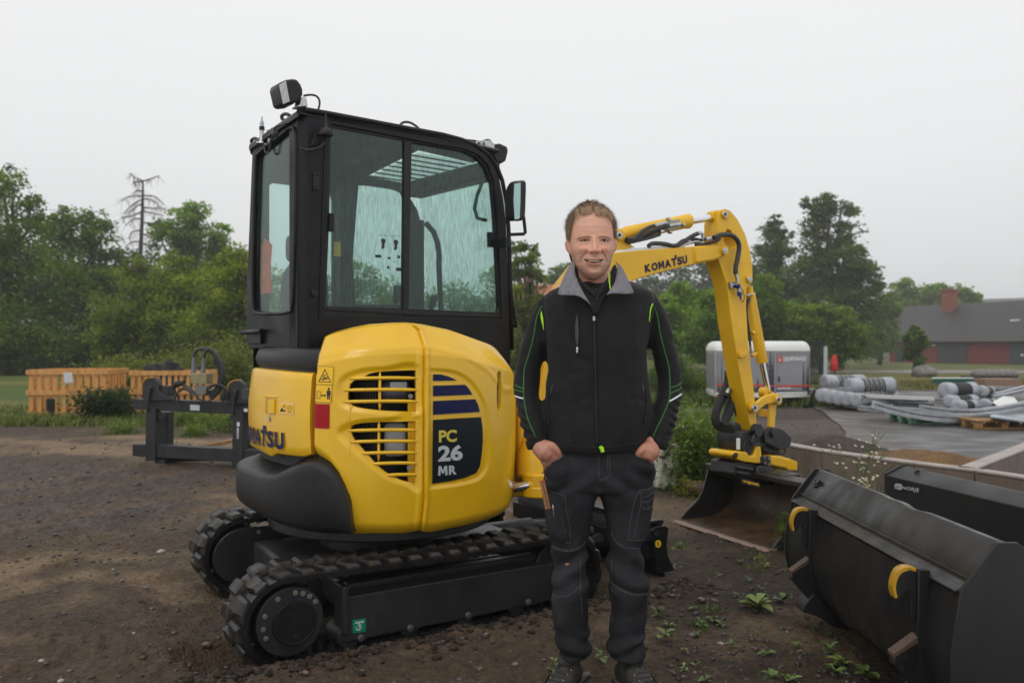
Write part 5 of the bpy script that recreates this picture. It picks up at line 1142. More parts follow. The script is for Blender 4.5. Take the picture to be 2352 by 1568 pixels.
BK=mb.obj('bucket',M_bin,EX,smooth=40)
sidep=[(0,.012)]+[(a,z) for a,z in pr3[4:]]+[(.27,.39),(.25,.33),(.22,.24),(.17,.16),(.09,.08)]
for s0,s1 in ((0,.014),(.986,1)):
 q=[(.0,.0)]+[(a+.012,z-.006) for a,z in pr3[3:]]+[(.29,.40),(.265,.33),(.235,.235),(.18,.15),(.08,.075)]
 MB().prism([bp3(a,z,s0) for a,z in q],[bp3(a,z,s1) for a,z in q]).obj('bucket_side',M_bkt,BK,smooth=30,bevel=.002)
M_edge=MT('worn_edge_steel',(.30,.20,.16),(.2,.14,.11),scale=20,rough=.4,metal=.3,bump=.2)
MB().prism([bp3(a,z,-.008) for a,z in ((-.03,0),(.05,0),(.05,.02),(-.02,.018))],[bp3(a,z,1.008) for a,z in ((-.03,0),(.05,0),(.05,.02),(-.02,.018))]).obj('cutting_edge',M_edge,BK,bevel=.002)
MB().prism([bp3(a,z,-.004) for a,z in ((.26,.385),(.42,.385),(.42,.42),(.26,.42))],[bp3(a,z,1.004) for a,z in ((.26,.385),(.42,.385),(.42,.42),(.26,.42))]).obj('top_beam',M_bkt,BK,bevel=.006)
MB().prism([bp3(a,z,.28) for a,z in ((.30,.38),(.5,.36),(.5,.43),(.33,.43))],[bp3(a,z,.74) for a,z in ((.30,.38),(.5,.36),(.5,.43),(.33,.43))]).obj('hitch_mount',M_bkt,BK,bevel=.01)
mb=MB();q=zs(ZG,[(612,1020),(718,1046),(716,1064),(612,1038)])
vs,fs=text_geo('engcon',.04);
TL,TRr,BRr,BL=[np.array(a) for a in q];YB=BF.w(*BF.on_v(*ZG(665,1040),-.15)).y
mb.add([P(*((BL*(1-x)+BRr*x)*(1-y)+(TL*(1-x)+TRr*x)*y),YB-(x*.16)) for x,y in vs],fs);m_=bpy.data.meshes.new('maker_name');m_.from_pydata([tuple(p) for p in mb.v],[],mb.f);finish(bpy.data.objects.new('maker_name',m_),M_ydec,BK,smooth=0)
MB().prism([P(*ZG(x,y),YB+.004-(.16*(x-612)/106)) for x,y in ((600,1008),(725,1040),(725,1072),(600,1045))],[P(*ZG(x,y),YB+.02-(.16*(x-612)/106)) for x,y in ((600,1008),(725,1040),(725,1072),(600,1045))]).obj('name_plate',M_bkt,BK)
# ================================================================ PERSON
YP=3.20
PE=empty('person',(.31,YP,.0),'smiling man in black jacket with grey collar and dark work trousers, hands in pockets','person')
def pm(f,x,y,Y=YP):return P(*f(x,y),Y)
def ell_ring(f,y,xl,xr,dep,Y=YP,n=28,e=2.3,dy=0,fr=1.0,tilt=0):
 a,b=pm(f,xl,y,Y),pm(f,xr,y,Y);c=(a+b)/2;hx=(b.x-a.x)/2;out=[]
 for k in range(n):
  t=2*math.pi*k/n;ct,st=math.cos(t),math.sin(t)
  sx=math.copysign(abs(ct)**(2/e),ct);sy=math.copysign(abs(st)**(2/e),st)
  out.append(Vector((c.x+hx*sx,Y+dy+dep*sy*(fr if sy<0 else 1),c.z+tilt*sx*hx)))
 return out
def densify(rings,k=4):
 out=[];m=len(rings);n=len(rings[0])
 cols=[spline([r[i] for r in rings],k) for i in range(n)]
 return [[cols[i][j] for i in range(n)] for j in range(len(cols[0]))]
def remesh(mb,name,mat,parent,vox=.007,smooth_it=4,wr=None):
 me=mb.mesh(name+'_src');o=bpy.data.objects.new(name+'_src',me);S.collection.objects.link(o)
 m=o.modifiers.new('r','REMESH');m.mode='VOXEL';m.voxel_size=vox;s_=o.modifiers.new('s','SMOOTH');s_.iterations=smooth_it;s_.factor=.5
 dg=bpy.context.evaluated_depsgraph_get();dg.update();r=bpy.data.meshes.new_from_object(o.evaluated_get(dg));r.name=name
 bpy.data.objects.remove(o)
 if wr:
  n=len(r.vertices);co=np.empty(n*3,np.float32);r.vertices.foreach_get('co',co);no=np.empty(n*3,np.float32);r.vertices.foreach_get('normal',no)
  co,no=co.reshape(-1,3),no.reshape(-1,3);co+=no*wr(co,no)[:,None];r.vertices.foreach_set('co',co.ravel());r.update()
 r.materials.clear()
 return finish(bpy.data.objects.new(name,r),mat,parent,smooth=180)
def capsule_chain(mb,pts,rs,n=16,flat=None,k=5):
 q=spline([Vector(p) for p in pts],k);m=len(pts)-1
 r=[float(np.interp(i/(len(q)-1)*m,range(m+1),rs)) for i in range(len(q))]
 a,b=q[0]-(q[1]-q[0]).normalized()*r[0]*.7,q[-1]+(q[-1]-q[-2]).normalized()*r[-1]*.7
 mb.tube([a]+q+[b],[r[0]*.55]+r+[r[-1]*.55],n)
M_jkt=MT('black_softshell',(.0060,.0057,.0060),(.0095,.0090,.0095),scale=20,rough=.7,bump=.25,bscale=500,spec=.22,sheen=.05)
M_trs=MT('dark_grey_denim',(.012,.0122,.0140),(.042,.043,.049),scale=4.5,lo=.42,hi=.78,rough=.85,bump=.35,bscale=420,spec=.2,detail=8)
M_skin=MT('skin',(.5,.3,.2),(.94,.90,.90),scale=40,rough=.42,attr='Col',sub=.12,bump=.12,bscale=400,spec=.4)
M_hand=MT('hand_skin',(.36,.165,.10),(.42,.21,.14),scale=30,rough=.5,sub=.1,bump=.4,bscale=160,spec=.35)
M_gcol=MT('grey_fleece',(.17,.165,.18),(.22,.215,.23),scale=60,rough=.95,bump=.5,bscale=300,spec=.15)
M_lime=MT('lime_piping',(.35,.75,.01),None,rough=.6);M_grst=MT('green_stitching',(.04,.19,.03),(.02,.09,.015),scale=200,rough=.7)
M_sti=MT('pale_stitching',(.095,.095,.10),(.03,.03,.03),scale=160,rough=.8)
def wr_j(co,no):
 x,y,z=co[:,0],co[:,1],co[:,2]
 arm=sstep(.0,.04,np.abs(x-.315-.01)-.235);el_=np.exp(-((z-.98)/.13)**2)
 w=.0045*arm*el_*np.sin(z*190+6*np.sin(x*30)+vnoise(x*30,z*12,1,3)*3)
 w+=.010*fbm(x*1.0+y*.5,z*.6,8,3,7)*(1-arm*.4)+.005*arm*fbm(x*2,z,14,3,9)
 rdg=lambda s_,sd,sx,sz:np.abs(fbm(x*sx+z*sz,z*sx-x*sz,s_,3,sd));w -= .010*np.clip(.22-rdg(5,33,1,.8),0,1)*(1-arm)*2.2+.008*np.clip(.2-rdg(9,37,.6,-.5),0,1)*arm*2
 w+=(1-arm)*.007*np.sin((x-.31)*14+z*22+2*vnoise(x,z,7,4))*np.exp(-((z-.9)/.09)**2)*.7
 return w
mb=MB()
tor=[(545,350,672,.082,.03),(562,318,706,.095,.02),(592,262,765,.11,.006),(625,222,805,.115,0),(700,215,800,.125,-.005),(800,228,790,.132,-.01),(900,240,779,.134,-.01),(1000,243,775,.132,-.01),(1100,236,780,.132,-.01),(1200,227,793,.135,-.01),(1300,228,788,.138,-.01),(1370,240,772,.136,-.01),(1415,258,750,.132,-.01),(1432,262,744,.126,-.01)]
rings=densify([ell_ring(ZD,y,a,b,d,dy=e_) for y,a,b,d,e_ in tor],3);mb.loft(rings)
def sleeve(pts,rs,dys):capsule_chain(mb,[pm(ZD,x,y,YP+dy) for (x,y),dy in zip(pts,dys)],[r*.4396/F*YP for r in rs],20)
SLR=[(262,640),(215,740),(186,860),(160,980),(141,1090),(146,1190),(168,1300),(188,1392)]
SLL=[(768,635),(815,735),(843,860),(868,980),(884,1080),(880,1190),(858,1300),(824,1392)]
sleeve(SLR,[48,60,64,68,72,68,60,52],[.01,.015,.02,.03,.03,.0,-.04,-.055])
sleeve(SLL,[48,60,66,69,72,68,62,54],[.01,.015,.02,.03,.03,.0,-.03,-.045])
JK=remesh(mb,'jacket',M_jkt,PE,.0065,5,wr_j)
BJ=bvh_of(JK)
def cords(name,pts,r,mat,parent,bv,f,off=.001,n=6,sm=4):
 q=stroke(bv,[f(*p) for p in pts],r,off,sm=sm)
 if len(q)<2:return None
 return MB().tube(q,r,n).obj(name,mat,parent,smooth=180)
cords('front_zip',[(492,738),(496,900),(500,1100),(504,1300),(506,1412)],.0045,M_pla,JK,BJ,ZD,.0);cords('zip_placket',[(483,735),(488,900),(491,1100),(495,1300),(497,1412)],.0022,M_jkt,JK,BJ,ZD,.001);cords('zip_placket',[(502,735),(508,900),(512,1100),(515,1300),(517,1412)],.0022,M_jkt,JK,BJ,ZD,.001)
cords('zip_puller',[(491,738),(491,765)],.006,M_steel,JK,BJ,ZD,.005);cords('pocket_puller',[(406,898),(406,932)],.005,M_steel,JK,BJ,ZD,.004);cords('pocket_puller',[(258,1275),(259,1305)],.004,M_pla,JK,BJ,ZD,.005);cords('pocket_puller',[(755,1268),(752,1300)],.004,M_pla,JK,BJ,ZD,.005)
M_slit=MT('grey_pocket_lining',(.05,.05,.065),None,rough=.8)
decal('chest_pocket',[poly(zs(ZD,[(402,715),(409,760),(412,860),(409,895),(402,896),(394,850),(393,770),(397,730)]))],BJ,M_slit,JK,.002);cords('pocket_edge',[(404,712),(412,780),(414,860),(408,898)],.0022,M_jkt,JK,BJ,ZD,.003);cords('pocket_edge',[(399,715),(390,790),(390,850),(402,898)],.0022,M_jkt,JK,BJ,ZD,.002)
decal('hand_pocket',[poly(zs(ZD,[(284,1078),(268,1105),(262,1140),(267,1142),(277,1108)]))],BJ,M_slit,JK,.002);decal('hand_pocket',[poly(zs(ZD,[(738,1070),(750,1100),(753,1130),(748,1130),(742,1100)]))],BJ,M_slit,JK,.002)
cords('pocket_edge',[(286,1076),(262,1120),(254,1200),(256,1270)],.0018,M_jkt,JK,BJ,ZD,.002);cords('pocket_edge',[(736,1068),(757,1120),(762,1200),(756,1268)],.0018,M_jkt,JK,BJ,ZD,.002)
cords('armhole_seam',[(205,610),(212,680),(226,760),(240,840)],.0016,M_jkt,JK,BJ,ZD,.001);cords('armhole_seam',[(812,580),(800,660),(785,740),(778,820)],.0016,M_jkt,JK,BJ,ZD,.001)
decal('lime_panel',[poly(zs(ZD,[(219,708),(228,740),(233,790),(234,812),(226,790),(215,752),(215,722)]))],BJ,M_lime,JK,.004);cords('lime_piping',[(796,672),(785,705),(779,765)],.0025,M_lime,JK,BJ,ZD,.001)
for pts in ([(219,684),(192,745),(178,830),(160,905),(140,970),(128,1015),(124,1080),(124,1140),(130,1200),(148,1280),(187,1368)],[(124,1118),(100,1108),(76,1094)],[(124,1134),(100,1128),(78,1120)],
   [(797,674),(822,735),(838,830),(858,910),(880,990),(886,1040),(888,1140),(880,1185),(850,1260),(815,1330),(790,1390)],[(890,1110),(925,1100),(948,1082)],[(890,1140),(925,1125),(952,1108)]):
 cords('sleeve_stitching',pts,.0024,M_grst,JK,BJ,ZD,.0005)
cords('reflective_piping',[(122,1167),(100,1162),(72,1150)],.0030,M_white,JK,BJ,ZD,.0005);cords('reflective_piping',[(884,1182),(920,1162),(952,1140)],.0034,M_white,JK,BJ,ZD,.0005)
def cuff(pts,r,dy):
 a,b=[pm(ZD,x,y,YP+dy) for x,y in pts];return MB().tube([a.lerp(b,t) for t in (0,.15,.5,.85,1)],[r*.92,r,r*1.01,r,r*.9],22).obj('cuff',M_jkt,JK,smooth=180)
cuff([(184,1375),(196,1422)],.0395,-.054);cuff([(834,1370),(815,1420)],.041,-.045)
decal('yellow_tag',[poly(zs(ZD,[(876,1395),(888,1395),(889,1412),(877,1410)]))],BJ,M_ydec,JK,.003)
decal('lime_tab',[poly(zs(ZD,[(523,1416),(540,1418),(543,1442),(524,1446)]))],BJ,M_lime,JK,.004)
MB().tube([pm(ZD,523,1416,YP-.150),pm(ZD,538,1445,YP-.150)],.0065,8).obj('lime_zip_end',M_lime,JK)
hp_=[cast(BJ,*ZD(x,y),-.004)[0] for x,y in ((262,1398),(300,1412),(400,1420),(500,1424),(600,1420),(700,1405),(748,1388))]
hp_=[p for p in hp_ if p is not None]
if len(hp_)>2:MB().tube(spline(hp_,5),.0062,8).obj('hem',M_jkt,JK,smooth=180)
def wr_t(co,no):
 x,y,z=co[:,0],co[:,1],co[:,2]
 kn=np.exp(-((z-.47)/.09)**2);an=np.exp(-((z-.16)/.07)**2);cr=np.exp(-((z-.80)/.06)**2)
 s_=np.where(x>.31,1,-1);q=(x-.31)*s_
 w=.0095*kn*np.sin((z*62)+q*38*1.0+3*vnoise(x,z,16,2))+.009*an*np.sin(z*85-q*30+3*vnoise(x,z,20,5))
 w+=.005*cr*np.sin(z*70+q*55)+.008*fbm(x,z*.7,9,3,2)-.016*np.clip(.2-np.abs(fbm(x*.8+z*.6,z*1.1-x*.5,7,3,44)),0,1)*(.4+kn+an)+.0025*fbm(x,z,40,2,6)
 return w
mb=MB()
pel=[(118,330,880,.118),(160,300,905,.125),(210,270,938,.128),(260,264,946,.13),(320,264,944,.128),(375,262,940,.118),(398,285,915,.095)]
mb.loft(densify([ell_ring(ZE,y,a,b,d,dy=.0) for y,a,b,d in pel],3))
legL=[(380,262,600,.115),(450,266,585,.108),(520,276,572,.103),(600,285,558,.099),(680,303,544,.095),(760,318,528,.09),(820,318,524,.085),(880,310,526,.083),(960,314,534,.083),(1050,316,538,.083),(1150,325,541,.08),(1250,337,547,.078),(1330,348,551,.078),(1385,352,549,.08),(1405,356,545,.078)]
legR=[(380,598,940,.115),(450,615,936,.108),(520,630,928,.103),(600,642,918,.099),(680,652,888,.095),(760,660,864,.09),(820,660,868,.085),(880,658,888,.083),(960,668,901,.083),(1050,670,899,.083),(1150,668,893,.08),(1250,663,884,.078),(1330,658,876,.078),(1385,656,868,.08),(1405,660,862,.078)]
for L_ in (legL,legR):mb.loft(densify([ell_ring(ZE,y,a,b,d,dy=.005+(.01 if 700<y<900 else 0)) for y,a,b,d in L_],3))
for pts in ([(283,292),(325,283),(365,258)],[(930,268),(885,256),(835,225)]):
 capsule_chain(mb,[pm(ZE,x+(22 if x<500 else -22),y,YP-q) for (x,y),q in zip(pts,(.070,.088,.100))],[.026,.034,.030],14);capsule_chain(mb,[pm(ZE,x+(30 if x<500 else -30),y+60,YP-q) for (x,y),q in zip(pts,(.055,.070,.080))],[.030,.036,.034],14)
TRS=remesh(mb,'trousers',M_trs,PE,.0065,5,wr_t)
BT=bvh_of(TRS)
for pts in ([(258,235),(300,228),(345,205),(380,180),(388,150)],[(256,246),(305,238),(352,214),(392,184),(401,150)]):cords('pocket_seam',pts,.0022 if pts[0][1]>240 else .0048,M_sti if pts[0][1]>240 else M_trs,TRS,BT,ZE,.002)
for pts in ([(955,208),(900,192),(850,170),(815,140),(795,118)],[(952,217),(895,202),(842,180),(805,148),(788,120)]):cords('pocket_seam',pts,.0022 if pts[0][1]>212 else .0048,M_sti if pts[0][1]>212 else M_trs,TRS,BT,ZE,.002)
sti=[[(603,180),(602,250),(600,325)],[(665,180),(668,250),(668,300),(640,325),(600,335)],[(655,180),(656,290)],[(322,728),(345,745),(400,757),(450,752),(490,735),(520,705)],[(320,738),(345,755),(400,766),(450,762),(495,744)],
       [(676,645),(700,695),(740,735),(800,750),(862,745)],[(314,1025),(350,1040),(400,1040),(450,1015),(490,972)],[(676,950),(720,985),(790,1018),(840,1026),(898,1018)],[(676,958),(720,995),(790,1027),(840,1035),(898,1027)],
       [(385,425),(374,500),(385,600),(400,712)],[(395,430),(405,520),(425,620),(428,715)],[(300,395),(340,415),(388,425)],[(398,712),(425,718)],[(848,395),(860,450),(840,560),(812,700)],[(845,400),(815,470),(795,580),(778,690)],[(850,392),(900,390),(932,372)],[(778,692),(810,702),(880,690),(905,655),(918,600)],[(310,465),(335,470),(352,478)],[(865,435),(900,430),(930,410)],[(862,470),(900,462),(932,445)],[(868,512),(900,505),(932,488)],[(868,488),(872,512)],[(898,480),(902,505)],[(490,820),(488,900),(490,1000),(500,1150)],[(680,820),(682,950),(684,1200)]]
for pts in sti:cords('seam_stitching',pts,.0012,M_sti,TRS,BT,ZE,.001)
def puffy(name,pts,t=.012):
 A=[cast(BT,*ZE(*p),-.006)[0] for p in pts];B=[cast(BT,*ZE(*p),t)[0] for p in pts]
 if all(a is not None for a in A+B):return MB().prism(A,B).obj(name,M_trs,TRS,smooth=60,bevel=.003)
puffy('cargo_pocket',[(300,420),(340,432),(378,440),(372,500),(383,600),(396,700),(372,690),(338,650),(318,560),(300,500)]);puffy('cargo_pocket',[(862,440),(900,430),(922,415),(920,500),(912,590),(900,650),(875,685),(820,695),(845,580),(862,480)])
puffy('belt_loop',[(440,122),(462,124),(462,142),(440,140)],.006);puffy('belt_loop',[(740,112),(762,108),(764,126),(742,130)],.006)
fr_=[(375,812),(385,798),(410,795),(440,806),(452,880),(518,1165),(470,1178),(430,1150),(395,930)]
M_wood=MT('varnished_wood_rule',(.36,.17,.06),(.28,.12,.04),scale=12,rough=.5,stretch=(1,1,8));
a=pm(ZM,398,812,YP-.128);b=pm(ZM,475,1185,YP-.118)
def slab(p,q,w,t,off=0):
 d=(q-p).normalized();s_=d.cross(Vector((0,1,0))).normalized();n_=s_.cross(d);M=Matrix((s_,n_,d)).transposed();return MB().box((p+q)/2+s_*off,(w,t,(q-p).length),M)
RU=empty('folding_rule',a,'yellowed wooden folding rule with red end sticking out of the trouser leg pocket','folding rule')
for k in range(4):slab(a+Vector((0,0,-.006*(k % 2))),b,.0042,.013,(-.0078+.0052*k)).obj('rule_section',M_wood,RU,bevel=.0006)
slab(a+Vector((0,0,.001)),a+(b-a)*.035,.021,.0135).obj('red_end',MT('red_rule_end',(.35,.02,.03),None,rough=.5),RU,bevel=.001)
mb=MB();n_=(b-a)
for k in range(14):
 c=a.lerp(b,.08+.065*k);mb.box(c+Vector((.002+(.002 if k % 2 else 0),-.0072,0)),(.006 if k % 5 else .010,.0006,.0009))
mb.obj('scale_marks',M_dk,RU,smooth=0)['kind']='stuff'
pa,pb=pm(ZM,541,1125,YP-.126),pm(ZM,556,1290,YP-.118)
PN=MB().tube([pa,pa.lerp(pb,.08),pa.lerp(pb,.16),pa.lerp(pb,.4),pb],[.0016,.0018,.0036,.004,.004],12).obj('pen',M_steel,None,smooth=60);rebase(PN,pa);tag(PN,'silver pen clipped into the trouser leg pocket beside the folding rule','pen')
KU=.17578/F*3.06
def hc(x,y,d):return Vector(((ZL(x,0)[0]-CX)/F*3.06,3.06+.085-d*KU,CH+(HY-ZL(0,y)[1])/F*3.06))
WY=[165,185,215,260,320,400,500,600,700,780,860,930,1000,1060,1110,1150,1180,1196]
WW=[20,95,150,205,255,290,305,306,298,286,272,258,236,205,165,118,66,15]
FD=[20,110,180,245,300,338,352,345,338,340,342,345,345,338,325,300,262,200]
BD=[20,140,220,290,340,375,392,385,360,320,270,225,190,150,100,50,0,-60]
XC=[560,560,560,561,562,564,566,568,570,572,573,574,576,578,580,581,581,581]
ny,na=250,330
yy=np.interp(np.linspace(0,1,ny),np.linspace(0,1,60),np.interp(np.linspace(0,1,60),[0,.06,.9,1],[165,200,1150,1196]));th=np.linspace(-math.pi,math.pi,na,endpoint=False)
YYv=np.repeat(yy[:,None],na,1);TH=np.repeat(th[None],ny,0)
w_,fd,bd,xc=[np.interp(yy,WY,q)[:,None] for q in (WW,FD,BD,XC)]
e_=2.15;st,ct=np.sin(TH),np.cos(TH);spw=lambda q,e:np.sign(q)*np.abs(q)**(2/e)
XX=xc+w_*spw(st,e_);DD=np.where(ct>0,fd,bd)*spw(ct,2.0)
front=sstep(-.1,.35,ct)
gx=lambda cx,cy,sx,sy:np.exp(-((XX-cx)/sx)**2-((YYv-cy)/sy)**2)
cx0=np.interp(YYv,[165,700,1196],[560,572,581])
d=0*DD
d+=front*(16*gx(450,648,80,26)+16*gx(712,648,80,26)-6*gx(578,650,28,40))
d+=front*(-40*gx(452,700,80,48)-40*gx(712,700,80,48))+front*(17*gx(452,700,60,30)+17*gx(712,700,60,30))
nw=np.interp(YYv,[640,700,780,830,862],[24,27,38,50,46]);nh=np.interp(YYv,[620,660,720,790,825,845,866,885],[0,20,52,88,104,98,42,0])
d+=front*nh*np.exp(-np.abs((XX-578)/nw)**2.4)
d+=front*(34*gx(512,836,26,24)+34*gx(640,836,26,24)-22*gx(478,842,13,26)-22*gx(676,842,13,26)-34*gx(546,868,16,8)-34*gx(608,868,16,8))
d+=front*(36*gx(420,805,60,48)+36*gx(728,802,60,48)+8*gx(400,740,60,20)+8*gx(745,740,60,20))
def line_d(pts,wd):
 D_=np.full(XX.shape,1e9)
 for (x1,y1),(x2,y2) in zip(pts,pts[1:]):
  ex_,ey_=x2-x1,y2-y1;t=np.clip(((XX-x1)*ex_+(YYv-y1)*ey_)/(ex_*ex_+ey_*ey_),0,1);D_=np.minimum(D_,np.hypot(XX-x1-ex_*t,YYv-y1-ey_*t))
 return np.exp(-(D_/wd)**2)
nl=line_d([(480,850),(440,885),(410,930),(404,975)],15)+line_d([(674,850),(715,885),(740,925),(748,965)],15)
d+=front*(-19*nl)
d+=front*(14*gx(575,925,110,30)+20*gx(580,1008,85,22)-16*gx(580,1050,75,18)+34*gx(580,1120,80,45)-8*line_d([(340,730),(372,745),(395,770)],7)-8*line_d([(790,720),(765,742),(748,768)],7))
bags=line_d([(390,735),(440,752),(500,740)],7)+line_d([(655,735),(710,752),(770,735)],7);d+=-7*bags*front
fore=line_d([(430,470),(570,460),(720,478)],7)+line_d([(410,530),(570,524),(740,535)],7);d+=-1.2*fore*front
tm_=(XX-570)/124.;yu=954-16*tm_*tm_;yl=992-50*tm_*tm_;mo_w=sstep(0,.25,1-np.abs(tm_));ym=yl
lipU=front*mo_w*np.exp(-((YYv-(yu-9))/9)**2);lipL=front*mo_w*np.exp(-((YYv-(yl+15))/13)**2)
d+=14*lipU+22*lipL
slit=front*sstep(yu-3,yu+2,YYv)*(1-sstep(yl-2,yl+3,YYv))*(np.abs(tm_)<1)
d+=-46*slit
def eye_m(cx,cy):
 t=(XX-cx)/62.;cyc=cy+5*t*t;hgt=9*np.sqrt(np.clip(1-t*t,0,1));return front*(1-sstep(hgt*.75,hgt*1.05+.5,np.abs(YYv-cyc)))*(np.abs(t)<1)
em=eye_m(455,688)+eye_m(712,686);d+=-34*em
lid=line_d([(392,690),(420,672),(455,665),(490,671),(515,690)],7)+line_d([(650,688),(680,670),(712,663),(748,670),(778,690)],7);d+=front*8*lid
DD=DD+d
def ear(cx,cy,sgn):
 m=np.exp(-((YYv-cy)/92.)**4)*np.exp(-((DD+10)/46.)**4)*(np.sign(XX-570)==sgn);return m
E1_,E2_=ear(0,730,-1),ear(0,725,1)
XX2=XX-E1_*58+E2_*52;DD2=DD-(E1_+E2_)*14
CO=np.stack([((1263.3+XX2*.17578)-CX)/F*3.06,3.06+.085-DD2*KU,CH+(HY-(430.7+YYv*.17578))/F*3.06],-1)
sk=np.array((.66,.355,.235));C_=np.ones(XX.shape+(3,))*sk
def blend(c,m):
 global C_
 m=np.clip(m,0,1)[...,None];C_=C_*(1-m)+np.array(c)*m
blend((.66,.27,.20),.7*front*(gx(425,810,70,60)+gx(725,810,70,60)+.8*gx(578,820,50,50)));blend((.72,.44,.33),.5*front*gx(575,500,200,90))
stub=front*sstep(840,960,YYv+np.abs(XX-575)*.35)*(1-.75*gx(580,985,120,45))*(.6+.5*vnoise(XX,YYv,.35,2));stub=np.maximum(stub,front*gx(575,905,105,22)*.9);side=sstep(190,280,np.abs(XX-572))*sstep(760,900,YYv)
blend((.30,.18,.125),.6*stub+.35*side);blend((.50,.17,.14),.6*lipU+.75*lipL);blend((.05,.02,.018),slit)
brow=line_d([(372,672),(420,650),(480,646),(520,658)],15)+line_d([(648,654),(690,643),(750,648),(796,670)],15)
blend((.12,.065,.04),.75*brow*(.65+.5*vnoise(XX,YYv,.2,5))*front);blend((.38,.17,.125),.6*nl*front+.55*bags*front+.12*fore);blend((.36,.18,.135),front*.6*(gx(452,712,75,26)+gx(712,712,75,26)));blend((.06,.03,.025),front*(.85*(line_d([(395,690),(425,676),(455,671),(490,676),(512,690)],4)+line_d([(655,688),(685,674),(712,669),(745,674),(772,688)],4))))  # brows and lashes; sockets, folds and creases carry painted shade in the skin colour
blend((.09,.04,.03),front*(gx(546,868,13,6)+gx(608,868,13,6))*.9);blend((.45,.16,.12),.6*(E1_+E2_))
mb=MB();idx=[]
V_=CO.reshape(-1,3);fs=[]
for i in range(ny-1):
 for j in range(na):fs.append((i*na+j,i*na+(j+1) % na,(i+1)*na+(j+1) % na,(i+1)*na+j))
fs.append(tuple(range(na)));fs.append(tuple(range((ny-1)*na,ny*na))[::-1])
skin_v=[tuple(v) for v in V_];skin_f=fs;skin_c=[tuple(c) for c in C_.reshape(-1,3)]
mb=MB();mb.loft(densify([ell_ring(ZL,y,a,b,dp,Y=Yn,n=24,e=2.1) for y,a,b,dp,Yn in ((950,355,790,.056,3.19),(1050,360,790,.056,3.192),(1150,358,795,.058,3.192),(1250,345,815,.062,3.188),(1340,320,850,.07,3.18),(1500,280,900,.08,3.19))],4))
NKm=mb
HB=MB()
def fingers(base,kn0,kn1,wrist,rw,side,Y0):
 """wrist -> palm -> four bent fingers and a thumb inside the pocket"""
 capsule_chain(HB,[wrist+Vector((0,.012,.022)),wrist,(kn0+kn1)/2*.4+wrist*.6],[rw*.95,rw*.9,rw*1.02],16)
 for i in range(4):
  k=kn0.lerp(kn1,i/3);L_=(.072,.082,.078,.062)[i]*.95;dr=(k-wrist).normalized();q=k+dr*L_*.45+Vector((0,.012,0));r=q+Vector((dr.x*.3,.012,-.9)).normalized()*L_*.55
  capsule_chain(HB,[wrist.lerp(k,.35),k+Vector((0,-.004,0)),q,r],[.0135,.0125,.0098,.0082],10,k=4)
hr_w=pm(ZM,300,330,YP-.060);k0=pm(ZM,420,520,YP-.088);k1=pm(ZM,560,440,YP-.108)
fingers(None,pm(ZM,425,560,YP-.070),pm(ZM,550,480,YP-.088),pm(ZM,345,345,YP-.066),.030,1,0);capsule_chain(HB,[pm(ZM,420,330,YP-.080),pm(ZM,535,350,YP-.098),pm(ZM,620,440,YP-.100),pm(ZM,640,540,YP-.075)],[.020,.0165,.0125,.009],12)
capsule_chain(HB,[pm(ZM,345,345,YP-.070),pm(ZM,450,440,YP-.085)],[.031,.036],18);capsule_chain(HB,[pm(ZM,400,330,YP-.075),pm(ZM,500,430,YP-.084)],[.026,.030],18)
fingers(None,pm(ZM,1835,560,YP-.050),pm(ZM,1760,490,YP-.078),pm(ZM,1870,370,YP-.060),.033,-1,0);capsule_chain(HB,[pm(ZM,1800,360,YP-.085),pm(ZM,1740,400,YP-.095),pm(ZM,1690,460,YP-.092),pm(ZM,1690,560,YP-.065)],[.020,.0165,.0125,.009],12)
capsule_chain(HB,[pm(ZM,1860,370,YP-.068),pm(ZM,1830,450,YP-.078)],[.036,.038],18)
def rem(mb_,vox,it):
 me=mb_.mesh('src');o=bpy.data.objects.new('src',me);S.collection.objects.link(o);m=o.modifiers.new('r','REMESH');m.mode='VOXEL';m.voxel_size=vox;s_=o.modifiers.new('s','SMOOTH');s_.iterations=it
 dg=bpy.context.evaluated_depsgraph_get();dg.update();r=bpy.data.meshes.new_from_object(o.evaluated_get(dg));bpy.data.objects.remove(o);return [tuple(v.co) for v in r.vertices],[tuple(p.vertices) for p in r.polygons]
arms=MB()
for pts,dys in ((SLR,[.01,.015,.02,.03,.03,0,-.045,-.062]),(SLL,[.01,.015,.02,.03,.03,0,-.035,-.055])):
 q=[pm(ZD,x,y,YP+dy) for (x,y),dy in zip(pts,dys)];capsule_chain(arms,q,[.026,.034,.036,.038,.040,.034,.028,.027],14)
arms.loft(densify([ell_ring(ZD,y,a,b,dp) for y,a,b,dp in ((520,400,610,.055),(600,270,750,.08),(760,270,740,.10),(1000,290,720,.10),(1250,290,730,.10),(1400,300,710,.10))],3))
arms.v+=[];n0=len(arms.v);arms.add(HB.v,HB.f);arms.add(NKm.v,NKm.f)
for L_ in (legL,legR):arms.loft(densify([ell_ring(ZE,y,a+45,b-45,dp*.7) for y,a,b,dp in [(150,L_[0][1]+20,L_[0][2]-20,.12)]+L_],3))
v2,f2=rem(arms,.0042,4)
n1=len(skin_v);hcol=np.array((.46,.215,.145))
def vcol(p):
 n_=.5+.5*math.sin(p[0]*310+p[2]*170);
 return tuple(np.array((.60,.33,.23))*(.97+.03*n_)) if p[2]>1.4 else tuple(hcol*(.93+.07*n_))
allv=skin_v+v2;allf=skin_f+[tuple(i+n1 for i in f) for f in f2]
me=bpy.data.meshes.new('body');me.from_pydata(allv,[],allf);ca=me.color_attributes.new('Col','FLOAT_COLOR','POINT');cc=np.array(skin_c+[vcol(p) for p in v2]);ca.data.foreach_set('color',np.concatenate([cc,np.ones((len(cc),1))],1).astype(np.float32).ravel())
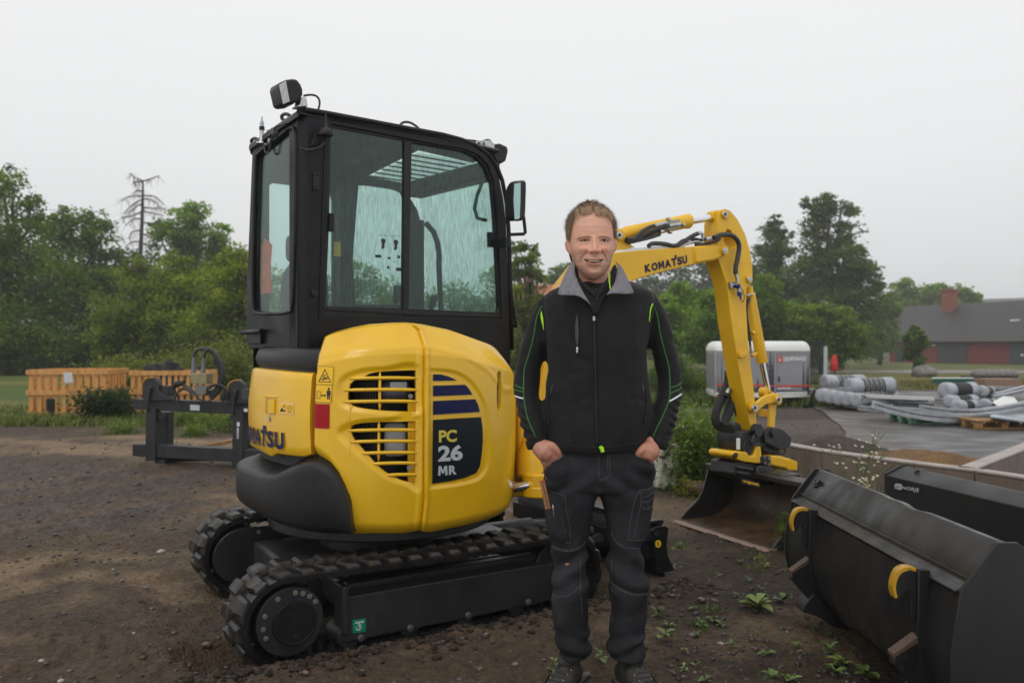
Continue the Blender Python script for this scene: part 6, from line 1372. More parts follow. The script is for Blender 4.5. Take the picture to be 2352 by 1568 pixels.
bm=bmesh.new();bm.from_mesh(me);bmesh.ops.recalc_face_normals(bm,faces=bm.faces);bm.to_mesh(me);bm.free()
BODY=finish(bpy.data.objects.new('body',me),M_skin,PE,smooth=180)
M_eye=MT('eye_white',(.27,.235,.215),None,rough=.5,spec=.6);M_iris=MT('iris',(.012,.012,.012),None,rough=.6,spec=.2);M_teeth=MT('teeth',(.62,.56,.46),(.54,.48,.38),scale=300,rough=.25)
for cx_,cy_,s_ in ((455,690,1),(712,688,1)):
 c=hc(cx_,cy_,256 if s_ else 0);r=.0122
 e9=MB().ell(c+Vector((0,.004,0)),r,20,14).obj('eyeball',M_eye,BODY,smooth=180);MB().ell(c+Vector((0,.004-r*.72,0)),(.0056,.0044,.0056),14,8).obj('iris',M_iris,e9,smooth=180)
mb=MB()
for k in range(8):
 x=498+k*18;t=(x+9-570)/124.;yb=954-16*t*t+27;dd=334-16*abs((x+9-570)/100.)**2*1.5
 mb.ell(hc(x+9,yb-17,dd+2),(.0027,.002,.0036),8,6)
mb.obj('teeth',M_teeth,BODY,smooth=180)['kind']='stuff'
hl_=lambda x:np.interp(x,[255,278,292,315,345,390,430,500,560,600,650,720,780,825,848,868,890],[700,680,550,440,360,305,318,305,290,312,315,335,362,430,550,680,700])
M_hair=MT('brown_hair',(.20,.122,.064),(.38,.25,.14),scale=75,rough=.5,stretch=(3,3,.35),bump=.6,bscale=90,lo=.35,hi=.7)
isf=DD>60
hm=np.where(isf,YYv<hl_(XX)-4,YYv<np.where(DD>-70,800,1010))
hm &= ~((YYv>600) & (DD>-75) & (YYv<1010) & (DD<60))
lft=15+11*sstep(165,420,YYv)*0+13*vnoise(XX*.06,DD*.06,1,4)+8*vnoise(XX*.25,DD*.25,1,6);edge=sstep(0,45,np.where(isf,hl_(XX)-YYv,60))
n_rad=np.stack([XX-560,DD,(600-YYv)*.9],-1);n_rad /= np.linalg.norm(n_rad,axis=-1)[...,None]+1e-6
HX=XX+n_rad[...,0]*lft*(.25+.75*edge);HD=DD+n_rad[...,1]*lft*(.25+.75*edge);HY_=YYv-n_rad[...,2]*lft*(.25+.75*edge)
HC=np.stack([((1263.3+HX*.17578)-CX)/F*3.06,3.06+.085-HD*KU,CH+(HY-(430.7+HY_*.17578))/F*3.06],-1)
bm=bmesh.new();hv_={}
def gv(i,j):
 if (i,j) not in hv_:hv_[(i,j)]=bm.verts.new(HC[i,j])
 return hv_[(i,j)]
for i in range(ny-1):
 for j in range(na):
  j2=(j+1) % na
  if hm[i,j] and hm[i+1,j] and hm[i,j2] and hm[i+1,j2]:bm.faces.new((gv(i,j),gv(i,j2),gv(i+1,j2),gv(i+1,j)))
bm.faces.new([gv(0,j) for j in range(na)][::-1]);bmesh.ops.recalc_face_normals(bm,faces=bm.faces);me=bpy.data.meshes.new('hair');bm.to_mesh(me);bm.free()
HAIR=finish(bpy.data.objects.new('hair',me),M_hair,PE,smooth=180)
ii,jj=np.nonzero(hm);sel=RNG.choice(len(ii),7500,p=(lambda w:w/w.sum())(np.clip(hl_(XX[ii,jj])-165,30,500)*0+WW_ if False else np.ones(len(ii))*np.maximum(np.interp(YYv[ii,jj],[165,300,900],[.25,1,1]),.1)));SV,SF=[],[]
for s_ in sel:
 i,j=ii[s_],jj[s_];p=Vector(HC[i,j]);nr=Vector((n_rad[i,j][0],-n_rad[i,j][1],n_rad[i,j][2]));x=HX[i,j]
 crown_=Vector(((1263.3+555*.17578-CX)/F*3.06,3.06+.10,CH+(HY-(430.7+150*.17578))/F*3.06))
 t=p-crown_;t=(t-nr*t.dot(nr));t=t.normalized() if t.length>1e-5 else Vector((1,0,0));t=(t+Vector((random.gauss(0,.3),random.gauss(0,.2),random.gauss(0,.22)))+nr*.25).normalized()
 L_=random.uniform(.014,.028) if YYv[i,j]<480 else random.uniform(.006,.013);w=random.uniform(.0006,.0011);sd=t.cross(nr).normalized()*w;n=len(SV)
 q1=p+t*L_*.5+nr*.0016;q2=p+t*L_-nr*.0005
 SV+=[p-sd,p+sd,q1+sd*.8,q1-sd*.8,q2];SF+=[(n,n+1,n+2,n+3),(n+3,n+2,n+4)]
for k in range(460):
 x=random.gauss(random.choice((352,425,470,520,605,632,690,745,800)),11);y0=float(hl_(x))-random.uniform(15,70);y1=float(hl_(x))+random.choice((25,45,60,95 if 560<x<660 else 50,75 if 400<x<720 else 20))*random.uniform(.5,1.1);dx=random.gauss(8 if x>560 else -6,14);dp=lambda yy1,xx:352-.0011*(xx-566)**2-.0016*max(0,480-yy1)**2
 p0,p1_,p2_=hc(x,y0,dp(y0,x)+26),hc(x+dx*.6,(y0+y1)/2,dp((y0+y1)/2,x)+24),hc(x+dx,y1,dp(y1,x+dx)+10);n=len(SV);w=Vector((random.uniform(.0006,.0012),0,0));SV+=[p0-w,p0+w,p1_+w,p1_-w,p2_];SF+=[(n,n+1,n+2,n+3),(n+3,n+2,n+4)]
for k in range(14):
 b0=hc(520+random.uniform(0,120),158,0);pts=[b0+Vector((random.uniform(-.001,.001),0,-.004)),b0+Vector((random.uniform(-.012,.012),0,.006)),b0+Vector((random.uniform(-.03,.02),0,random.uniform(.008,.016)))]
 n=len(SV);SV+=[pts[0],pts[0]+Vector((.0006,0,0)),pts[1]+Vector((.0005,0,0)),pts[1],pts[2]];SF+=[(n,n+1,n+2,n+3),(n+3,n+2,n+4)]
me=bpy.data.meshes.new('strands');me.from_pydata([tuple(v) for v in SV],[],SF);ST=finish(bpy.data.objects.new('strands',me),M_hair,HAIR,smooth=180);ST['kind']='stuff'
mb=MB();mb.loft(densify([ell_ring(ZL,y,a,b,dp,Y=Yn,n=28,e=2.1) for y,a,b,dp,Yn in ((1130,318,872,.066,3.195),(1200,320,860,.07,3.185),(1290,330,830,.075,3.165),(1400,360,800,.085,3.15),(1540,440,720,.09,3.135))],3),caps=False)
def open_front(name,mat,rows,parent,thick=.006,bev=0):
 """wrap of cloth given as columns of photo points with depth"""
 mb=MB();cols=[spline([P(*ZL(x,y),Y) for x,y,Y in r],4) for r in rows];n=len(cols[0]);vs=[p for c in cols for p in c]
 fs=[(k*n+i,k*n+i+1,(k+1)*n+i+1,(k+1)*n+i) for k in range(len(cols)-1) for i in range(n-1)];mb.add(vs,fs);o=mb.obj(name,mat,parent,smooth=60)
 m=o.modifiers.new('t','SOLIDIFY');m.thickness=thick;m.offset=0;s_=o.modifiers.new('s','SUBSURF');s_.levels=s_.render_levels=1;return o
open_front('collar',M_gcol,[[(300,955,3.165),(225,1060,3.10),(160,1200,3.07),(88,1405,3.055)],[(335,985,3.13),(268,1090,3.075),(225,1220,3.05),(200,1412,3.035)],[(322,1030,3.10),(300,1130,3.065),(290,1250,3.04),(300,1408,3.025)],[(305,1110,3.085),(335,1220,3.055),(370,1320,3.035),(420,1425,3.02)],[(330,1200,3.075),(400,1310,3.045),(470,1430,3.025),(555,1555,3.022)]],JK,.007)
open_front('collar',M_gcol,[[(820,950,3.16),(920,1010,3.10),(1000,1150,3.07),(1112,1385,3.055)],[(875,985,3.125),(940,1090,3.075),(975,1220,3.05),(1000,1398,3.035)],[(885,1040,3.10),(915,1150,3.06),(905,1270,3.04),(885,1388,3.028)],[(880,1120,3.085),(865,1230,3.055),(830,1320,3.04),(800,1375,3.028)],[(870,1200,3.075),(840,1270,3.055),(780,1340,3.04),(725,1412,3.028)]],JK,.007)
open_front('collar_lining',M_jkt,[[(318,1010,3.13),(308,1120,3.10),(330,1230,3.08)],[(355,1040,3.12),(355,1160,3.085),(400,1290,3.06)],[(375,1120,3.105),(400,1240,3.07),(450,1360,3.045)]],JK,.004);open_front('collar_lining',M_jkt,[[(860,1000,3.13),(885,1100,3.10),(860,1220,3.08)],[(815,1020,3.12),(840,1150,3.08),(800,1290,3.055)],[(790,1120,3.10),(790,1220,3.07),(775,1340,3.045)]],JK,.004)
open_front('shirt_collar',M_jkt,[[(345,1110,3.13),(380,1180,3.10),(420,1290,3.075)],[(370,1180,3.105),(440,1270,3.075),(500,1370,3.055)],[(430,1260,3.085),(510,1330,3.06),(600,1420,3.045)],[(500,1300,3.075),(560,1360,3.06),(620,1480,3.045)]],JK,.006)
open_front('shirt_collar',M_jkt,[[(800,1060,3.13),(770,1190,3.095),(740,1290,3.07)],[(770,1170,3.10),(720,1270,3.07),(690,1370,3.05)],[(720,1240,3.085),(665,1300,3.06),(620,1440,3.045)],[(680,1262,3.08),(630,1330,3.06),(600,1460,3.045)]],JK,.006)
open_front('shirt_front',M_jkt,[[(395,1270,3.085),(430,1400,3.065),(520,1560,3.05),(560,1640,3.045)],[(500,1320,3.075),(540,1420,3.055),(570,1540,3.045),(590,1640,3.045)],[(640,1310,3.075),(630,1420,3.055),(620,1540,3.045),(610,1640,3.045)],[(800,1260,3.085),(740,1380,3.065),(670,1520,3.05),(630,1640,3.045)]],JK,.004)
MB().disc(P(*ZL(615,1452),3.038),(0,1,0),0,.0052,0,.003,16).obj('shirt_button',M_pla,JK)
MB().tube(spline([P(*ZL(x,y),Y) for x,y,Y in ((768,1118,3.072),(770,1180,3.062),(778,1250,3.05),(788,1328,3.036))],4),.0018,6).obj('lime_edging',M_lime,JK);MB().tube(spline([P(*ZL(x,y),Y) for x,y,Y in ((352,1195,3.068),(352,1230,3.062),(345,1268,3.05))],4),.0016,6).obj('lime_edging',M_lime,JK)
M_sho=MT('dark_trekking_shoe',(.018,.017,.016),(.045,.04,.033),scale=22,rough=.55,rough2=.75,bump=.5,bscale=120);M_sol=MT('shoe_sole',(.012,.012,.012),(.05,.04,.03),scale=20,rough=.7,bump=.4,bscale=60);M_olv=MT('olive_suede',(.055,.052,.038),(.035,.034,.026),scale=30,rough=.8,bump=.4,bscale=150)
def shoe(hx,hy,ang,s_=1):
 f=Frame((hx,hy,0),ang);L_=.30;SH=[]
 prof_=[(0,.030,.085),(.03,.038,.10),(.08,.041,.108),(.13,.043,.098),(.18,.047,.078),(.23,.049,.062),(.27,.044,.052),(.295,.030,.042),(.305,.012,.030)]
 rings=[]
 for u,w,h in prof_:
  ring=[(math.copysign(abs(math.cos(t))**.8,math.cos(t))*w,.022+(h-.022)*(.5+.5*math.copysign(abs(math.sin(t))**.8,math.sin(t)))) for t in [2*math.pi*k/22 for k in range(22)]];rings.append([f.w(u,a*s_,b) for a,b in ring])
 mb=MB();mb.loft(densify(rings,3));mb.tube([f.w(.055,0,.05),f.w(.05,0,.11),f.w(.05,0,.155)],[.036,.037,.040],20);mb.ell(f.w(.10,0,.118),(.03,.03,.022))
 sh=remesh(mb,'shoe',M_sho,PE,.005,4)
 mb=MB();out=[(u-.008 if u<.01 else u*1.015,w*1.14) for u,w,h in prof_];pl=[(u,w) for u,w in out]+[(u,-w) for u,w in out[::-1]];pl=[(p.x,p.y) for p in spline([Vector((*p,0)) for p in pl],3,True)]
 mb.prism([f.w(u,w*.97,.0) for u,w in pl],[f.w(u,w,.030) for u,w in pl]);mb.obj('sole',M_sol,sh,bevel=.004)
 bs=bvh_of(sh)
 for k in range(6):
  u=.12+.022*k;a=[f.w(u+.006*(i % 2),(-.03+.012*i)*(1-k*.05),.2) for i in range(6)];q=[]
  for p in a:
   h=bs.ray_cast(p,Vector((0,0,-1)))
   if h[0]:q.append(h[0]+Vector((0,0,.002)))
  if len(q)>2:MB().tube(q,.0022,6).obj('lace',M_dk,sh)
 for k in range(4):
  for sg in (-1,1):
   h=bs.ray_cast(f.w(.115+.03*k,sg*(.030-.002*k),.2),Vector((0,0,-1)))
   if h[0]:MB().ell(h[0]+Vector((0,0,.001)),.003,8,6).obj('eyelet',M_steel,sh)
 for sg in (-1,1):
  q=[f.w(u,sg*w,z) for u,w,z in ((.16,.050,.05),(.20,.053,.045),(.25,.047,.04),(.245,.036,.058),(.20,.036,.075),(.15,.036,.092))];c=sum(q,Vector())/6;A=[];
  for p in q:A.append(p)
  mb=MB();mb.prism(A,[c+(p-c)*.9-Vector((0,0,.006)) for p in A]);mb.obj('overlay',M_olv,sh,bevel=.002)
 MB().box(f.w(.075,0,.150),(.008,.002,.03)).obj('pull_tab',M_grey,sh)
shoe((pm(ZE,470,1400).x),YP+.06,-118);shoe((pm(ZE,745,1400).x),YP+.06,-66)
# ================================================================ LOADER BUCKETS
M_lb=MT('charcoal_loader_paint',(.010,.0102,.0115),(.017,.0168,.0175),scale=3.2,stretch=(4,4,.9),rough=.26,rough2=.52,spec=.35,bump=.05,bscale=40,wear=(.045,.032,.022),wears=5,wearw=(.66,.8))
M_lb2=MT('charcoal_loader_paint_old',(.016,.0175,.018),(.013,.014,.0145),scale=5,spec=.3,rough=.4,rough2=.55,bump=.15,bscale=90,wear=(.11,.045,.02),wears=4,wearw=(.68,.76))
M_hook=MT('worn_yellow_hook',(.50,.27,.012),(.38,.20,.01),scale=14,rough=.45,wear=(.08,.04,.025),wears=22,wearw=(.6,.66))
M_rust=MT('rusty_steel',(.10,.05,.028),(.05,.035,.028),scale=12,rough=.6,bump=.4)
YA,YB_=4.11,2.575
def xz(y,x,z):return Vector((x,y,z))
LB=empty('loader_bucket',(1.5,3.3,0),'large charcoal loader bucket with two yellow hooks lying back side up at the right edge','bucket')
shell_=[(1.398,.572),(1.368,.556),(1.350,.45),(1.338,.36),(1.337,.29),(1.352,.225),(1.392,.16),(1.46,.10),(1.56,.05),(1.70,.015),(2.25,.012)]
sp=[(p.x,p.y) for p in spline([Vector((*p,0)) for p in shell_[2:-1]],4)];sp=shell_[:2]+sp+[shell_[-1]]
mb=MB();A=[xz(YA,x,z) for x,z in sp];ins=[(x+.012,z+.01) for x,z in sp[::-1]]
mb.prism(A+[xz(YA,x,z) for x,z in ins],[xz(YB_,x,z) for x,z in sp]+[xz(YB_,x,z) for x,z in ins]);mb.obj('shell',M_lb,LB,smooth=40)
NS=60
rows=[]
for k in range(NS+1):
 y=YA+(YB_-YA)*k/NS;t=k/NS;dent=-.007*math.exp(-((t-.63)/.04)**2)-.003*math.exp(-((t-.5)/.03)**2)
 rows.append([xz(y,1.398,.565),xz(y,1.401,.585),xz(y,1.478+dent*.3,.690+dent*.3),xz(y,1.492+dent,.702+dent),xz(y,1.515+dent,.700+dent),xz(y,1.515,.68),xz(y,1.42,.56)])
mb=MB();mb.loft(rows);mb.obj('top_flange',M_lb,LB,smooth=30)
MB().prism([xz(YA-.005,x,z) for x,z in ((1.352,.552),(1.372,.562),(1.405,.576),(1.40,.545),(1.37,.53))],[xz(YB_+.01,x,z) for x,z in ((1.352,.552),(1.372,.562),(1.405,.576),(1.40,.545),(1.37,.53))]).obj('ledge',M_lb,LB,bevel=.003)
endp=[(1.366,.566),(1.470,.705),(1.535,.705),(1.60,.66),(1.80,.42),(2.0,.20),(2.25,.02),(1.70,.005),(1.55,.04),(1.45,.09),(1.385,.155),(1.345,.22),(1.33,.29),(1.33,.36),(1.342,.45),(1.36,.55)]
for y in (YA+.012,YB_):MB().prism([xz(y,x,z) for x,z in endp],[xz(y-.014,x,z) for x,z in endp]).obj('end_plate',M_lb,LB,bevel=.003)
MB().prism([xz(YA+.03,x,z) for x,z in ((2.2,0),(2.30,0),(2.30,.02),(2.2,.02))],[xz(YB_-.02,x,z) for x,z in ((2.2,0),(2.30,0),(2.30,.02),(2.2,.02))]).obj('cutting_edge',M_rust,LB)
def hook_plate(y,big=1.0):
 pts=[(1.345,.50),(1.345,.555),(1.325,.568),(1.27,.572),(1.235,.560),(1.213,.530),(1.208,.500),(1.218,.476),(1.236,.470),(1.250,.482),(1.262,.494),(1.282,.492),(1.292,.470),(1.292,.43),(1.30,.40),(1.345,.38)]
 pts=[(1.345-(1.345-x)*.66,z) for x,z in pts];q=[(p.x,p.y) for p in spline([Vector((*p,0)) for p in pts],3,True)]
 h=MB().prism([xz(y+.017,x,z) for x,z in q],[xz(y-.017,x,z) for x,z in q]).obj('hook',M_lb,LB,smooth=40,bevel=.003)
 cap=[(1.335,.566),(1.30,.575),(1.262,.575),(1.23,.563),(1.209,.533),(1.203,.50),(1.214,.473)];c2=[(1.225,.478),(1.216,.502),(1.220,.528),(1.238,.552),(1.265,.563),(1.30,.564),(1.335,.556)]
 cap,c2=[[(1.345-(1.345-x)*.66,z) for x,z in q_] for q_ in (cap,c2)];cc=[(p.x,p.y) for p in spline([Vector((*p,0)) for p in cap],3)]+[(p.x,p.y) for p in spline([Vector((*p,0)) for p in c2],3)]
 MB().prism([xz(y+.019,x,z) for x,z in cc],[xz(y-.019,x,z) for x,z in cc]).obj('painted_hook_top',M_hook,h,smooth=60)
 br=[(1.365,.57),(1.325,.575),(1.322,.30),(1.345,.22),(1.40,.12),(1.44,.10),(1.38,.17),(1.345,.3)]
 MB().prism([xz(y-.018,x,z) for x,z in br],[xz(y-.038,x,z) for x,z in br]).obj('hook_rib',M_lb,h,bevel=.003)
 lg=[(1.36,.33),(1.325,.345),(1.255,.290),(1.245,.262),(1.27,.235),(1.30,.20),(1.34,.15),(1.40,.12),(1.43,.05),(1.52,.03),(1.42,.14),(1.37,.2)]
 lu=MB().prism([xz(y+.004,x,z) for x,z in lg],[xz(y-.03,x,z) for x,z in lg]).obj('lower_lug',M_lb,LB,bevel=.003)
 MB().disc(xz(y+.01,1.278,.268),(0,1,0),.014,.026,-.045,.0,16).obj('lug_eye',M_lb,lu);MB().prism([xz(y+.010,x,z) for x,z in ((1.36,.345),(1.325,.355),(1.245,.297),(1.245,.285),(1.33,.338),(1.36,.33))],[xz(y-.036,x,z) for x,z in ((1.36,.345),(1.325,.355),(1.245,.297),(1.245,.285),(1.33,.338),(1.36,.33))]).obj('lug_cap',M_rust,lu)
 st_=[(1.34,.20),(1.30,.15),(1.29,.12),(1.36,.10),(1.42,.06),(1.46,.06),(1.40,.13)]
 MB().prism([xz(y+.05,x,z) for x,z in st_],[xz(y-.05,x,z) for x,z in st_]).obj('foot_plate',M_lb,lu,bevel=.003)
hook_plate(3.80);hook_plate(2.79)
for (x0,y0),Yc in (((442,288),4.0),((1415,742),2.72)):
 c=P(*ZH(x0,y0),Yc);nrm=Vector((-.80,0,.60));up=Vector((.6,0,.8));sd=Vector((0,1,0));r_=.026
 mb=MB();mb.tube([c+nrm*(.004+.0*k)+(sd*math.cos(a)+up*math.sin(a))*r_+nrm*(.018*math.sin(max(0,a))) for k,a in enumerate([R(t) for t in range(-200,30,20)])],.0065,8);mb.obj('lifting_ring',M_lb,LB,smooth=60)
 MB().tube([c-sd*.02-nrm*.004,c-sd*.02+nrm*.02],.012,12).obj('ring_boss',M_lb,LB)
mb=MB()
MB().tube([xz(YA-.005,1.401,.587),xz(YB_+.005,1.401,.587)],.0035,6).obj('weld_bead',M_lb,LB);MB().tube([xz(YA,1.366,.553),xz(YB_,1.366,.553)],.004,6).obj('weld_bead',M_lb,LB)
a0,a1=Vector((2.20,4.83,.62)),Vector((2.52,3.2,.62));b0,b1=Vector((2.105,4.76,.575)),Vector((2.43,3.13,.575))
LB2=empty('loader_bucket',(2.3,4.0,0),'dark grey loader bucket with white NORJE lettering standing against the low concrete wall','bucket')
dn=Vector((0,0,-1));dr=(a1-a0).normalized();perp=Vector((-dr.y,dr.x,0));perp=perp if perp.x>0 else -perp
def sect(o):
 pr=[(0,.0),(.10,.045),(.13,.045),(.14,.03),(.55,-.40),(.72,-.57),(.30,-.575),(.10,-.55),(.02,-.46),(-.01,-.33),(0,-.15)]
 return [o+perp*u+Vector((0,0,z)) for u,z in pr]
MB().loft([sect(b0),sect(b0+(b1-b0)*.5),sect(b1)]).obj('shell',M_lb2,LB2,smooth=30,bevel=.004)
e0=b0-dr*.012;MB().prism(sect(e0+Vector((0,0,.008))),sect(e0+dr*.014+Vector((0,0,.008)))).obj('end_plate',M_lb2,LB2,bevel=.002)
def on_face(x,y,off=.004):
 d_=P(x,y,1)-CAM;n_=perp;t=(b0-perp*.0-CAM).dot(n_)/d_.dot(n_);return CAM+d_*t-n_*off
decal('maker_name',[tpoly('NORJE',zs(ZH,[(988,308),(1095,322),(1090,354),(986,332)]),.025,1.15)],None,M_grey,LB2,fn=lambda x,y:on_face(x,y,.012));decal('maker_emblem',[poly(zs(ZH,[(936,300),(945,291),(975,293),(984,300),(984,325),(972,333),(938,322)]))],None,M_grey,LB2,fn=lambda x,y:on_face(x,y,.012))
decal('emblem_lines',[poly(zs(ZH,[(942,304),(978,309),(978,312),(942,307)])),poly(zs(ZH,[(942,313),(976,319),(976,322),(942,316)]))],None,M_dk,LB2,fn=lambda x,y:on_face(x,y,.014))
mb=MB();c=P(*ZH(1070,240),4.62)
MB().tube([c+Vector((.012*math.cos(t),0,.028*math.sin(t))) for t in [R(k) for k in range(0,361,30)]],.006,8).obj('lifting_ring',M_lb2,LB2,smooth=60);MB().tube([c+Vector((-.02+.018*k,-.01,.02*math.sin(k*1.9)-.0)) for k in range(5)],.005,8).obj('shackle',M_lb2,LB2,smooth=60)
# ================================================================ LOW CONCRETE WALLS, HEAPS
M_con=MT('weathered_concrete',(.20,.155,.125),(.12,.09,.07),scale=3,rough=.75,bump=.5,bscale=30,stretch=(1,1,.5),detail=9);M_cot=MT('pale_wet_concrete_top',(.34,.29,.26),(.24,.20,.175),scale=6,rough=.45,bump=.3,bscale=40)
def wall_run(pts,h,thick,label,breaks,side=1):
 """L-shaped concrete wall elements, each a thing of its own"""
 for (p,q),lb in zip(zip(pts,pts[1:]),label):
  p,q=Vector((*p,0)),Vector((*q,0));d=(q-p).normalized();n=Vector((-d.y,d.x,0))*side;q2=q-d*.012
  o=empty('concrete_wall',(p+q2)/2,lb,'wall','low concrete bay walls')
  z0=-.05;mb=MB();A=[p+Vector((0,0,z0)),p+n*thick+Vector((0,0,z0)),p+n*thick+Vector((0,0,h-.02)),p+Vector((0,0,h-.02))];B=[a+(q2-p) for a in A];mb.prism(A,B);mb.obj('wall_body',M_con,o,bevel=.006)
  mb=MB();A=[p-n*.006+Vector((0,0,h-.018)),p+n*(thick+.006)+Vector((0,0,h-.018)),p+n*(thick+.004)+Vector((0,0,h)),p-n*.004+Vector((0,0,h))];B=[a+(q2-p) for a in A];mb.prism(A,B);mb.obj('wall_top',M_cot,o,bevel=.004)
HW=.42
wpt=lambda x,y:(lambda v:(v.x,v.y))(G(x,y,HW))
w1=[wpt(1540,974),wpt(1700,1000),wpt(*ZI(885,1000)),wpt(2100,1062),(3.30,6.02),(3.80,4.9),(4.3,3.8)]
wall_run(w1,HW,.11,['low concrete wall behind the tall weeds left of the excavator arm','low concrete wall segment right behind the tiltrotator','low concrete wall segment with chamomile growing before it','low concrete wall segment above the lettered loader bucket, by the sand heap','low concrete wall segment at the right edge before the side partition','low concrete wall segment running out of the picture at the right'],None,1)
wall_run([(3.34,6.10),(4.4,7.25),(5.6,8.6)],HW,.11,['concrete partition wall branching off beside the ochre sand heap','far end of the concrete partition wall by the wet yard'],None,1)
wall_run([wpt(1560,969),wpt(1680,968)],HW,.10,['short concrete wall end seen behind the hanging hoses of the arm'],None,1)
def heap(name,c,rx,ry,h,ca,cb,label,rz=0,kind=None):
 n=60;X,Y,Z=[np.zeros((n,n)) for _ in range(3)]
 r=np.linspace(0,1,n)[:,None];a=np.linspace(0,2*math.pi,n)[None];x,y=r*np.cos(a),r*np.sin(a)
 X=c[0]+rx*x*math.cos(rz)-ry*y*math.sin(rz);Y=c[1]+rx*x*math.sin(rz)+ry*y*math.cos(rz);Z=zg(X,Y)-.03+h*(1-r**1.4)**1.2*(1+.25*fbm(X,Y,2.2,3,60))+.02*fbm(X,Y,14,3,61)
 o=grid_mesh(name,X,Y,Z,np.clip(lerp3(ca,cb,sstep(-.4,.4,fbm(X,Y,5,4,3))),0,1),M_gnd,None);o.data.transform(Matrix.Translation((-c[0],-c[1],0)));o.location=(c[0],c[1],0);tag(o,label,'heap');return o
p=G(*ZI(1720,1085),.1);heap('sand_heap',(p.x+.1,p.y+.35),1.25,.75,.22,(.26,.15,.06),(.19,.11,.05),'low heap of ochre sand inside the concrete bay',R(-45));p=G(*ZI(960,965),.1);heap('gravel_heap',(p.x+.15,p.y+.1),.85,.6,.24,(.085,.062,.05),(.05,.04,.034),'low heap of dark gravel behind the concrete wall',R(-50))
BKp=P(1540,1100,7.9)
mb=MB();mb.box((0,0,0),(.42,.4,.42));M_blkp=MT('peeling_white_paint',(.56,.54,.47),(.40,.38,.31),scale=9,rough=.7,bump=.4,bscale=30,wear=(.05,.045,.04),wears=17,wearw=(.56,.60))
o=mb.obj('concrete_block',M_blkp,None,bevel=.03,seg=3);o.location=(P(1537,1100,7.9).x,7.95,.19);o.rotation_euler=(0,R(4),R(20));tag(o,'white painted concrete block with flaking black patches beside the tall weeds','block')
o=MB().tube([Vector((-.12,0,0)),Vector((.12,.04,0))],.07,18).obj('rusty_pipe',M_rust,None,smooth=50);o.location=(P(1607,1110,7.4).x,7.4,.05);tag(o,'short rusty brown pipe half hidden under the tall weeds','pipe')
# ================================================================ CARRIAGE FRAME WITH HOSES (left)
M_ca=MT('dark_grey_carriage_paint',(.022,.022,.025),(.032,.031,.034),scale=7,spec=.3,rough=.42,rough2=.6,bump=.2,bscale=80,wear=(.16,.13,.11),wears=10,wearw=(.70,.76))
CA0=G(345,1065);CYW=math.degrees(math.atan2(-.46,1.95));CF=Frame((CA0.x,CA0.y,0),-16)
CR=empty('fork_carriage',CF.o,'dark grey fork carriage frame with two round hooks and hydraulic hoses on the mud','carriage frame')
def cprism(name,pts,v0,v1,mat=M_ca,parent=CR,bev=.006,f=ZJ):
 A=[CF.on_v(*f(*p),v0) for p in pts];return MB().prism([CF.w(p.x,v0,p.z) for p in A],[CF.w(p.x,v1,p.z) for p in A]).obj(name,mat,parent,smooth=35,bevel=bev)
cprism('upper_beam',[(1185,660),(2400,700),(2400,812),(1185,755)],0,.14);cprism('lower_beam',[(1185,1065),(2400,1125),(2400,1245),(1185,1172)],-.02,.14)
for x0,x1,yt,yb in ((1305,1392,665,1215),(2082,2172,690,1290)):cprism('upright',[(x0,yt+80),(x1,yt+80),(x1,yb),(x0-5,yb)],-.04,.05)
cprism('rear_upright',[(1410,775),(1503,780),(1500,1085),(1410,1080)],.25,.36);cprism('rear_upright',[(2180,800),(2270,800),(2270,1110),(2180,1100)],.25,.36);cprism('gusset',[(1385,780),(1500,782),(1470,850),(1400,860)],.0,.02);cprism('gusset',[(2050,805),(2170,810),(2150,870),(2070,850)],.0,.02)
cprism('foot',[(1375,1200),(1480,1205),(1470,1255),(1395,1250)],.0,.18);MB().tube([CF.w(.05,.1,.06),CF.w(.60,.5,.045)],.05,12).obj('fork_pipe',M_rust,CR)
for cx_,cy_ in ((1345,545),(2112,570)):
 a=[(cx_+76*math.cos(t),cy_+78*math.sin(t)) for t in [R(k) for k in range(0,360,15)]];ho_=[(cx_-76+8,cy_),*[(cx_+76*math.cos(t),cy_+78*math.sin(t)) for t in [R(k) for k in range(180,361,15)]],(cx_+76,cy_+40),(cx_+110,cy_+75),(cx_+180,cy_+105),(cx_+185,cy_+130),(cx_-60,cy_+130),(cx_-72,cy_+60)]
 h=cprism('hook',ho_,-.03,.04,bev=.004);cprism('hook_slot',[(cx_+20*math.cos(t),cy_+22+26*math.sin(t)) for t in [R(k) for k in range(0,360,30)]],-.034,-.02,M_rust,h,0)
 arc=[(cx_+80*math.cos(t),cy_+82*math.sin(t)) for t in [R(k) for k in range(165,290,12)]]+[(cx_+70*math.cos(t),cy_+72*math.sin(t)) for t in [R(k) for k in range(285,160,-12)]]
 cprism('painted_hook_top',arc,-.036,.046,M_hook,h,0);MB().tube([(lambda p:CF.w(p.x,-.05,p.z))(CF.on_v(*ZJ(x,y),-.05)) for x,y in ((cx_+5,cy_+10),(cx_-5,cy_+60),(cx_-20,cy_+150),(cx_-25,cy_+230))],.016,8).obj('weld_rod',M_ca,h,smooth=60)
cprism('hook_bracket',[(1418,540),(1505,545),(1508,660),(1440,655)],.0,.06)
def ctube(name,pts,v,r,mat,parent=CR,n=8,sm=4):
 q=[CF.on_v(*ZJ(*p),v) for p in pts];q=[CF.w(p.x,v,p.z) for p in q];q=spline(q,sm) if sm>1 else q;return MB().tube(q,r,n).obj(name,mat,parent,smooth=60)
M_vb=MT('olive_valve_block',(.30,.25,.12),(.22,.19,.10),scale=14,rough=.45)
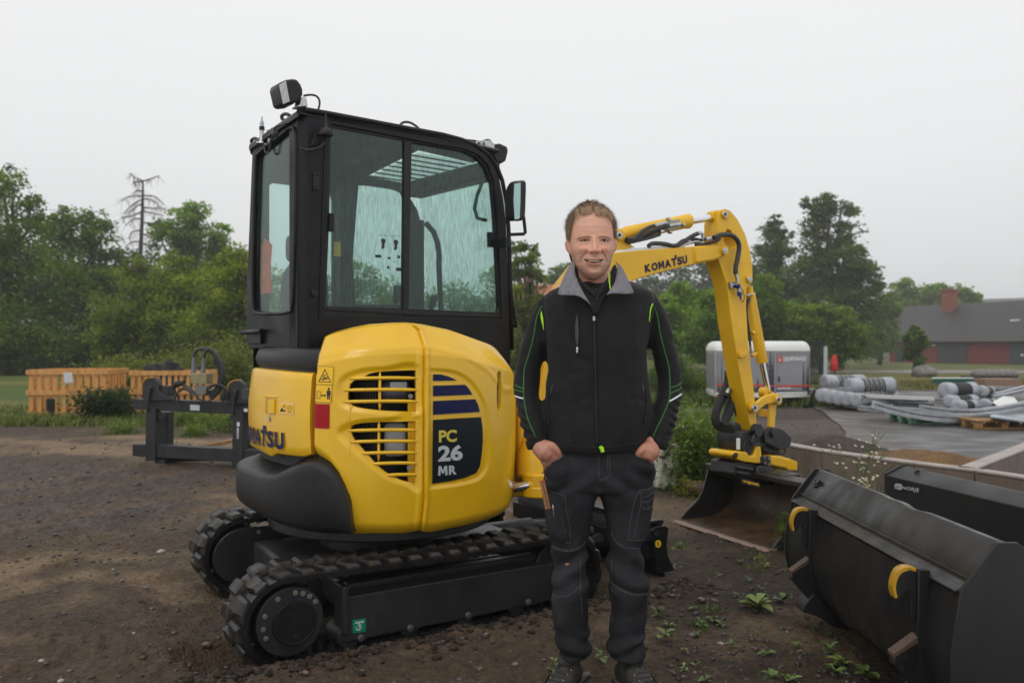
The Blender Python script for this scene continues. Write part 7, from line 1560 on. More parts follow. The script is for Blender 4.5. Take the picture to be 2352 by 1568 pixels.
cprism('valve_block',[(1708,430),(1850,432),(1850,528),(1708,525)],-.06,.06,M_vb);cprism('valve_body',[(1730,540),(1838,545),(1870,590),(1820,630),(1740,625),(1745,590)],-.05,.05,MT('grey_casting',(.16,.15,.13),None,rough=.5))
for x in (1735,1823):ctube('hose_ferrule',[(x-3,435),(x,370),(x+3,290)],0,[.030,.022,.017],M_ca if 0 else MT('grey_ferrule',(.17,.17,.175),None,rough=.4,metal=.5),sm=1,n=12)
ctube('hydraulic_hose',[(1738,290),(1750,240),(1800,212),(1870,225),(1930,290),(1960,400),(1965,500),(1930,580),(1880,640)],.02,.017,M_hose);ctube('hydraulic_hose',[(1826,290),(1840,245),(1880,215),(1940,260),(1985,360),(1990,480),(1960,580),(1900,660)],-.03,.017,M_hose)
ctube('hose_sleeve',[(1945,300),(1975,380),(1985,450),(1975,530),(1940,590),(1900,630)],-.01,.040,M_slv);ctube('hydraulic_hose',[(1560,620),(1550,560),(1590,525),(1650,520)],.0,.032,M_slv)
for pts in ([(1580,640),(1600,590),(1660,560),(1730,610),(1800,670),(1870,680),(1900,650)],[(1650,530),(1700,560),(1740,600)],[(1845,590),(1900,550),(1970,535),(2020,560),(2035,640)],[(1850,570),(1920,530),(1990,545),(2010,600),(2008,640)],[(1600,600),(1640,575),(1690,590),(1720,640)]):ctube('hydraulic_hose',pts,-.06,.010,M_hose)
for x in (1570,1600,2002,2034):ctube('hose_ferrule',[(x,630),(x,690)],-.05,.013,M_ca,sm=1)
cprism('rating_plate',[(1703,712),(1786,716),(1788,765),(1705,762)],-.004,-.001,M_grey,bev=0);cprism('maker_emblem',[(2122,870),(2145,868),(2147,905),(2124,905)],-.044,-.041,M_white,bev=0);cprism('maker_emblem',[(2182,748),(2212,746),(2222,772),(2190,780)],-.004,-.001,M_white,bev=0)
vs,fs=text_geo('NORJE',.045);tl=[np.array(ZJ(*q)) for q in ((2122,1015),(2122,915),(2142,915),(2142,1015))]
mb=MB();mb.add([(lambda p:CF.w(p.x,-.042,p.z))(CF.on_v(*((tl[3]*(1-x)+tl[2]*x)*(1-y)+(tl[0]*(1-x)+tl[1]*x)*y),-.042)) for x,y in vs],fs);m_=bpy.data.meshes.new('maker_name');m_.from_pydata([tuple(p) for p in mb.v],[],mb.f);finish(bpy.data.objects.new('maker_name',m_),M_white,CR,smooth=0)
vs,fs=text_geo('NORJE',.045);mb=MB();tl=[np.array(ZJ(*q)) for q in ((2228,752),(2330,757),(2330,780),(2228,775))];mb.add([(lambda p:CF.w(p.x,-.003,p.z))(CF.on_v(*((tl[3]*(1-x)+tl[2]*x)*(1-y)+(tl[0]*(1-x)+tl[1]*x)*y),-.003)) for x,y in vs],fs);m_=bpy.data.meshes.new('maker_name');m_.from_pydata([tuple(p) for p in mb.v],[],mb.f);finish(bpy.data.objects.new('maker_name',m_),M_white,CR,smooth=0)
M_oak=MT('orange_board',(.34,.17,.05),(.24,.12,.035),scale=5,rough=.6,stretch=(6,1,1))
p0,p1=G(*ZJ(1840,1088)),G(*ZJ(2120,1050));o=MB().prism([p0+Vector((0,0,z)) for z in (0,.03)]+[p0+Vector((.1,.5,z)) for z in (.03,0)],[p1+Vector((0,0,z)) for z in (0,.05)]+[p1+Vector((.1,.5,z)) for z in (.05,0)]).obj('loose_board',M_oak,None,bevel=.004);rebase(o,p0);tag(o,'loose orange wooden board on the mud behind the fork carriage','board')
# ================================================================ WOODEN CRATES
M_wd=MT('fresh_pine',(.66,.33,.10),(.46,.21,.06),scale=3.5,rough=.6,stretch=(5,5,.9),wear=(.16,.06,.02),wears=9,wearw=(.68,.72),bump=.15)
PLK={}
def plank(parent,M,d):
 key=tuple(round(q,3) for q in d)
 if key not in PLK:
  m=MB().box((0,0,0),d).mesh('plank');m.materials.append(M_wd);PLK[key]=m
 o=bpy.data.objects.new('plank',PLK[key]);S.collection.objects.link(o);o.parent=parent;o.matrix_local=M;XF[o.name]=XF[parent.name] @ M;return o
def crate(label,c00,c10,depth,h,n_front,n_side,gap=.45,seed=1):
 """open crate: three rails round it and upright boards on each side; c00-c10 is the front bottom edge"""
 rd=random.Random(seed);p,q=Vector(c00),Vector(c10);d=q-p;L_=d.length;yaw=math.atan2(d.y,d.x)
 e=empty('wooden_crate',p,label,'crate',None,yaw)
 def side(org,ang,length,n):
  Ms=Matrix.Translation(org) @ Matrix.Rotation(ang,4,'Z');pitch=length/n;w=pitch*.54
  for k in range(n):plank(e,Ms @ Matrix.Translation((pitch*(k+.5)+rd.uniform(-.01,.01),.03,h/2)) @ Matrix.Rotation(rd.uniform(-.012,.012),4,'Y'),(w,.02,h-.02))
  for z,hh in ((.05,.09),(h*.52,.09),(h-.04,.09)):plank(e,Ms @ Matrix.Translation((length/2,.006,z)) @ Matrix.Rotation(rd.uniform(-.006,.006),4,'Y'),(length+.02,.026,hh))
 side(Vector((0,0,0)),0,L_,n_front);side(Vector((L_,0,0)),math.pi/2,depth,n_side);side(Vector((L_,depth,0)),math.pi,L_,n_front);side(Vector((0,depth,0)),-math.pi/2,depth,n_side)
 for k in range(8):plank(e,Matrix.Translation((L_*(k+.5)/8,depth/2,.03)),(L_/8*.8,depth,.02))
 return e
g0=G(61,957);g1=P(247,955,15.75);g1.z=0;C1=crate('orange pine crate at the left with a white paper note on its front',g0,g1,1.2,.86,10,7,seed=3)
g2=P(297,950,16.1);g2.z=0;g3=P(480,950,16.2);C2=crate('orange pine crate behind the fork carriage holding black corrugated pipes',g2,Vector((g3.x,16.2,0)),.85,.83,13,7,seed=5)
pn=[P(*ZJ(x,y),g0.y-.06) for x,y in ((566,428),(645,420),(655,512),(578,520))];o=MB().prism(pn,[p+Vector((0,.004,0)) for p in pn]).obj('paper_note',MT('white_paper',(.62,.62,.62),(.5,.5,.52),scale=60,rough=.8),C1)
o=MB().box(P(*ZJ(458,742),g0.y+.09),(.15,.1,.36)).obj('black_bag',M_pla,None,bevel=.02);rebase(o,P(*ZJ(458,790),g0.y+.09));tag(o,'black bag showing through the lower gap of the left pine crate','bag')
M_cor=MT('black_corrugated_plastic',(.012,.012,.013),(.02,.02,.021),scale=8,rough=.35)
def corr(px,py,tilt,L_,r,Y,label):
 top=P(*ZJ(px,py),Y);d=Vector((math.sin(R(tilt)),.15,math.cos(R(tilt)))).normalized();pts,rs=[],[]
 for k in range(int(L_/.018)):pts.append(top-d*k*.018);rs.append(r*(1 if k % 2 else .92))
 mb=MB();mb.tube(pts,rs,20,caps=False);mb.tube([p+d*.001 for p in pts],[q*.86 for q in rs],20,caps=False);o=mb.obj('corrugated_pipe',M_cor,None,smooth=30);rebase(o,pts[-1]);tag(o,label,'pipe','black corrugated pipes in the crate');return o
YC2=g2.y+.6
corr(1545,330,10,.85,.165,YC2,'widest black corrugated pipe with its open mouth above the crate rim');corr(1388,355,-12,.8,.12,YC2,'black corrugated pipe leaning left, second from the crate\'s left end');corr(1325,365,-25,.75,.11,YC2+.1,'black corrugated pipe at the left end of the crate');corr(1600,375,22,.8,.13,YC2+.2,'black corrugated pipe leaning behind the widest one');corr(1770,372,-8,.7,.09,YC2,'thin black corrugated pipe behind the valve block hoses');corr(1230,460,3,.6,.09,YC2-.1,'short black corrugated pipe behind the leftmost crate boards')
# ================================================================ YARD: TRAILER, FENCE ROLLS, PALLETS
M_tg=MT('grey_trailer_panel',(.27,.27,.29),(.24,.24,.26),scale=2,rough=.35);M_tw=MT('white_trailer_roof',(.74,.74,.72),(.66,.66,.64),scale=2,rough=.35);M_fr=MT('forest_print',(.035,.035,.05),(.06,.06,.075),scale=6,rough=.4)
M_tr=MT('red_print',(.62,.05,.035),None,rough=.4);M_alu=MT('aluminium_trim',(.42,.42,.42),None,rough=.35,metal=.7)
YT=18.0;TC=P(1780,914,YT)
TRL=empty('box_trailer',(TC.x,YT,0),'grey box trailer with white rounded roof and dark forest print on its sides','trailer')
pe_r=P(1861,914,YT+.25);pl_l=P(1643,917,YT+.35)
fe=Frame((TC.x,YT,0),math.degrees(math.atan2(pe_r.y-YT,pe_r.x-TC.x)));fl=Frame((pl_l.x,pl_l.y,0),math.degrees(math.atan2(YT-pl_l.y,TC.x-pl_l.x)))
Le=(Vector((pe_r.x,pe_r.y,0))-Vector((TC.x,YT,0))).length;Ll=(Vector((TC.x,YT,0))-Vector((pl_l.x,pl_l.y,0))).length
z0,z1,z2=P(0,914,YT).z,P(0,808,YT).z,P(0,783,YT).z
base=[(pl_l.x,pl_l.y),(TC.x,YT),(pe_r.x,pe_r.y),(pe_r.x-.15,pe_r.y+1.3),(pl_l.x+.1,pl_l.y+1.3)]
cxy=Vector((sum(b[0] for b in base)/5,sum(b[1] for b in base)/5,0))
def loop(z,k):return [Vector((cxy.x+(x-cxy.x)*(1-(1-k)*.6),cxy.y+(y-cxy.y)*k,z)) for x,y in base]
MB().loft([loop(z0+.12,1),loop(z1,1)]).obj('body',M_tg,TRL,bevel=.02);MB().loft([loop(z0,1.012),loop(z0+.14,1.012)]).obj('skirt',M_tw,TRL,bevel=.015)
MB().loft([loop(z1-.004,1.02),loop(z1+(z2-z1)*.45,1.0),loop(z1+(z2-z1)*.8,.93),loop(z2,.80)]).obj('roof',M_tw,TRL,smooth=70,bevel=.03);MB().tube([Vector((TC.x-.003,YT-.012,z0+.1)),Vector((TC.x-.003,YT-.012,z1))],.016,8).obj('corner_trim',M_alu,TRL)
MB().tube([Vector((pl_l.x,pl_l.y-.005,z0+.1)),Vector((pl_l.x,pl_l.y-.005,z1))],.022,8).obj('corner_trim',M_alu,TRL)
def side_poly(name,fr_,polys,mat,off=-.008,f=ZI):
 mb=MB()
 for pts,fs in polys:mb.add([(lambda q:fr_.w(q.x,off,q.z))(fr_.on_v(*f(*p),off)) for p in pts],fs)
 m=bpy.data.meshes.new(name);m.from_pydata([tuple(p) for p in mb.v],[],mb.f);return finish(bpy.data.objects.new(name,m),mat,TRL,smooth=0)
rr=random.Random(4)
def skyline(x0,x1,yb,h0,h1):
 pts=[(x0,yb)];x=x0
 while x<x1:
  w=rr.uniform(4,9);hh=rr.uniform(h0,h1);pts+=[(x+w*.2,yb-hh*.5),(x+w*.5,yb-hh),(x+w*.8,yb-hh*.5)];x+=w
 pts.append((x1,yb));pts+=[(x1,yb+26),(x0,yb+26)];n=len(pts);return pts,[tuple(range(n))]
def conifer(x,yb,yt,w):
 pts=[];n=9
 for k in range(n):y=yb+(yt-yb)*k/n;ww=w*(1-k/n)*rr.uniform(.7,1.2);pts+=[(x-ww,y-4),(x-ww*.4,y-10)]
 r_=[(2*x-a,b) for a,b in pts[::-1]];pts=[(x-2,yb)]+pts+[(x,yt)]+r_+[(x+2,yb)];return pts,[tuple(range(len(pts)))]
side_poly('forest_print',fe,[skyline(544,796,572,2,18),conifer(752,560,352,14),conifer(775,565,385,12),conifer(786,565,345,12)],M_fr);side_poly('forest_print',fl,[skyline(124,540,555,6,24),conifer(158,545,305,9),conifer(190,550,400,9),conifer(512,550,262,30),conifer(488,550,300,18),conifer(530,555,340,14),conifer(420,555,470,14),conifer(135,550,470,9)],M_fr)
for fr_,x0,x1 in ((fe,545,797),(fl,122,540)):side_poly('red_stripe',fr_,[poly([(x0,527 if x0>300 else 516),(x1,525),(x1,537),(x0,539 if x0>300 else 528)])],M_tr,-.011)
side_poly('company_logo',fe,[poly([(565,318),(597,316),(598,360),(566,362)])],M_tr,-.012);side_poly('company_name',fe,[tpoly('DJUPDAHLS',[(606,322),(768,318),(769,356),(607,359)],.045)],M_white,-.012);side_poly('logo_mark',fe,[tpoly('b',[(574,326),(588,326),(588,354),(574,354)],.02)],M_white,-.014)
side_poly('company_logo',fl,[poly([(168,286),(196,286),(196,326),(168,326)])],M_tr,-.012);side_poly('small_print',fe,[poly([(562,543),(660,541),(660,555),(562,557)])],M_grey,-.012);side_poly('door_outline',fe,[frame_poly([(552,300),(792,298),(792,590),(550,592)],1.5)],M_fr,-.010);side_poly('door_latch',fe,[poly([(568,462),(580,462),(580,500),(568,500)])],M_dk,-.02)
wc=P(*ZI(615,660),YT+.5);
for dy in (0,.95):
 w_=MB();w_.disc(wc+Vector((0,dy,.03)),(0.05,1,0),.09,.19,-.07,.07,24);tw=w_.obj('wheel',M_rub,TRL);MB().disc(wc+Vector((0,dy,.03)),(0.05,1,0),0,.1,-.05,.05,16).obj('rim',M_alu,tw)
MB().tube([P(*ZI(795,560),YT+.3),P(*ZI(850,575),YT-.1),P(*ZI(900,560),YT-.3)],.035,8).obj('drawbar',M_alu,TRL);MB().tube([P(*ZI(835,560),YT-.1),P(*ZI(800,640),YT-.1),P(*ZI(775,690),YT-.1)],.03,8).obj('jockey_leg',M_pla,TRL);MB().disc(P(*ZI(772,695),YT-.1),(0,1,0),0,.07,-.03,.03,16).obj('jockey_wheel',M_rub,TRL)
MB().fbox(fe,(Le-.01,.1,.95),(Le+.06,.4,1.3)).obj('red_tail_lamp',M_tr,TRL);MB().fbox(fl,(.02,-.02,.2),(.1,.0,.26)).obj('red_marker_lamp',M_tr,TRL)
M_gt=MT('dark_green_steel',(.012,.018,.016),None,rough=.5)
GT=empty('steel_gate',P(*ZI(860,520),26),'dark steel bar gate standing behind the trailer','gate')
for k in range(11):x=795+k*11;MB().tube([P(*ZI(x,212),26),P(*ZI(x,525),26)],.014,6).obj('bar',M_gt,GT)
for y in (212,508):MB().tube([P(*ZI(770,y),26),P(*ZI(912,y+2),26)],.024,6).obj('rail',M_gt,GT)
o=MB().tube([P(*ZI(912,245),25.5),P(*ZI(910,470),25.5)],.055,10).obj('fence_post',MT('pale_post',(.42,.47,.47),None,rough=.4),None);rebase(o,P(*ZI(910,470),25.5));tag(o,'pale grey steel post at the end of the dark bar gate','post')
pc=P(*ZI(976,425),30);ps=empty('parasol',P(*ZI(976,470),30),'closed red parasol standing on the lawn beyond the fence rolls','parasol')
zz_=lambda y:P(*ZI(976,y),30)
MB().tube([zz_(425),zz_(415),zz_(370),zz_(335),zz_(315),zz_(308)],[.08,.13,.12,.10,.08,.03],12).obj('folded_canopy',MT('red_canvas',(.62,.025,.02),(.4,.015,.015),scale=5,rough=.7),ps,smooth=60);MB().tube([zz_(475),zz_(415)],.03,8).obj('pole',M_gt,ps)
M_wire=MT('dark_grey_mesh_roll',(.075,.08,.085),(.045,.048,.052),scale=60,rough=.55,bump=.5,bscale=60);M_wrap=MT('pale_plastic_wrap',(.38,.40,.44),(.27,.285,.31),scale=9,rough=.28,bump=.6,bscale=22);M_wrk=MT('black_mesh_roll',(.008,.008,.009),(.016,.016,.017),scale=50,rough=.6)
def roll(pts,r,Y,label,mat,wrap=.16,dY=.25,name='fence_roll',group='rolls of wire fencing'):
 (x0,y0),(x1,y1)=pts;a,b=P(*ZI(x0,y0),Y),P(*ZI(x1,y1),Y+dY);d=(b-a).normalized();L_=(b-a).length
 e=empty(name,a+(b-a)/2-Vector((0,0,r)),label,'fence roll',group);w=min(wrap,L_*.3)
 def wav(p,q,rr_,n=14):return [p.lerp(q,k/n) for k in range(n+1)],[rr_*(1+.03*math.sin(k*2.3+x0)) for k in range(n+1)]
 p_,r_=wav(a+d*w*.7,b-d*w*.7,r*.96);MB().tube(p_,r_,26).obj('mesh_roll',mat,e,smooth=60)
 if wrap:
  for s_,o_ in ((a,d),(b,-d)):
   MB().tube([s_-o_*.01,s_,s_+o_*.02,s_+o_*w*.5,s_+o_*w],[r*.55,r*.9,r*1.03,r*1.04,r*.99],22).obj('plastic_wrap',M_wrap,e,smooth=60)
 if mat is M_wire:
  for k in range(1,9):
   t=k/9;mb=MB();c=a.lerp(b,t);x_=d.cross(Vector((0,0,1))).normalized();y_=d.cross(x_)
   for sg in (-1,1):mb.tube([c+d*(sg*(q-.5)*.3)+(x_*math.cos(q*6.28)+y_*math.sin(q*6.28))*r*.985 for q in [i/16 for i in range(17)]],.006,4)
   mb.obj('wire_strands',M_alu,e,smooth=0)['kind']='stuff'
 return e
roll([(895,508),(1180,505)],.385*.95/2.2,18.2,'grey fence roll on top of the pile, the left and farther one',M_wire,.28);roll([(1075,540),(1390,530)],.185*.95,17.2,'grey fence roll on top of the pile, the right and nearer one',M_wire,.26)
for k,(x,y,x2,y2) in enumerate(((882,600,1030,585),(940,612,1110,590),(1003,622,1180,600),(1062,628,1260,600),(1128,638,1400,600))):
 roll([(x,y),(x2,y2)],.14,17.3-.15*k,['leftmost fence roll of the lower row by the trailer drawbar','second fence roll of the lower row from the trailer','third fence roll of the lower row from the trailer','fourth fence roll of the lower row from the trailer','rightmost fence roll of the lower row with silver wrapped end'][k],M_wire,.22,.9)
for k,(x,y,x2,y2,r) in enumerate(((1770,565,1985,560,.145),(1800,645,1990,640,.12),(1858,680,1990,680,.12),(1740,630,1760,628,.12))):
 if k<3:roll([(x,y),(x2,y2)],r,15.6-.25*k,['black fence roll with wrapped ends on top of the right pile','black fence roll in the middle of the right pile','black fence roll at the bottom front of the right pile'][k],M_wrk,.2,.35,group='black fence rolls')
roll([(2045,570),(2100,575)],.11,15.9,'short black roll end right of the black fence roll pile',M_wrk,.12,.5,group='black fence rolls');roll([(2060,665),(2125,665)],.10,15.3,'small wrapped roll lying right of the black fence rolls',M_wrk,.14,.3,group='black fence rolls')
M_gal=MT('galvanised_steel',(.50,.52,.55),(.34,.36,.39),scale=7,rough=.38,metal=.75,bump=.2)
def beam(pts,Y,w,h,label,dY=0,name='steel_profile',mat=None):
 P3=spline([P(*ZI(x,y),Y+dY*k/(len(pts)-1)) for k,(x,y) in enumerate(pts)],6);rings=[]
 for i,p in enumerate(P3):
  t=(P3[min(i+1,len(P3)-1)]-P3[max(i-1,0)]).normalized();s_=t.cross(Vector((0,0,1))).normalized();u=s_.cross(t)
  rings.append([p+s_*a*w/2+u*b*h/2 for a,b in ((-1,-1),(1,-1),(1,-.1),(.55,.1),(1,.3),(1,1),(-1,1),(-1,.3),(-.55,.1),(-1,-.1))])
 o=MB().loft(rings).obj(name,mat or M_gal,None,smooth=30);rebase(o,(P3[0]+P3[-1])/2);tag(o,label,'steel profile','galvanised profiles on the pallets');return o
beam([(1255,665),(1400,705),(1600,745),(1800,765),(2000,762),(2130,750)],13.6,.10,.13,'long curved galvanised profile nearest to the yard, resting on the green pallet');beam([(1600,690),(1800,715),(2000,722),(2180,700),(2360,668),(2500,640)],13.9,.10,.11,'curved galvanised profile sweeping up to the right over the pallets',.3)
beam([(1150,690),(1260,700),(1330,715)],14.6,.10,.08,'short galvanised profile sticking out at the left of the pile');beam([(1180,620),(1400,640),(1650,640)],15.2,.14,.12,'straight galvanised profile under the white sheeting');beam([(1210,600),(1400,612),(1690,625)],15.0,.12,.05,'white wrapped profile along the top of the pile',mat=M_tw);beam([(1330,690),(1450,705),(1600,712)],14.5,.3,.08,'flat grey profile lying under the nearest curved one');beam([(1420,660),(1560,668),(1680,680)],14.9,.2,.09,'dark grey profile between the curved ones',mat=M_wire)
beam([(2100,600),(2230,575),(2360,540)],16.2,.14,.06,'bundle profile slanting up at the right, upper one');beam([(2110,615),(2250,590),(2370,562)],16.0,.14,.06,'bundle profile slanting up at the right, lower one');beam([(2060,542),(2200,546),(2360,548)],17.5,.12,.05,'thin profile lying level behind the black rolls')
o=MB().loft(densify([[P(*ZI(x,y),14.6+q) for x,y,q in r] for r in ([(2120,650,0),(2200,605,.1),(2280,612,.1),(2310,650,0),(2270,690,-.1),(2190,690,-.1)],[(2130,655,.6),(2200,640,.6),(2280,640,.6),(2300,655,.6),(2260,665,.6),(2190,668,.6)])],2)).obj('white_tarpaulin',M_tw,None,smooth=60);rebase(o,P(*ZI(2220,690),14.7));tag(o,'crumpled white tarpaulin over the profiles at the right edge','tarpaulin')
o=MB().loft(densify([[P(*ZI(x,y),15.1+q) for x,y,q in r] for r in ([(1190,625,0),(1210,590,0),(1300,600,.0),(1320,630,0)],[(1300,640,.1),(1320,598,0),(1400,604,0),(1420,628,0)])],2)).obj('white_sheeting',M_tw,None,smooth=60);rebase(o,P(*ZI(1300,630),15.1));tag(o,'crumpled white sheeting over the left end of the profiles','sheeting')
def pallet(x0,x1,yt,yb,Y,mat,label,dep=.8,group='pallets in the yard'):
 a,b=P(*ZI(x0,yb),Y),P(*ZI(x1,yb),Y);zt_,zb_=P(*ZI(x0,yt),Y).z,a.z;L_=b.x-a.x;h=zt_-zb_;e=empty('pallet',(a.x,Y,zb_),label,'pallet',group)
 for k in range(3):
  for j in range(3):MB().box((a.x+L_*(.06+.44*k),Y+dep*(.07+.43*j),zb_+h*.45),(L_*.11,dep*.13,h*.55)).obj('block',mat,e)
 for k in range(7):MB().box((a.x+L_/2,Y+dep*(k+.5)/7,zt_-h*.09),(L_,dep/7*.75,h*.17)).obj('board',mat,e)
 for j in range(3):MB().box((a.x+L_/2,Y+dep*(.07+.43*j),zb_+h*.08),(L_,dep*.12,h*.15)).obj('board',mat,e)
 return e
M_gp=MT('green_painted_wood',(.10,.26,.16),(.07,.18,.11),scale=10,rough=.6)
pallet(1532,1900,760,812,13.75,M_gp,'green painted pallet under the curved galvanised profile');pallet(2008,2420,782,846,13.0,M_oak,'orange wooden pallet under the pale panels at the right edge');pallet(2080,2350,505,538,21,M_oak,'wooden pallet in the back stack at the right')
pallet(1995,2290,462,480,24,MT('dark_wood',(.07,.05,.04),None,rough=.7),'dark pallet farthest back carrying round stones')
o=MB().prism([P(*ZI(x,y),Y_) for x,y,Y_ in ((2105,745,12.9),(2500,800,12.9),(2500,735,14.3),(2130,732,14.3))],[P(*ZI(x,y+18),Y_) for x,y,Y_ in ((2105,745,12.9),(2500,800,12.9),(2500,735,14.3),(2130,732,14.3))]).obj('pale_panel',MT('pale_blue_panel',(.42,.48,.53),(.36,.42,.47),scale=3,rough=.22),None,bevel=.01);rebase(o,P(*ZI(2200,760),13));tag(o,'pale bluish panels lying on the orange pallet at the right edge','panel')
gs=empty('sheet_stack',P(*ZI(1820,520),20),'stack of dark green sheets with a white top one on the lawn edge','sheet stack')
for k in range(5):
 y=515-k*9;MB().prism([P(*ZI(1685+rr.uniform(-8,8),y),19.6),P(*ZI(1990,y),19.6),P(*ZI(1975,y-2),20.8),P(*ZI(1690,y-2),20.8)],[P(*ZI(1685,y-7),19.6),P(*ZI(1990,y-7),19.6),P(*ZI(1975,y-9),20.8),P(*ZI(1690,y-9),20.8)]).obj('sheet',M_tw if k==4 else MT('dark_green_sheet',(.012,.10,.07),None,rough=.35),gs)
o=MB().box(P(*ZI(2160,510),20.9),(.9,.5,.22)).obj('cardboard_box',MT('brown_cardboard',(.25,.16,.11),None,rough=.8),None,bevel=.01);tag(o,'brown cardboard load on the back pallet at the right','box')
for k in range(6):
 c=P(*ZI(2018+k*48,448),24.2);o=MB().ell((0,0,0),(.21,.2,.15),12,8).obj('round_stone',MT('wet_boulder',(.10,.095,.085),(.17,.16,.14),scale=3,rough=.4),None);o.location=c;tag(o,'round grey stone on the farthest dark pallet','stone','round stones on the far pallet')
def boulder(name,c,r,label,seed,mat,cat='boulder'):
 bm=bmesh.new();bmesh.ops.create_icosphere(bm,subdivisions=3,radius=1)
 for v in bm.verts:
  n_=fbm(np.array([v.co.x*1.3+seed]),np.array([v.co.y*1.3+v.co.z]),1.1,3,seed)[0];v.co=v.co*(1+.35*n_);v.co=Vector((v.co.x*r[0],v.co.y*r[1],max(v.co.z,-.35)*r[2]))
 m=bpy.data.meshes.new(name);bm.to_mesh(m);bm.free();o=finish(bpy.data.objects.new(name,m),mat,None,smooth=45);o.location=c;XF[o.name]=Matrix.Translation(Vector(c));tag(o,label,cat);return o
Yb=38.;bz=float(zg(18,Yb));boulder('boulder',(P(2123,850,Yb).x,Yb,bz+.15),(.55,.5,.42),'grey boulder on the lawn beside the slim young tree',3,MATS['wet_boulder'])
# ================================================================ BARN
M_rf=MT('dark_tile_roof',(.022,.019,.019),(.034,.027,.026),scale=1.2,rough=.6,stretch=(1,1,1));M_bw=MT('falun_red_boards',(.20,.025,.018),(.15,.02,.015),scale=3,rough=.85);M_bd=MT('dark_grey_door',(.030,.033,.038),None,rough=.7);M_br=MT('red_brick',(.27,.075,.045),(.2,.055,.035),scale=6,rough=.85)
def bray(x,y,Y):return P(*ZK(x,y),Y)
BA,BB=bray(365,880,99),bray(1560,925,84);BN=Frame((BA.x,BA.y,-.62),math.degrees(math.atan2(BB.y-BA.y,BB.x-BA.x)));
BRN=empty('barn',(BA.x,BA.y,-.62),'long red barn with dark tiled roof and brick chimney in the haze','barn')
on=lambda x,y,v=0:BN.on_v(*ZK(x,y),v)
ze=on(900,712).z;Lb=36.;hw=ze
mb=MB();mb.fbox(BN,(0,0,-.3),(Lb,12,ze+.1));wl_=mb.obj('wall',M_bw,BRN)
nb=120
M0=MB().box((0,0,0),(.06,.03,ze)).mesh('board');M0.materials.append(M_bw)
for k in range(nb):
 o=bpy.data.objects.new('board',M0);S.collection.objects.link(o);o.parent=wl_;p=BN.w(.15+k*.3,-.01,ze/2);o.matrix_local=XF[BRN.name].inverted() @ Matrix.Translation(p) @ Matrix.Rotation(BN.y,4,'Z')
ev=-.55;rl=on(330,705,ev);rtop=on(395,380,6.0);zrid=on(1200,362,6.0).z;u_l=rl.x;zev=on(900,710,ev).z
rf=MB().prism([BN.w(u_l,ev,zev),BN.w(rtop.x,6,zrid),BN.w(rtop.x,12.5,zev)],[BN.w(Lb+.5,ev,zev),BN.w(Lb+.5,6,zrid),BN.w(Lb+.5,12.5,zev)]).obj('roof',M_rf,BRN,smooth=0)
sl=Vector((0,6-ev,zrid-zev));n_r=26
M1=MB().box((0,0,0),(Lb,.05,.10)).mesh('tile_row');
for k in range(n_r):
 t0=k/n_r;v=ev+(6-ev)*t0;z=zev+(zrid-zev)*t0;ul=u_l+(rtop.x-u_l)*t0
 MB().prism([BN.w(ul,v,z+.05),BN.w(ul,v+.28,z+.05+.28*(zrid-zev)/(6-ev)),BN.w(ul,v+.02,z-.02)],[BN.w(Lb+.5,v,z+.05),BN.w(Lb+.5,v+.28,z+.05+.28*(zrid-zev)/(6-ev)),BN.w(Lb+.5,v+.02,z-.02)]).obj('tile_course',M_rf,rf,smooth=0)
vch=4.6;c0,c1=on(818,460,vch),on(945,250,vch);mb=MB();mb.fbox(BN,(c0.x,vch,c0.z-1.2),(on(917,400,vch).x,vch+.9,c1.z));ch=mb.obj('chimney',M_br,BRN);MB().fbox(BN,(c0.x-.12,vch-.12,c1.z),(on(917,400,vch).x+.12,vch+1.02,c1.z+.2)).obj('chimney_cap',M_br,ch)
vs1=2.7;a,b=on(1440,562,vs1),on(1518,508,vs1);sk_=MB().fbox(BN,(a.x,vs1-.12,a.z),(b.x,vs1+1.0,b.z)).obj('roof_window',M_tw,rf);MB().fbox(BN,(a.x+.5,vs1-.16,a.z+.3),(b.x-.1,vs1-.1,b.z-.15)).obj('pane',MT('sky_pane',(.20,.22,.26),None,rough=.1),sk_)
for x0,x1,m in ((790,1055,M_bd),(1438,1640,M_bd),(415,482,M_bd)):
 a,b=on(x0,722 if x0>500 else 760),on(x1,900);MB().fbox(BN,(a.x,-.12,-.1),(b.x,-.03,a.z)).obj('barn_door',m,BRN)
a,b=on(676,735),on(770,748);MB().fbox(BN,(a.x,-.14,b.z),(b.x,-.03,a.z)).obj('pale_lintel',M_grey,BRN);a,b=on(1540,818),on(1562,838);MB().fbox(BN,(a.x,-.16,b.z),(b.x,-.1,a.z)).obj('white_sign',M_tw,BRN)
MB().fbox(BN,(-.1,-.08,-.3),(.15,.1,ze)).obj('corner_board',M_bw,BRN)
HF=P(1232,655,75);HS=empty('house',(HF.x,75,-.6),'small red roofed house glimpsed between the trees beside the cab','house');f5=Frame((HF.x-2,75,-.6),5)
MB().fbox(f5,(0,0,0),(4,7,5.2)).obj('wall',M_br,HS);MB().prism([f5.w(-.5,-.5,5.1),f5.w(-.5,3.5,P(0,652,78).z+.6),f5.w(-.5,7.5,5.1)],[f5.w(4.4,-.5,5.1),f5.w(4.4,3.5,P(0,652,78).z+.6),f5.w(4.4,7.5,5.1)]).obj('roof',MT('orange_tiles',(.36,.12,.06),None,rough=.8),HS);MB().fbox(f5,(1.2,3,5),(2.0,3.8,P(0,638,78).z+.6)).obj('chimney',M_br,HS)
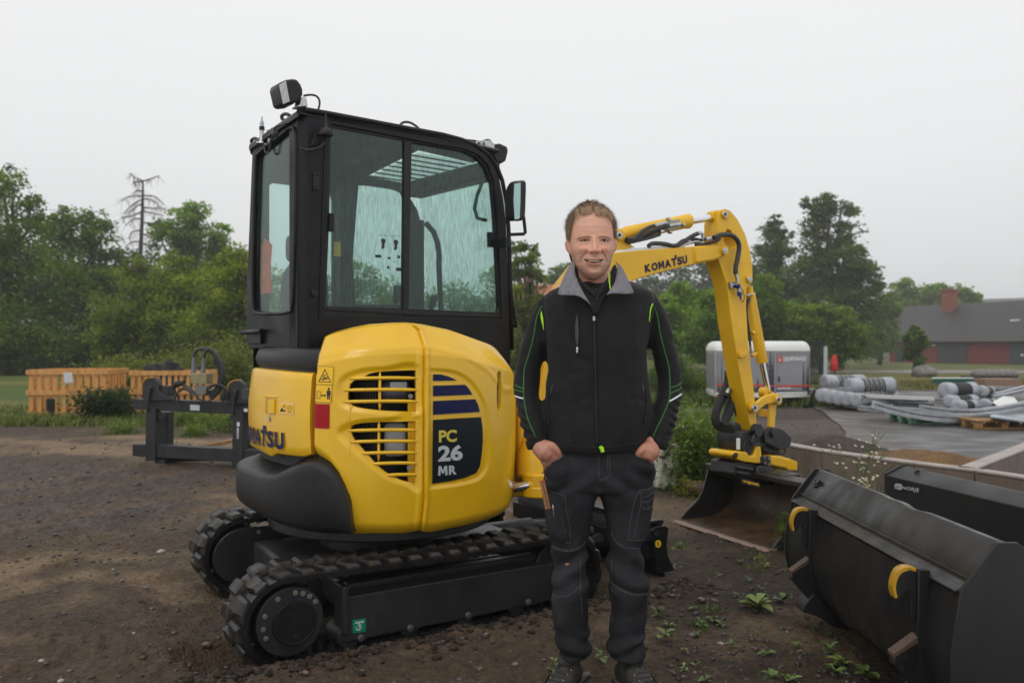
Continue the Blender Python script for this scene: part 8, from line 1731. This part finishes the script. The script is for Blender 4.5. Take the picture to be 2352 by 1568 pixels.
# ================================================================ TREES
GA,GB=(.020,.034,.007),(.070,.100,.024)
def blobs(*a):return list(a)
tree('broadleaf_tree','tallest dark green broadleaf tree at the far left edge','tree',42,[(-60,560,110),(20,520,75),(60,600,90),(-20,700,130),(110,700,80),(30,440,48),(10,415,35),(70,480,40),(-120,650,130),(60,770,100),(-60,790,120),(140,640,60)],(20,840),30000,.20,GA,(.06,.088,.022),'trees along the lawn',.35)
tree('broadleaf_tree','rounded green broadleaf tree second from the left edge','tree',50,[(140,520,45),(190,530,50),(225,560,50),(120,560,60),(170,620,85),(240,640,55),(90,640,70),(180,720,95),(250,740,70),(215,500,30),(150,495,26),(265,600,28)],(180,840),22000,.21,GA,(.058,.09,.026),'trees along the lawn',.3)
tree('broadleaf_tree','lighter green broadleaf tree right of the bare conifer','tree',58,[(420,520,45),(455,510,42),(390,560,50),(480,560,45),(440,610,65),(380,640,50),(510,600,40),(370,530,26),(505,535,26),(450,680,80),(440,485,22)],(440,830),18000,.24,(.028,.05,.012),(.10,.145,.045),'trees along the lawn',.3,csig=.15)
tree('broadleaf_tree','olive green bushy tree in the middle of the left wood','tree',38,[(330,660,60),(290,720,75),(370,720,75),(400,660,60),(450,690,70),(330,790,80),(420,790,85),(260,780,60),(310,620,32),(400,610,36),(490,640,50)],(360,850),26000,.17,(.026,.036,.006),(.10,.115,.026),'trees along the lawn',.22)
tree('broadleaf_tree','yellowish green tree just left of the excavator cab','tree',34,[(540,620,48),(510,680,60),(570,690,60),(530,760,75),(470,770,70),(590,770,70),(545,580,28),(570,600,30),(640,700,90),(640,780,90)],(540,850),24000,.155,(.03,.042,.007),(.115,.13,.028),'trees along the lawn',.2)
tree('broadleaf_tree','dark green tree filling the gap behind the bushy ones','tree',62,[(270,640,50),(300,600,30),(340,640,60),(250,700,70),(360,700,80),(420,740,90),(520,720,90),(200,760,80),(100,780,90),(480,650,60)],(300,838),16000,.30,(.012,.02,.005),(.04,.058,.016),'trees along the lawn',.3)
for k,(x,top) in enumerate(((700,625),(820,600),(930,630),(1050,640),(1140,620))):
 tree('broadleaf_tree',['broadleaf tree seen through the rear part of the cab','broadleaf tree behind the cab\'s rear side window','broadleaf tree behind the cab\'s middle','broadleaf tree behind the cab\'s front window','broadleaf tree behind the front edge of the cab'][k],'tree',48+3*k,[(x,top+40,45),(x-40,top+90,60),(x+40,top+90,60),(x,top+150,80),(x-50,top+180,70),(x+50,top+180,70)],(x,840),7000,.26,GA,GB,'trees along the lawn',.22,limbs=False)
tree('broadleaf_tree','airy green tree between the cab mirror and the man','tree',36,[(1200,590,34),(1215,640,40),(1190,690,48),(1225,720,45),(1180,620,28),(1200,780,60),(1240,790,45),(1228,575,16),(1180,565,16),(1205,840,50)],(1200,860),13000,.15,(.024,.034,.010),(.085,.10,.035),None,.18,csig=.14)
tree('broadleaf_tree','distant pale tree just left of the man\'s shoulder','tree',95,[(1290,640,32),(1265,660,28),(1310,625,26),(1320,680,50),(1270,710,50)],(1290,830),6000,.42,(.03,.045,.015),(.09,.12,.05),None,.3)
for k,(x,y,r) in enumerate(((1440,650,50),(1520,640,45),(1600,625,48),(1660,640,50),(1740,640,55))):tree('misty_tree','hazy dark tree in the misty wood behind the boom, %s' % ['left end','second from the left end','in the middle','second from the right end','right end'][k],'tree',120,[(x,y,r),(x-30,y+60,r),(x+30,y+60,r),(x,y+120,r*1.3)],(x,825),5000,.55,(.014,.024,.012),(.035,.052,.028),'misty wood',.4,limbs=False)
tree('broadleaf_tree','fresh green tree between the man\'s shoulder and the excavator arm','tree',44,[(1560,690,42),(1530,720,45),(1600,700,38),(1570,760,60),(1520,780,50),(1620,760,50),(1560,660,22),(1500,700,30)],(1560,835),15000,.18,(.026,.046,.010),(.095,.14,.04),None,.2)
tree('broadleaf_tree','fresh green tree directly behind the excavator arm','tree',40,[(1640,700,38),(1620,750,45),(1665,780,50),(1600,790,45),(1640,820,40)],(1640,838),9000,.17,(.026,.046,.010),(.09,.135,.04),None,.18)
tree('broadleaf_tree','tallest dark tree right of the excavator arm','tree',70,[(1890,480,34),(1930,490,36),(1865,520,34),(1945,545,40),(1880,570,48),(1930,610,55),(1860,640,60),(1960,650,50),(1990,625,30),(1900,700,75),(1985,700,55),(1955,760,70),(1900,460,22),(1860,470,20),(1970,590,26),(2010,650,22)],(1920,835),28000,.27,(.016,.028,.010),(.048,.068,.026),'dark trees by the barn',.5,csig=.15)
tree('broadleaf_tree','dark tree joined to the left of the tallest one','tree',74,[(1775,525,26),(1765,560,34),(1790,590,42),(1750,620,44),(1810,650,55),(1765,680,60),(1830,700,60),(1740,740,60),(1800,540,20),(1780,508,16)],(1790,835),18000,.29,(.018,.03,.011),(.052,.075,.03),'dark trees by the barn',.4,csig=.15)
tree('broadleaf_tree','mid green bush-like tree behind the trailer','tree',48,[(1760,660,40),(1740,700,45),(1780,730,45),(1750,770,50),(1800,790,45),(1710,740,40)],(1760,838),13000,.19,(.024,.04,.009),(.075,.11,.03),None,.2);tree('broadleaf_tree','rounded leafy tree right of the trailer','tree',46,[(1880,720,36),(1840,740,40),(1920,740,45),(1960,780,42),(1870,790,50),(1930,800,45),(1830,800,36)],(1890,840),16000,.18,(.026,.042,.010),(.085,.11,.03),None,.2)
tree('broadleaf_tree','hazy green tree between the dark trees and the barn','tree',84,[(2020,740,40),(2040,700,30),(2010,790,40),(2035,770,30)],(2020,832),7000,.32,(.026,.04,.013),(.08,.11,.04),None,.25)
for k,(x,y,r) in enumerate(((2075,672,28),(2120,680,26),(2160,675,24),(2205,680,26),(2235,690,20),(2050,700,26))):tree('misty_tree','hazy green tree behind the barn roof, %s' % ['under its left end','second from the left','left of the chimney','right of the chimney','rightmost','beside the gable'][k],'tree',118,[(x,y,r),(x-15,y+30,r),(x+15,y+30,r)],(x,822),4500,.5,(.035,.055,.02),(.09,.125,.05),'trees behind the barn',.3,limbs=False)
tree('young_tree','slim young tree standing before the barn wall','tree',40,[(2100,765,16),(2095,785,20),(2112,790,18),(2100,812,22),(2108,832,16),(2088,805,14),(2100,752,9),(2114,768,11)],(2094,862),6500,.11,(.020,.036,.011),(.055,.08,.028),None,.06)
for k,(x,y,r,Y) in enumerate(((-20,800,45,40),(60,805,42,44),(130,810,38,47),(200,808,42,45),(268,805,42,42),(340,806,42,36),(410,808,40,35),(470,806,42,33),(530,806,42,32))):
 tree('undergrowth_bush',['dark bush at the far left under the trees','second dark bush from the left at the wood edge','third dark bush from the left at the wood edge','dark bush under the rounded tree','dark bush under the bare conifer','bush left of the bushy olive tree trunk','bush under the olive green bushy tree','bush behind the hose loop of the carriage','bush at the wood edge nearest the cab'][k],'bush',Y,[(x,y,r),(x-28,y+22,r*.8),(x+28,y+20,r*.8),(x+10,y-22,r*.6)],(x,850),5500,.15,(.014,.022,.005),(.045,.055,.014),'bushes under the left wood',.05,limbs=False)
bc=P(325,600,55);BT_=empty('dead_conifer',(bc.x,55,float(zg(bc.x,55))),'bare dead conifer with drooping twigs rising above the left wood','tree')
def bp2(x,y,dy=0):q=P(*ZN(x,y),55+dy);return q
M_dw=MT('dead_twigs',(.060,.052,.048),None,rough=.9)
mb=MB();mb.tube([bp2(975,1300),bp2(975,800),bp2(985,600),bp2(993,400),bp2(996,230),bp2(992,214)],[.28,.16,.13,.10,.06,.02],8);mb.obj('trunk',M_dw,BT_,smooth=180)
brs=[((993,215),(940,190),(905,160)),((996,218),(1050,200),(1105,178)),((993,225),(950,218),(930,228)),((994,290),(955,280),(930,310)),((992,320),(900,325),(848,350)),((993,318),(1080,325),(1140,375)),((994,345),(930,375),(862,440)),((994,340),(1060,350),(1120,400)),((990,400),(1070,405),(1130,405)),((988,430),(900,465),(850,465)),((990,425),(1060,440),(1140,455)),((985,480),(930,480),(880,520)),((985,500),(1050,510),(1110,500)),((980,560),(920,570),(900,620)),((980,580),(1040,600),(1080,640)),((978,640),(920,640),(870,680)),((978,650),(1040,660),(1100,680)),((992,370),(945,400),(900,430)),((976,720),(930,720),(900,760))]
mb=MB()
for b in brs:
 dy=random.uniform(-2,2);q=spline([bp2(x,y,dy*i/2) for i,(x,y) in enumerate(b)],5);mb.tube(q,[.055-.04*i/len(q) for i in range(len(q))],5)
 for i in range(2,len(q)):
  for _ in range(2):
   a=q[i];d=Vector((random.gauss(0,.3),random.gauss(0,.3),-random.uniform(.1,.75)));mb.tube([a,a+d*.5+Vector((0,0,.05)),a+d],[.014,.010,.006],3,caps=False)
mb.obj('branches',M_dw,BT_,smooth=180)
def hill(name,Y,pts):
 X0=np.linspace(-900,3300,200);yy_=np.interp(X0,[p[0] for p in pts],[p[1] for p in pts])+2.5*fbm(X0*.02,X0*0,1,3,9)
 top=CH+(HY-yy_)/F*Y;x=(X0-CX)/F*Y;rows_=np.linspace(0,1,8)[:,None];X=x[None]+0*rows_;Yy=Y-120*(1-rows_)+0*x[None];Z=-3+(top[None]+3)*np.sin(rows_*1.57)
 grid_mesh(name,X,Yy,Z,np.ones(X.shape+(3,))*np.array((.03,.045,.02)),M_lawn)
hill('hills',420,[(-900,740),(200,745),(600,740),(1100,735),(1500,720),(2000,700),(2240,688),(2352,682),(3300,676)])
def bank(name,c,rx,ry,h,label,rz):
 o=heap(name,c,rx,ry,h,(.065,.045,.034),(.10,.07,.05),label,rz);return o
bank('soil_bank',(4.6,22.5),3.2,1.6,.75,'long bank of brown soil between the man and the trailer',R(0))
# ================================================================ PLANTS, STONES, GRASS
M_grs=MT('grass_blade',(.05,.08,.02),(.8,.85,.75),scale=3,rough=.6,attr='Col',spec=.2)
def tufts(name,pts,h,w,ca,cb,per=14,spread=.05,label=None,cat=None,lean=.45):
 n=len(pts)*per;b=np.repeat(pts,per,0)+np.concatenate([RNG.normal(size=(n,2))*spread,np.zeros((n,1))],1);hh=np.repeat(h*RNG.uniform(.5,1.3,len(pts)),per)*RNG.uniform(.5,1.2,n)
 d=RNG.normal(size=(n,2))*lean;tip=b+np.stack([d[:,0]*hh,d[:,1]*hh,hh],1);s=np.stack([-d[:,1],d[:,0],np.zeros(n)],1);s /= np.linalg.norm(s,axis=1)[:,None]+1e-9;s=s*w
 v=np.stack([b-s,b+s,b+(tip-b)*.55+s*.8+np.array([0,0,1])*hh[:,None]*.08,tip],1).reshape(-1,3);f=np.arange(4*n).reshape(n,4)
 t=np.repeat(RNG.uniform(0,1,len(pts)),per);return raw_mesh(name,v,f,leaf_cols(n,4,ca,cb,t),M_grs,None,'stuff')
def scat(n,fx,fy,cond=None):
 out=[]
 while len(out)<n:
  x,y=fx(),fy()
  if cond is None or cond(x,y):out.append((x,y,ground_z(x,y)))
 return np.array(out)
U_=random.uniform
pts=[]
for _ in range(5200):
 y=13.7+abs(random.gauss(0,1.6));x=U_(-1.1,.15)*y;pts.append((x,y,float(zg(x,y))+.0))
tufts('long_grass',np.array(pts),.12,.006,(.075,.11,.018),(.19,.21,.05),12,.07)
pts=[]
for _ in range(2600):y=U_(25,32);x=y*U_(.28,1.0);pts.append((x,y,float(zg(x,y))))
tufts('lawn_edge_grass',np.array(pts),.10,.010,(.09,.11,.02),(.19,.16,.05),9,.12)
pts=[]
for _ in range(1500):
 x=U_(1.9,5.6);y=U_(18,23.5);x=2.2+U_(0,5);pts.append((x,y,float(zg(x,y))+.5*max(0,1-((x-4.6)/3.2)**2-((y-22.5)/1.6)**2)))
tufts('bank_weeds',np.array(pts),.22,.010,(.04,.07,.014),(.13,.17,.04),12,.1)
pts=[];
for _ in range(90):t=U_(0,1);a,b=Vector((*w1[1],0)),Vector((*w1[3],0));p=a.lerp(b,t)+Vector((-.15-U_(0,.12),-.05,0));pts.append((p.x,p.y,0))
tufts('dry_stalks',np.array(pts),.34,.0028,(.20,.17,.11),(.28,.25,.17),6,.03,lean=.08)
def leafy(name,label,cat,base,stems,h,spread,nleaf,leaf,ca,cb,group=None,asp=.45,flowers=None,stemr=.004,lean=.25,yel=None):
 b=Vector(base);e=empty(name,b,label,cat,group);mb=MB();C,T,FL=[],[],[]
 for k in range(stems):
  a=U_(0,6.28);r0=U_(0,spread*.35);p0=b+Vector((math.cos(a)*r0,math.sin(a)*r0,-.01));hh=h*U_(.55,1.05);ln=lean*U_(.2,1.2);p1=p0+Vector((math.cos(a)*hh*ln*.4,math.sin(a)*hh*ln*.4,hh*.55));p2=p0+Vector((math.cos(a)*hh*ln,math.sin(a)*hh*ln,hh))
  q=spline([p0,p1,p2],6);mb.tube(q,[stemr*(1-.7*i/len(q)) for i in range(len(q))],4,caps=False)
  for i in range(nleaf):
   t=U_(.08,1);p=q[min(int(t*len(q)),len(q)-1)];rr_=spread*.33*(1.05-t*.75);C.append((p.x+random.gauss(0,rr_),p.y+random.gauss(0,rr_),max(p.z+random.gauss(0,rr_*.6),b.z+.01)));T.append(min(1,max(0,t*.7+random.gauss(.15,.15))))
  FL.append(p2)
  if flowers:
   for _ in range(3):d=Vector((random.gauss(0,.05),random.gauss(0,.05),U_(-.08,.02)));mb.tube([q[int(len(q)*.7)],p2+d],stemr*.55,3,caps=False);FL.append(p2+d)
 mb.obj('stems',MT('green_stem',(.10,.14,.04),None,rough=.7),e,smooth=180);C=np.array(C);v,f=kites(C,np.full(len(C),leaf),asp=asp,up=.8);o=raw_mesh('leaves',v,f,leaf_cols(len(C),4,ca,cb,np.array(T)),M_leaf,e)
 if flowers:
  for p in FL[:40]:
   mb=MB();n=9;c=p;vs=[c+Vector((0,0,.001))];up=Vector((random.gauss(0,.4),-.5,.8)).normalized();x_=up.cross(Vector((1,0,0))).normalized();y_=up.cross(x_)
   for i in range(n*2):a=math.pi*i/n;r=.014 if i % 2 else .006;vs.append(c+(x_*math.cos(a)+y_*math.sin(a))*r)
   mb.add(vs,[(0,i+1,(i+1) % (2*n)+1) for i in range(2*n)]);fo_=mb.obj('flower',MT('white_petals',(.68,.68,.62),None,rough=.7),e,smooth=0);MB().ell(c+up*.003,(.0045,.0045,.004),7,4).obj('flower_centre',MT('yellow_centre',(.55,.36,.02),None,rough=.8),fo_)
 return e
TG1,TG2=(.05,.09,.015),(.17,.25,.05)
def gp(x,y):q=G(x,y);return (q.x,q.y,ground_z(q.x,q.y))
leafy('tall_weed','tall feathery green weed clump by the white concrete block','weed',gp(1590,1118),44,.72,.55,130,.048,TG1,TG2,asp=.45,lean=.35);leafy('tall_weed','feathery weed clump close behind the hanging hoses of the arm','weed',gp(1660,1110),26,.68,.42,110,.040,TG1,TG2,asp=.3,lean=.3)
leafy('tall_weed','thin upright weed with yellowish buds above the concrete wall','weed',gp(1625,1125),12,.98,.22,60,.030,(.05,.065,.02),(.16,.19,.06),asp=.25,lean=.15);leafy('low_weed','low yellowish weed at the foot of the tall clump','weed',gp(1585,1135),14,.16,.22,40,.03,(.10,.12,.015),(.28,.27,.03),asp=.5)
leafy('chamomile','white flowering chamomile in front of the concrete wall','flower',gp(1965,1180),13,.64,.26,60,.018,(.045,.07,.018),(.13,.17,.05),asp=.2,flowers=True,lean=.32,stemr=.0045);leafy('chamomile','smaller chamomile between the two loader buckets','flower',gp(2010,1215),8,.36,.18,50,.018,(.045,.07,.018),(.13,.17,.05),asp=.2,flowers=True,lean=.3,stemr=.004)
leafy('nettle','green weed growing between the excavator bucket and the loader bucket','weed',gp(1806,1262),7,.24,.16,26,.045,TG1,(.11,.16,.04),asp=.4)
leafy('leafy_bush','dark green leafy bush in front of the two pine crates','bush',gp(247,965),40,.52,.75,90,.075,(.012,.026,.006),(.045,.075,.020),asp=.6,lean=.6)
for k,(x,y,h,lb) in enumerate(((330,820,1.0,'yellow green bush behind the gap between the crates'),(420,818,1.1,'yellow green bush behind the crate with pipes'),(500,800,1.3,'yellow green bush behind the hose loop'),(560,800,1.5,'yellow green bush right beside the cab\'s left edge'),(240,825,.8,'low yellow green bush behind the left crate'))):
 Y=18.5+k*.3;b=P(x,y,Y);leafy('leafy_bush',lb,'bush',(b.x,Y,float(zg(b.x,Y))),46,h*1.05,.95,75,.075,(.05,.07,.012),(.19,.21,.045),'bushes behind the crates',asp=.6,lean=.55)
for k,(x,y,h,sp_) in enumerate(((280,995,.14,.5),(430,975,.32,.45),(490,985,.30,.5),(540,990,.3,.4),(590,960,.5,.4),(445,1000,.12,.4),(700,940,.5,.6))):leafy('low_weed',['pale green low weed patch on the mud left of the carriage frame','weeds seen through the carriage frame, left','weeds seen through the carriage frame, middle','weeds seen through the carriage frame, right','weed growing beside the rear of the excavator','low weeds under the carriage frame opening','weeds behind the excavator counterweight'][k],'weed',gp(x,y),24,h,sp_,34,.045,(.06,.09,.015),(.19,.25,.05),asp=.5,lean=.6)
for k,(x,y,h) in enumerate(((1560,880,.5),(1600,895,.45),(1530,870,.6),(1545,842,.4))):Y=21.5-k*.3;b=P(x,y,Y);leafy('leafy_bush',['green bush on the soil bank by the trailer','low green bush at the foot of the soil bank','green bush on the soil bank beside the man\'s sleeve','white flowering bush on top of the soil bank'][k],'bush',(b.x,Y,max(0,b.z-.1)),30,h,.8,70,.06,(.04,.07,.012),(.15,.21,.045),'bushes on the soil bank',asp=.5,lean=.6)
M_rl=MT('weed_leaf',(.07,.13,.025),(.8,.9,.7),scale=30,rough=.45,attr='Col',bump=.2,bscale=120)
def rosette(i,x,y,s,n,col):
 s *= .72
 b=Vector(gp(x,y));V_,F_,K_=[],[],[]
 rd=random.Random(i)
 for k in range(n):
  a=6.28*k/n+rd.uniform(-.4,.4);L_=s*rd.uniform(.6,1.1);el_=rd.uniform(.25,.95);d=Vector((math.cos(a)*math.cos(el_),math.sin(a)*math.cos(el_),math.sin(el_)));sd=Vector((-math.sin(a),math.cos(a),0));w=L_*rd.uniform(.16,.28);z0_=Vector((0,0,rd.uniform(0,s*.4)))
  n0=len(V_);pr=[(0,.05),(.3,.7),(.55,1),(.8,.7),(1,.05)]
  for t,q in pr:
   c=b+z0_+d*L_*t-Vector((0,0,1))*L_*.35*t*t;V_+=[c-sd*w*q+Vector((0,0,w*q*.3)),c-Vector((0,0,w*.15)),c+sd*w*q+Vector((0,0,w*q*.3))]
  cl=np.array(col)*rd.uniform(.65,1.25)
  K_+=[cl]*15
  for j in range(4):F_+=[(n0+j*3,n0+j*3+1,n0+j*3+4,n0+j*3+3),(n0+j*3+1,n0+j*3+2,n0+j*3+5,n0+j*3+4)]
 V_=[v-b for v in V_]
 o=raw_mesh('weed',np.array([tuple(v) for v in V_]),F_,np.array(K_),M_rl,None);o.location=b
 tag(o,{0:'largest leafy weed on the bare ground, left of the near loader bucket',26:'broad leaved weed between the man\'s two shoes',22:'weed at the bottom right corner below the loader bucket lug',7:'feathery weed tuft a little right of the man\'s shin'}.get(i,'small green weed with a few pointed leaves on the dark mud'),'weed','small weeds on the bare ground');return o
spots=[(1740,1400,.15,11),(1735,1385,.12,9),(1800,1385,.10,8),(1527,1470,.10,8),(1680,1492,.07,6),(1510,1415,.08,7),(1535,1440,.07,7),(1610,1440,.08,9),(1635,1425,.07,9),(1655,1430,.06,8),(1600,1455,.06,7),(1830,1270,.05,6),(1760,1300,.06,7),(1720,1335,.05,6),(1590,1400,.06,6),(1830,1485,.06,6),(1760,1505,.07,6),(1905,1500,.09,7),(1930,1530,.10,8),(1918,1545,.09,8),(1770,1555,.08,7),(1815,1562,.09,7),(1990,1560,.10,6),(1850,1410,.05,6),(1960,1500,.05,5),(1900,1460,.05,5),(1380,1515,.085,5),(1275,1530,.06,5),(1270,1545,.05,5),(1598,1535,.06,3),(1570,1545,.05,5),(1620,1565,.07,6),(1560,1255,.06,9),(1545,1262,.05,8),(1700,1290,.05,6),(1650,1320,.05,6),(1545,1300,.05,6),(1690,1370,.05,5),(1520,1350,.04,5),(1740,1280,.05,6),(1745,1355,.05,6),(1870,1440,.05,5),(1570,1500,.05,5)]
for i,(x,y,s,n) in enumerate(spots):rosette(i,x,y,s,n,(.075,.125,.022) if i % 3 else (.12,.16,.03))
pts=[gp(x+random.gauss(0,14),y+random.gauss(0,6)) for x,y in [(1740,1300),(1640,1400),(1560,1255),(1610,1440),(1750,1275),(1800,1300)] for _ in range(9)]
tufts('ground_grass',np.array(pts),.035,.0018,(.07,.11,.02),(.17,.2,.05),8,.02)
M_stn=MT('wet_stone',(.11,.10,.095),(.19,.15,.13),scale=9,rough=.4,rough2=.6,bump=.4,bscale=60,attr='Col')
def stone_geo(rd,n=10):
 bm=bmesh.new();bmesh.ops.create_icosphere(bm,subdivisions=1,radius=1)
 for v in bm.verts:v.co *= rd.uniform(.75,1.15)
 sx,sy,sz=rd.uniform(.8,1.4),rd.uniform(.6,1.0),rd.uniform(.3,.7)
 co=np.array([(v.co.x*sx,v.co.y*sy,v.co.z*sz) for v in bm.verts]);fs=np.array([[v.index for v in f.verts] for f in bm.faces]);bm.free();return co,fs
rd_=random.Random(2);GEO=[stone_geo(rd_) for _ in range(10)]
scol=[(.10,.09,.085),(.15,.105,.09),(.20,.17,.15),(.07,.07,.075),(.16,.10,.06),(.34,.31,.28),(.12,.12,.13)]
def gravel(name,pts,sizes,lo=0,tone=1.):
 V_,F_,K_=[],[],[];n0=0
 for (x,y,z),s_ in zip(pts,sizes):
  co,fs=GEO[random.randrange(10)];a=U_(0,6.28);c,s2=math.cos(a),math.sin(a);q=co*s_;q=np.stack([q[:,0]*c-q[:,1]*s2+x,q[:,0]*s2+q[:,1]*c+y,q[:,2]+z+s_*.1],1)
  V_.append(q);F_.append(fs+n0);n0+=len(q);K_.append(np.repeat(np.array([random.choices(scol,(8,6,3,7,4,.5,5))[0]])*U_(.6,1.2)*tone,len(q),0))
 return raw_mesh(name,np.concatenate(V_),np.concatenate(F_),np.concatenate(K_),M_stn,None,'stuff',tri=True)
def nearpt(a=2.2,b=9):
 y=1/U_(1/b,1/a);return y
pts=scat(9000,lambda:0,lambda:0,None) if False else []
while len(pts)<8000:
 y=nearpt(2.3,12);x=U_(-.66,.66)*y
 dens=.22+.5*max(0,float(fbm(x,y,1.3,3,70)))+(.8 if (x<-1.1-.25*(y-4.5) and y>5) else 0)+(.55 if x>.6 else 0)
 if U_(0,1.2)<dens:pts.append((x,y,ground_z(x,y)))
gravel('gravel',pts,[.0035+.011*U_(0,1)**3.2*(1+.1*p[1]) for p in pts],tone=.85)
pts=[]
for _ in range(2600):y=nearpt(9,24);x=y*U_(.1,.62)+.4;pts.append((x,y,ground_z(x,y)))
gravel('yard_gravel',pts,[.008+.02*U_(0,1)**3 for p in pts])
big=[(473,1455,.030,'pinkish square stone left of the rear track'),(450,1497,.022,'pale flat pinkish stone left of the track'),(118,1105,.03,'flat grey stone on the mud at the left'),(370,1268,.028,'pale slab stone beside the rear track'),(1610,1385,.03,'reddish flat stone right of the man'),(1545,1375,.022,'small brown stone right of the man\'s knee'),(1590,1460,.030,'grey slate piece right of the man\'s shin'),(1600,1435,.02,'dark slate piece beside the weeds'),(1345,1555,.030,'grey stone between the man\'s shoes'),(1655,1480,.022,'pale stone beside the thin weed'),(620,1075+300,.02,'brown stone beside the track'),(260,1310,.016,'pale yellow stone chip on the mud'),(95,1515,.014,'whitish pebble at the lower left'),(140,1560,.016,'white pebble near the bottom left corner'),(700,1560,.022,'brown stone at the lower edge below the track'),(250,1200,.02,'grey stone in the middle of the left mud'),(350,1390,.018,'small brown stone left of the near sprocket')]
for i,(x,y,s_,lb) in enumerate(big):
 p=gp(x,y);co,fs=GEO[i % 10];c=scol[5] if 'pale' in lb or 'whit' in lb else (scol[1] if 'pink' in lb or 'red' in lb or 'brown' in lb else scol[0]);o=raw_mesh('stone',co*s_,fs,np.repeat(np.array([c])*1.3,len(co),0),M_stn,None,tri=True);o.location=(p[0],p[1],p[2]+s_*.2);o.rotation_euler=(0,0,i*1.3);tag(o,lb,'stone')
pts=[]
while len(pts)<1500:
 u=U_(-1.25,1.5);v=-.82-abs(random.gauss(0,.13));q=TR.w(u,v,0);pts.append((q.x,q.y,ground_z(q.x,q.y)))
V_=[]
mudc=scol;scol=[(.05,.034,.022),(.06,.04,.027),(.085,.06,.04),(.04,.028,.02),(.05,.035,.025),(.06,.04,.03),(.05,.04,.03)]
clod=gravel('mud_clods',pts,[.006+.022*U_(0,1)**2.5 for p in pts]);clod.data.materials[0]=M_gnd;scol=mudc
bm=bmesh.new();bmesh.ops.create_cube(bm,size=1);me=bpy.data.meshes.new('haze');bm.to_mesh(me);bm.free();hz=bpy.data.objects.new('haze',me);S.collection.objects.link(hz)
hz.scale=(2600,1700,34);hz.location=(0,800,13.5);hz['kind']='stuff'
mh=bpy.data.materials.new('haze');mh.use_nodes=True;N,L=mh.node_tree.nodes,mh.node_tree.links;N.clear();out=N.new('ShaderNodeOutputMaterial');pv_=N.new('ShaderNodeVolumePrincipled');pv_.inputs['Color'].default_value=(.92,.94,.96,1);pv_.inputs['Density'].default_value=.0011;pv_.inputs['Anisotropy'].default_value=.2
L.new(pv_.outputs[0],out.inputs['Volume']);me.materials.append(mh)
